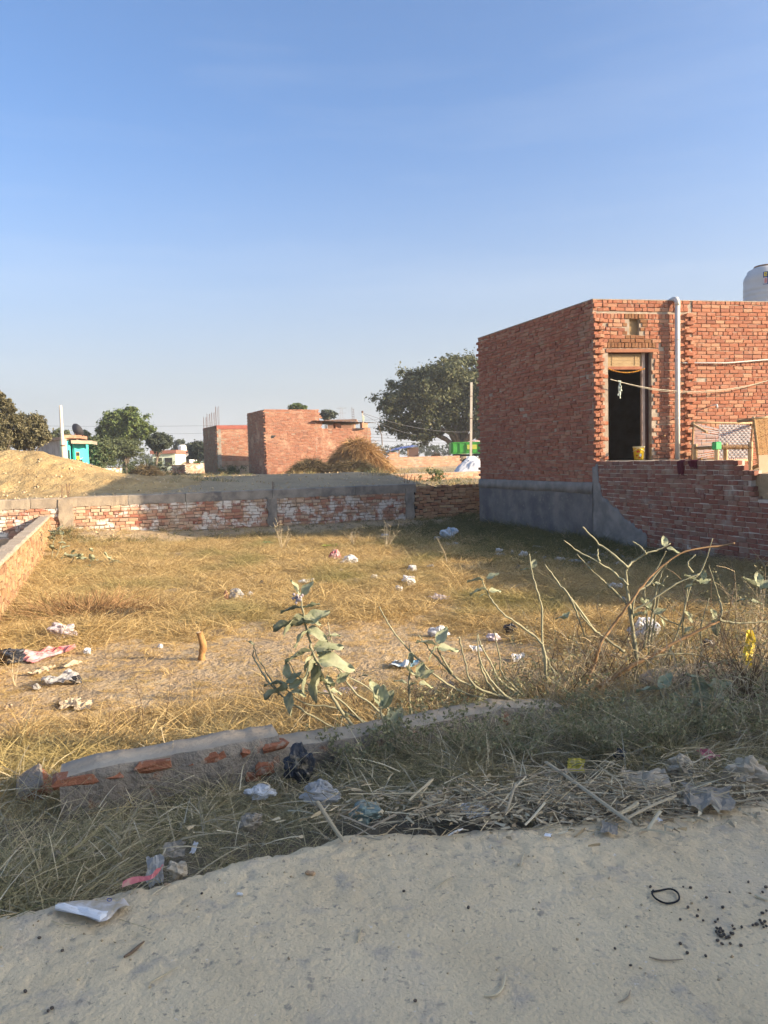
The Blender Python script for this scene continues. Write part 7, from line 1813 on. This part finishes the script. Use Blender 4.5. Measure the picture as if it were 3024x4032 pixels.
# verge and road
bag('black crumpled bag slumped against the low wall step', 1178, 3012, 112, 135, 'black', seed=80, base=az(1178, 3075, -.12))
bag('torn white tissue on the verge below the low wall', 1030, 3122, 110, 46, 'white', 'tissue', 'tissue', 81)
bag('dusty translucent bag on the verge, puffed up', 1262, 3130, 150, 84, 'clear', seed=82)
bag('teal green crumpled bag beside the dry stalks', 1440, 3205, 128, 80, 'teal', seed=83)
rc = og(1233, 3068); mb = MB(); mb.lathe(rc + Vector((0, 0, .012)), [(.052, 0), (.064, .002), (.066, .03), (.064, .03), (.060, .006)], 20); mb.build('plastic_ring', PL['clear'], None, label='clear round plastic ring lying by the black bag', cat='ring')
scrap('clean white square of paper at the road edge', 1869, 3207, 105, 52, 'pale', 'paper', 'paper', 84, .08, yaw=.35, lift=.02)
scrap('dusty beige wrapper left of the white square paper', 1724, 3180, 85, 48, 'beige', 'wrapper', 'wrapper', 85, .4, lift=.02)
bag('grey crushed carton in the verge grass', 987, 3240, 95, 62, 'grey', 'carton', 'carton', 86)
bag('faded red scrap in the grass near the lower left corner', 150, 3440, 34, 26, 'rose', 'wrapper', 'wrapper', 87)
bag('grey lump in the grass at the lower left', 225, 3365, 36, 26, 'grey', 'plastic scrap', 'plastic_scrap', 88)
def upright(label, px, py, w, h, mt, seed, cat='plastic bag', name='plastic_bag'): return scrap(label, px, py, w, h, mt, cat, name, seed, .35, tilt=1.15, lift=.02)
upright('translucent bag standing upright at the road edge', 612, 3420, 62, 105, 'clear', 89)
bag('dusty beige bag beside the standing translucent one', 702, 3428, 78, 66, 'beige', seed=90)
scrap('faint grey-green wrapper behind the standing bag', 690, 3355, 80, 60, 'grey', 'wrapper', 'wrapper', 91, .3, tilt=.7)
scrap('thin white sliver above the road edge grass', 775, 3345, 22, 40, 'white', 'plastic scrap', 'plastic_scrap', 92, .2, tilt=.8)
rp = [az(px, py, .02) for px, py in ((485, 3490), (550, 3470), (600, 3458), (622, 3440), (638, 3420))]
mb = MB(); P = [[p + Vector((.004, .012 + .01 * (i % 2), .012)), p + Vector((0, 0, .018 + .01 * i)), p + Vector((0, -.014, .004 + .01 * i))] for i, p in enumerate(cr(rp, 3))]; 
P = [[p + Vector((.002, .014, .008)), p + Vector((0, 0, .018 + .006 * math.sin(i))), p + Vector((0, -.014, .004))] for i, p in enumerate(cr(rp, 3))]
mb.grid(P); mb.build('ribbon', PL['rose'], None, label='faded red ribbon trailing onto the road', cat='ribbon')
# folded dirty paper on the road
p0 = az(365, 3585, .01); sc_ = (p0 - cC).dot(cF) / FOC
fp_ = thing('folded_paper', p0, 'dirty white folded paper lying on the dusty road', 'paper')
def rp_(px, py, dz): q = az(px, py, .012); return q + Vector((0, 0, dz))
mb = MB(); A0 = [(240, 3565), (330, 3550), (420, 3552), (465, 3558), (488, 3541), (512, 3573)]; B0 = [(215, 3590), (270, 3600), (330, 3612), (390, 3638), (420, 3632), (440, 3615)]
P = []
for (a_, b_) in zip(A0, B0): P.append([rp_(a_[0] + (b_[0] - a_[0]) * t, a_[1] + (b_[1] - a_[1]) * t, .004 + .014 * math.sin(math.pi * t) + random.uniform(0, .003)) for t in np.linspace(0, 1, 7)])
mb.grid(P); mb.build('sheet', PL['dirty'], fp_)
mb = MB(); P = []
for i, (a_, b_) in enumerate(zip([(222, 3585), (250, 3570), (300, 3578), (350, 3588), (400, 3596), (432, 3600)], [(218, 3592), (262, 3604), (315, 3616), (350, 3626), (395, 3642), (420, 3622)])):
    P.append([rp_(a_[0] + (b_[0] - a_[0]) * t, a_[1] + (b_[1] - a_[1]) * t, .010 + .016 * math.sin(math.pi * t * .9) * (.7 + .3 * math.sin(i * 2.3)) + random.uniform(0, .003)) for t in np.linspace(0, 1, 6)])
mb.grid(P); mb.build('folded_flap', PL['pale'], fp_)
mb = MB(); ring = [rp_(432 + 9 * math.cos(t), 3566 + 6 * math.sin(t), .021) for t in np.linspace(0, 2 * math.pi, 13)]; mb.tube(ring, .0012, 4, caps=False); mb.build('print', M['blue_print'], fp_)
# right-hand side of the verge
scrap('flat dusty beige bag among the straw', 2540, 3108, 165, 85, 'beige', 'plastic bag', 'plastic_bag', 95, .2, yaw=-.2, lift=.03)
scrap('grey creased flat bag on the road edge', 2785, 3168, 170, 88, 'grey', 'plastic bag', 'plastic_bag', 96, .25, yaw=-.35, lift=.02)
bag('large beige crumpled cloth at the right frame edge', 2945, 3060, 170, 125, 'beige', 'cloth', 'cloth', 97)
bag('beige torn bag above the flat dusty one', 2680, 3022, 95, 78, 'beige', seed=98)
scrap('small yellow wrapper among the straw', 2266, 3018, 62, 56, 'yellow', 'wrapper', 'wrapper', 99, .3, tilt=.8)
scrap('grey paper scrap on the straw left of the flat beige bag', 2172, 3140, 108, 46, 'grey', 'paper', 'paper', 100, .2, lift=.015)
scrap('grey dead leaf-shaped scrap on the road below the straw', 2401, 3280, 60, 44, 'grey', 'paper', 'paper', 101, .15)
bag('black bag half hidden in the weeds over the straw', 2442, 2975, 48, 50, 'black', seed=102)
bag('black scrap deep in the weeds under the shrub', 2327, 2888, 46, 30, 'black', 'plastic scrap', 'plastic_scrap', 103)
scrap('reddish wrapper in the weeds above the torn beige bag', 2790, 2990, 56, 30, 'rose', 'wrapper', 'wrapper', 104, .4)
bag('tiny pink petal-like scrap at the road edge', 2747, 3280, 18, 22, 'rose', 'wrapper', 'wrapper', 105)
scrap('small white chip on the road below the straw', 2158, 3308, 26, 12, 'pale', 'paper', 'paper', 106, .1)
scrap('torn white bit tucked in the straw', 2592, 3245, 20, 16, 'white', 'paper', 'paper', 107, .3)
scrap('dry grey-green leafy scrap in weeds at the right end', 2930, 2905, 60, 26, 'grey', 'paper', 'paper', 108, .3)
mb = MB(); mb.tube(cr([az(1765, 3290, .012), az(1790, 3276, .014), az(1812, 3268, .014), az(1822, 3262, .012)], 3), [.002, .004, .004, .005, .005, .005, .004, .004, .003, .002], 5); mb.build('plastic_sliver', PL['pale'], None, label='thin curved white sliver on the road edge below the paper', cat='plastic scrap')
# black elastic loop
lp = [az(x, y, .012) for x, y in ((2565, 3512), (2600, 3506), (2640, 3500), (2668, 3515), (2674, 3540), (2655, 3553), (2620, 3556), (2585, 3540), (2568, 3520), (2572, 3505))]
mb = MB(); mb.tube(cr(lp, 4), .0032, 6); mb.build('elastic_loop', M['black'], None, label='black elastic loop lying on the road', cat='band')
# animal droppings
pel = MB(); pel.lathe((0, 0, 0), [(.0015, -.007), (.005, -.0045), (.0062, 0), (.005, .0045), (.0015, .007)], 8); pme = bpy.data.meshes.new('dropping'); pme.from_pydata(pel.v, [], pel.f); pme.materials.append(mat('dropping', (.07, .058, .048), (.13, .105, .08), scale=90)); pme.polygons.foreach_set('use_smooth', [True] * len(pme.polygons))
def q10(l): return [(1500 + x / 1.0886, 3300 + y / 1.0886) for x, y in l]
spots = q10([(1395, 258), (1327, 215), (1296, 216), (1495, 238), (1636, 235), (1575, 190), (1316, 305), (1360, 314), (1356, 341), (1381, 360), (1465, 302), (1283, 355), (1444, 355), (1433, 368), (1507, 384), (1514, 397), (1546, 390), (1594, 380), (1610, 376), (1625, 360), (1634, 374), (1645, 366), (1652, 386), (1635, 330), (1652, 322), (1440, 395), (1452, 408), (1465, 405), (1446, 420), (1458, 426), (1470, 418), (1480, 432), (1492, 430), (1443, 444), (1462, 460), (1497, 458), (1543, 463), (1500, 415), (1508, 418), (1283, 457), (1313, 495), (1070, 546), (1003, 470), (375, 302), (1392, 508), (1640, 390), (1455, 398), (1437, 408), (1650, 215), (147, 704), (98, 230), (1155, 212)]) + [(100, 3905), (205, 3975), (190, 3988), (245, 3738), (795, 3523), (155, 3690)]
for px, py in spots:
    P_ = az(px, py, .004); u_, v_ = uv(P_.x, P_.y); zz = f_road(u_, edge_v(u_) - v_)[2]
    o = bpy.data.objects.new('dropping', pme); COL.objects.link(o); o.location = (P_.x, P_.y, zz + .005); o.rotation_euler = (R(90) + random.uniform(-.3, .3), 0, random.uniform(0, 6)); k_ = random.uniform(.55, .85); o.scale = (k_, k_, k_ * random.uniform(.9, 1.3))
    reg = ('small dark dropping in the dense patch at the right edge of the road', 'droppings in the dense patch') if (px > 2780 and py > 3590) else ('small dark dropping just right of the black elastic loop', 'droppings by the elastic loop') if px > 2640 and py < 3610 else ('lone dark dropping left of the dense patch on the road', 'droppings left of the dense patch') if px > 2300 else ('single dark dropping far out on the left half of the road', 'droppings on the left half of the road')
    tag(o, reg[0], 'dropping', reg[1])
def road_pt(px, py, dz=.004):
    P_ = az(px, py, .004); u_, v_ = uv(P_.x, P_.y); return Vector((P_.x, P_.y, f_road(u_, edge_v(u_) - v_)[2] + dz))
def rtwig(label, pts_, r, mt='twig', name='twig', cat='twig'):
    mb = MB(); c = cr([road_pt(x, y, .006) for x, y in pts_], 3); mb.tube(c, [r * (1 - .5 * abs(2 * i / (len(c) - 1) - .8)) for i in range(len(c))], 5); mb.build(name, M[mt], None, label=label, cat=cat)
rtwig('dark frayed twig on the road below the folded paper', [(490, 3775), (520, 3750), (545, 3730), (568, 3707)], .006)
rtwig('thin pale stem bit on the road at the bottom centre', [(1905, 3925), (1950, 3922), (1980, 3895), (1990, 3840)], .004, 'straw')
rtwig('faint grey twig near the bottom left of the road', [(590, 3880), (640, 3850), (700, 3820)], .0025, 'straw')
rtwig('short brown straw lying right of the road middle', [(2555, 3772), (2610, 3785), (2690, 3782)], .003, 'straw')
rtwig('pale hooked stem on the road at the bottom right', [(2435, 3950), (2470, 3935), (2482, 3900)], .003, 'straw')
rtwig('thin straight straw on the road near its edge', [(1715, 3500), (1750, 3475), (1782, 3457)], .0025, 'straw')
rtwig('thin straw standing out near the road centre', [(2050, 3425), (2058, 3390), (2062, 3365)], .0025, 'straw')
rtwig('brown straw sliver right of the pale shell', [(1408, 3720), (1415, 3690), (1425, 3655)], .003, 'straw')
rtwig('pale flat stick at the right frame edge of the road', [(2972, 3532), (2995, 3542), (3024, 3555)], .006, 'straw', 'stick', 'stick')
rtwig('straw beside the peanut shell near the red ribbon', [(595, 3520), (640, 3500), (680, 3485)], .002, 'straw')
def shell(label, px, py, L, mt):
    b = road_pt(px, py, .006); mb = MB(); d = Vector((1, -.25, 0)).normalized(); mb.tube([b - d * L, b - d * L * .75, b - d * L * .4, b, b + d * L * .4, b + d * L * .75, b + d * L], [L * .1, L * .38, L * .45, L * .33, L * .45, L * .36, L * .1], 8); mb.build('peanut_shell', mt, None, smooth=True, label=label, cat='peanut shell')
psh = mat('peanut', (.50, .34, .2), (.42, .27, .15), scale=80, bump=.6, bscale=200)
shell('peanut shell alone on the rough road surface', 1222, 3447, .020, psh); shell('peanut shell beside the red ribbon', 658, 3478, .013, psh)
shell('pale little shell on the road left of centre', 945, 3530, .012, M['pale_shell'] if 'pale_shell' in M else PL['pale'])
bag('small brown clump of dried roots on the road', 1120, 3520, 60, 26, 'brown', 'root clump', 'root_clump', 120)
# straw stalks swept against the road edge
def stalk(label, a_, b_, r, z0=.02, z1=.04, group=None, name='straw_stalk'):
    A_ = az(*a_, z0); B_ = az(*b_, z1); mb = MB(); s_ = (B_ - A_).cross(Vector((0, 0, 1))).normalized() * r
    P = [[p - s_ + Vector((0, 0, -.001)), p - s_ * .4 + Vector((0, 0, r * .5)), p + s_ * .4 + Vector((0, 0, r * .5)), p + s_] for p in [A_.lerp(B_, t) + Vector((0, 0, .006 * math.sin(3 * t + a_[0]))) for t in np.linspace(0, 1, 6)]]
    mb.grid(P); return mb.build(name, M['straw'], None, label=label, cat='straw', group=group)
for lab, a_, b_, r in (('broad split reed lying slantwise left of the teal bag', (1355, 3310), (1250, 3160), .012), ('long bent reed spanning above the teal bag', (1372, 3130), (1712, 3113), .005), ('reed leaning up from the teal bag to the right', (1610, 3160), (1700, 3065), .012), ('flat short reed on the road edge below the teal bag', (1415, 3300), (1500, 3302), .007), ('long low reed right of the teal bag', (1340, 3215), (1480, 3260), .007), ('reed crossing the straw under the teal bag', (1400, 3285), (1560, 3215), .007),
                       ('pale upright reed by the white square of paper', (1990, 3200), (2030, 3090), .009), ('reed forming a cross left of the grey paper scrap', (1960, 3180), (2070, 3060), .006), ('long reed along the top of the straw', (2030, 3065), (2300, 3025), .006), ('broad brown reed slanting through the straw heap', (2150, 3005), (2490, 3240), .016), ('pale reed left of the grey paper scrap', (2065, 3245), (2145, 3165), .009), ('golden reed pile piece under the flat beige bag', (2440, 3210), (2510, 3155), .016), ('second golden reed under the flat beige bag', (2470, 3225), (2660, 3130), .012), ('cut reed stub in front of the straw heap', (2550, 3262), (2600, 3200), .011),
                       ('wide dark reed at the lower rim of the straw heap', (2520, 3270), (2660, 3285), .010), ('golden reed in front of the large beige cloth', (2850, 3155), (3010, 3140), .009), ('long reed running behind the large beige cloth', (2850, 3120), (3040, 3110), .007), ('yellow straw on the road right of the grey flat bag', (2805, 3258), (2880, 3225), .004), ('thin reed curving over the torn beige bag', (2700, 3010), (2800, 2975), .006), ('thin dark reed at the left of the straw heap', (1900, 3110), (2010, 3160), .006)):
    stalk(lab, a_, b_, r * .72, .03, .06)
r5 = random.Random(9)
def fpS(i):
    px = r5.gauss(2330, 330) if i % 5 else r5.uniform(1300, 2950); py = 3150 + (px - 2330) * -.03 + r5.gauss(0, 44) + 40 * fbm(px * .006, 2, 1) - (40 if px > 2700 else 0); b = az(px, py, 0); return (b.x, b.y, max(gz(b.x, b.y) + .02, -.02) + r5.uniform(.0, .07))
def fdS(i): a = r5.uniform(0, 6.28); return (math.cos(a), math.sin(a) * .8, r5.gauss(0, .16))
V, F = blades(1900, fpS, fdS, .03, .18, .0026, .04, 2)
o = new_obj('straw', np_mesh('straw', V, F, M['straw'])); tag(o, 'drift of dry straw and chaff swept along the road edge', 'straw', kind='stuff')
def fpL(i):
    px = r5.gauss(2250, 420); py = 3195 + r5.gauss(0, 45); b = az(px, py, 0); return (b.x, b.y, .01 + r5.uniform(0, .02))
V, F = blades(600, fpL, fdS, .015, .06, .007, .03, 2)
o = new_obj('chaff', np_mesh('chaff', V, F, M['straw'])); tag(o, 'dead leaves and chaff on the rim of the dusty road', 'straw', kind='stuff')
def fpT(i):
    u_ = r5.uniform(-1.6, 5.5); e = edge_v(u_); v_ = e + .05 + (4.6 - e) * r5.random(); x, y = xy(u_, v_); return (x, y, gz(x, y) + r5.uniform(.0, .12))
def fdT(i): return (r5.gauss(0, 1), r5.gauss(0, 1), r5.gauss(.35, .5))
V, F = blades(4200, fpT, fdT, .10, .32, .0024, .2, 3)
o = new_obj('dead_stems', np_mesh('dead_stems', V, F, mat('dead_stem', None, rnd=[(.42, .36, .24), (.30, .25, .16), (.56, .49, .34), (.22, .19, .12)]))); tag(o, 'wiry dead stems tangled through the verge grass', 'weeds', kind='stuff')
flush_brickwork()
# ------------------------------------------------------------------ thin dusty haze over the fields
mb = MB(); mb.box((0, 720, 11.5), (2600, 1700, 28)); hz = mb.build('haze', M['black'], None, kind='stuff', label='thin dusty haze over the fields', cat='haze')
hm = bpy.data.materials.new('haze'); hm.use_nodes = True; ht = hm.node_tree; ht.nodes.clear()
ho = ht.nodes.new('ShaderNodeOutputMaterial'); hv = ht.nodes.new('ShaderNodeVolumePrincipled'); hv.inputs['Density'].default_value = 0.0008; hv.inputs['Color'].default_value = (0.92, 0.94, 0.97, 1); hv.inputs['Anisotropy'].default_value = 0.2
ht.links.new(hv.outputs['Volume'], ho.inputs['Volume']); hz.data.materials.clear(); hz.data.materials.append(hm)
for o in scene.objects:
    if o.parent is None and 'category' in o and 'kind' not in o: o['kind'] = 'thing'
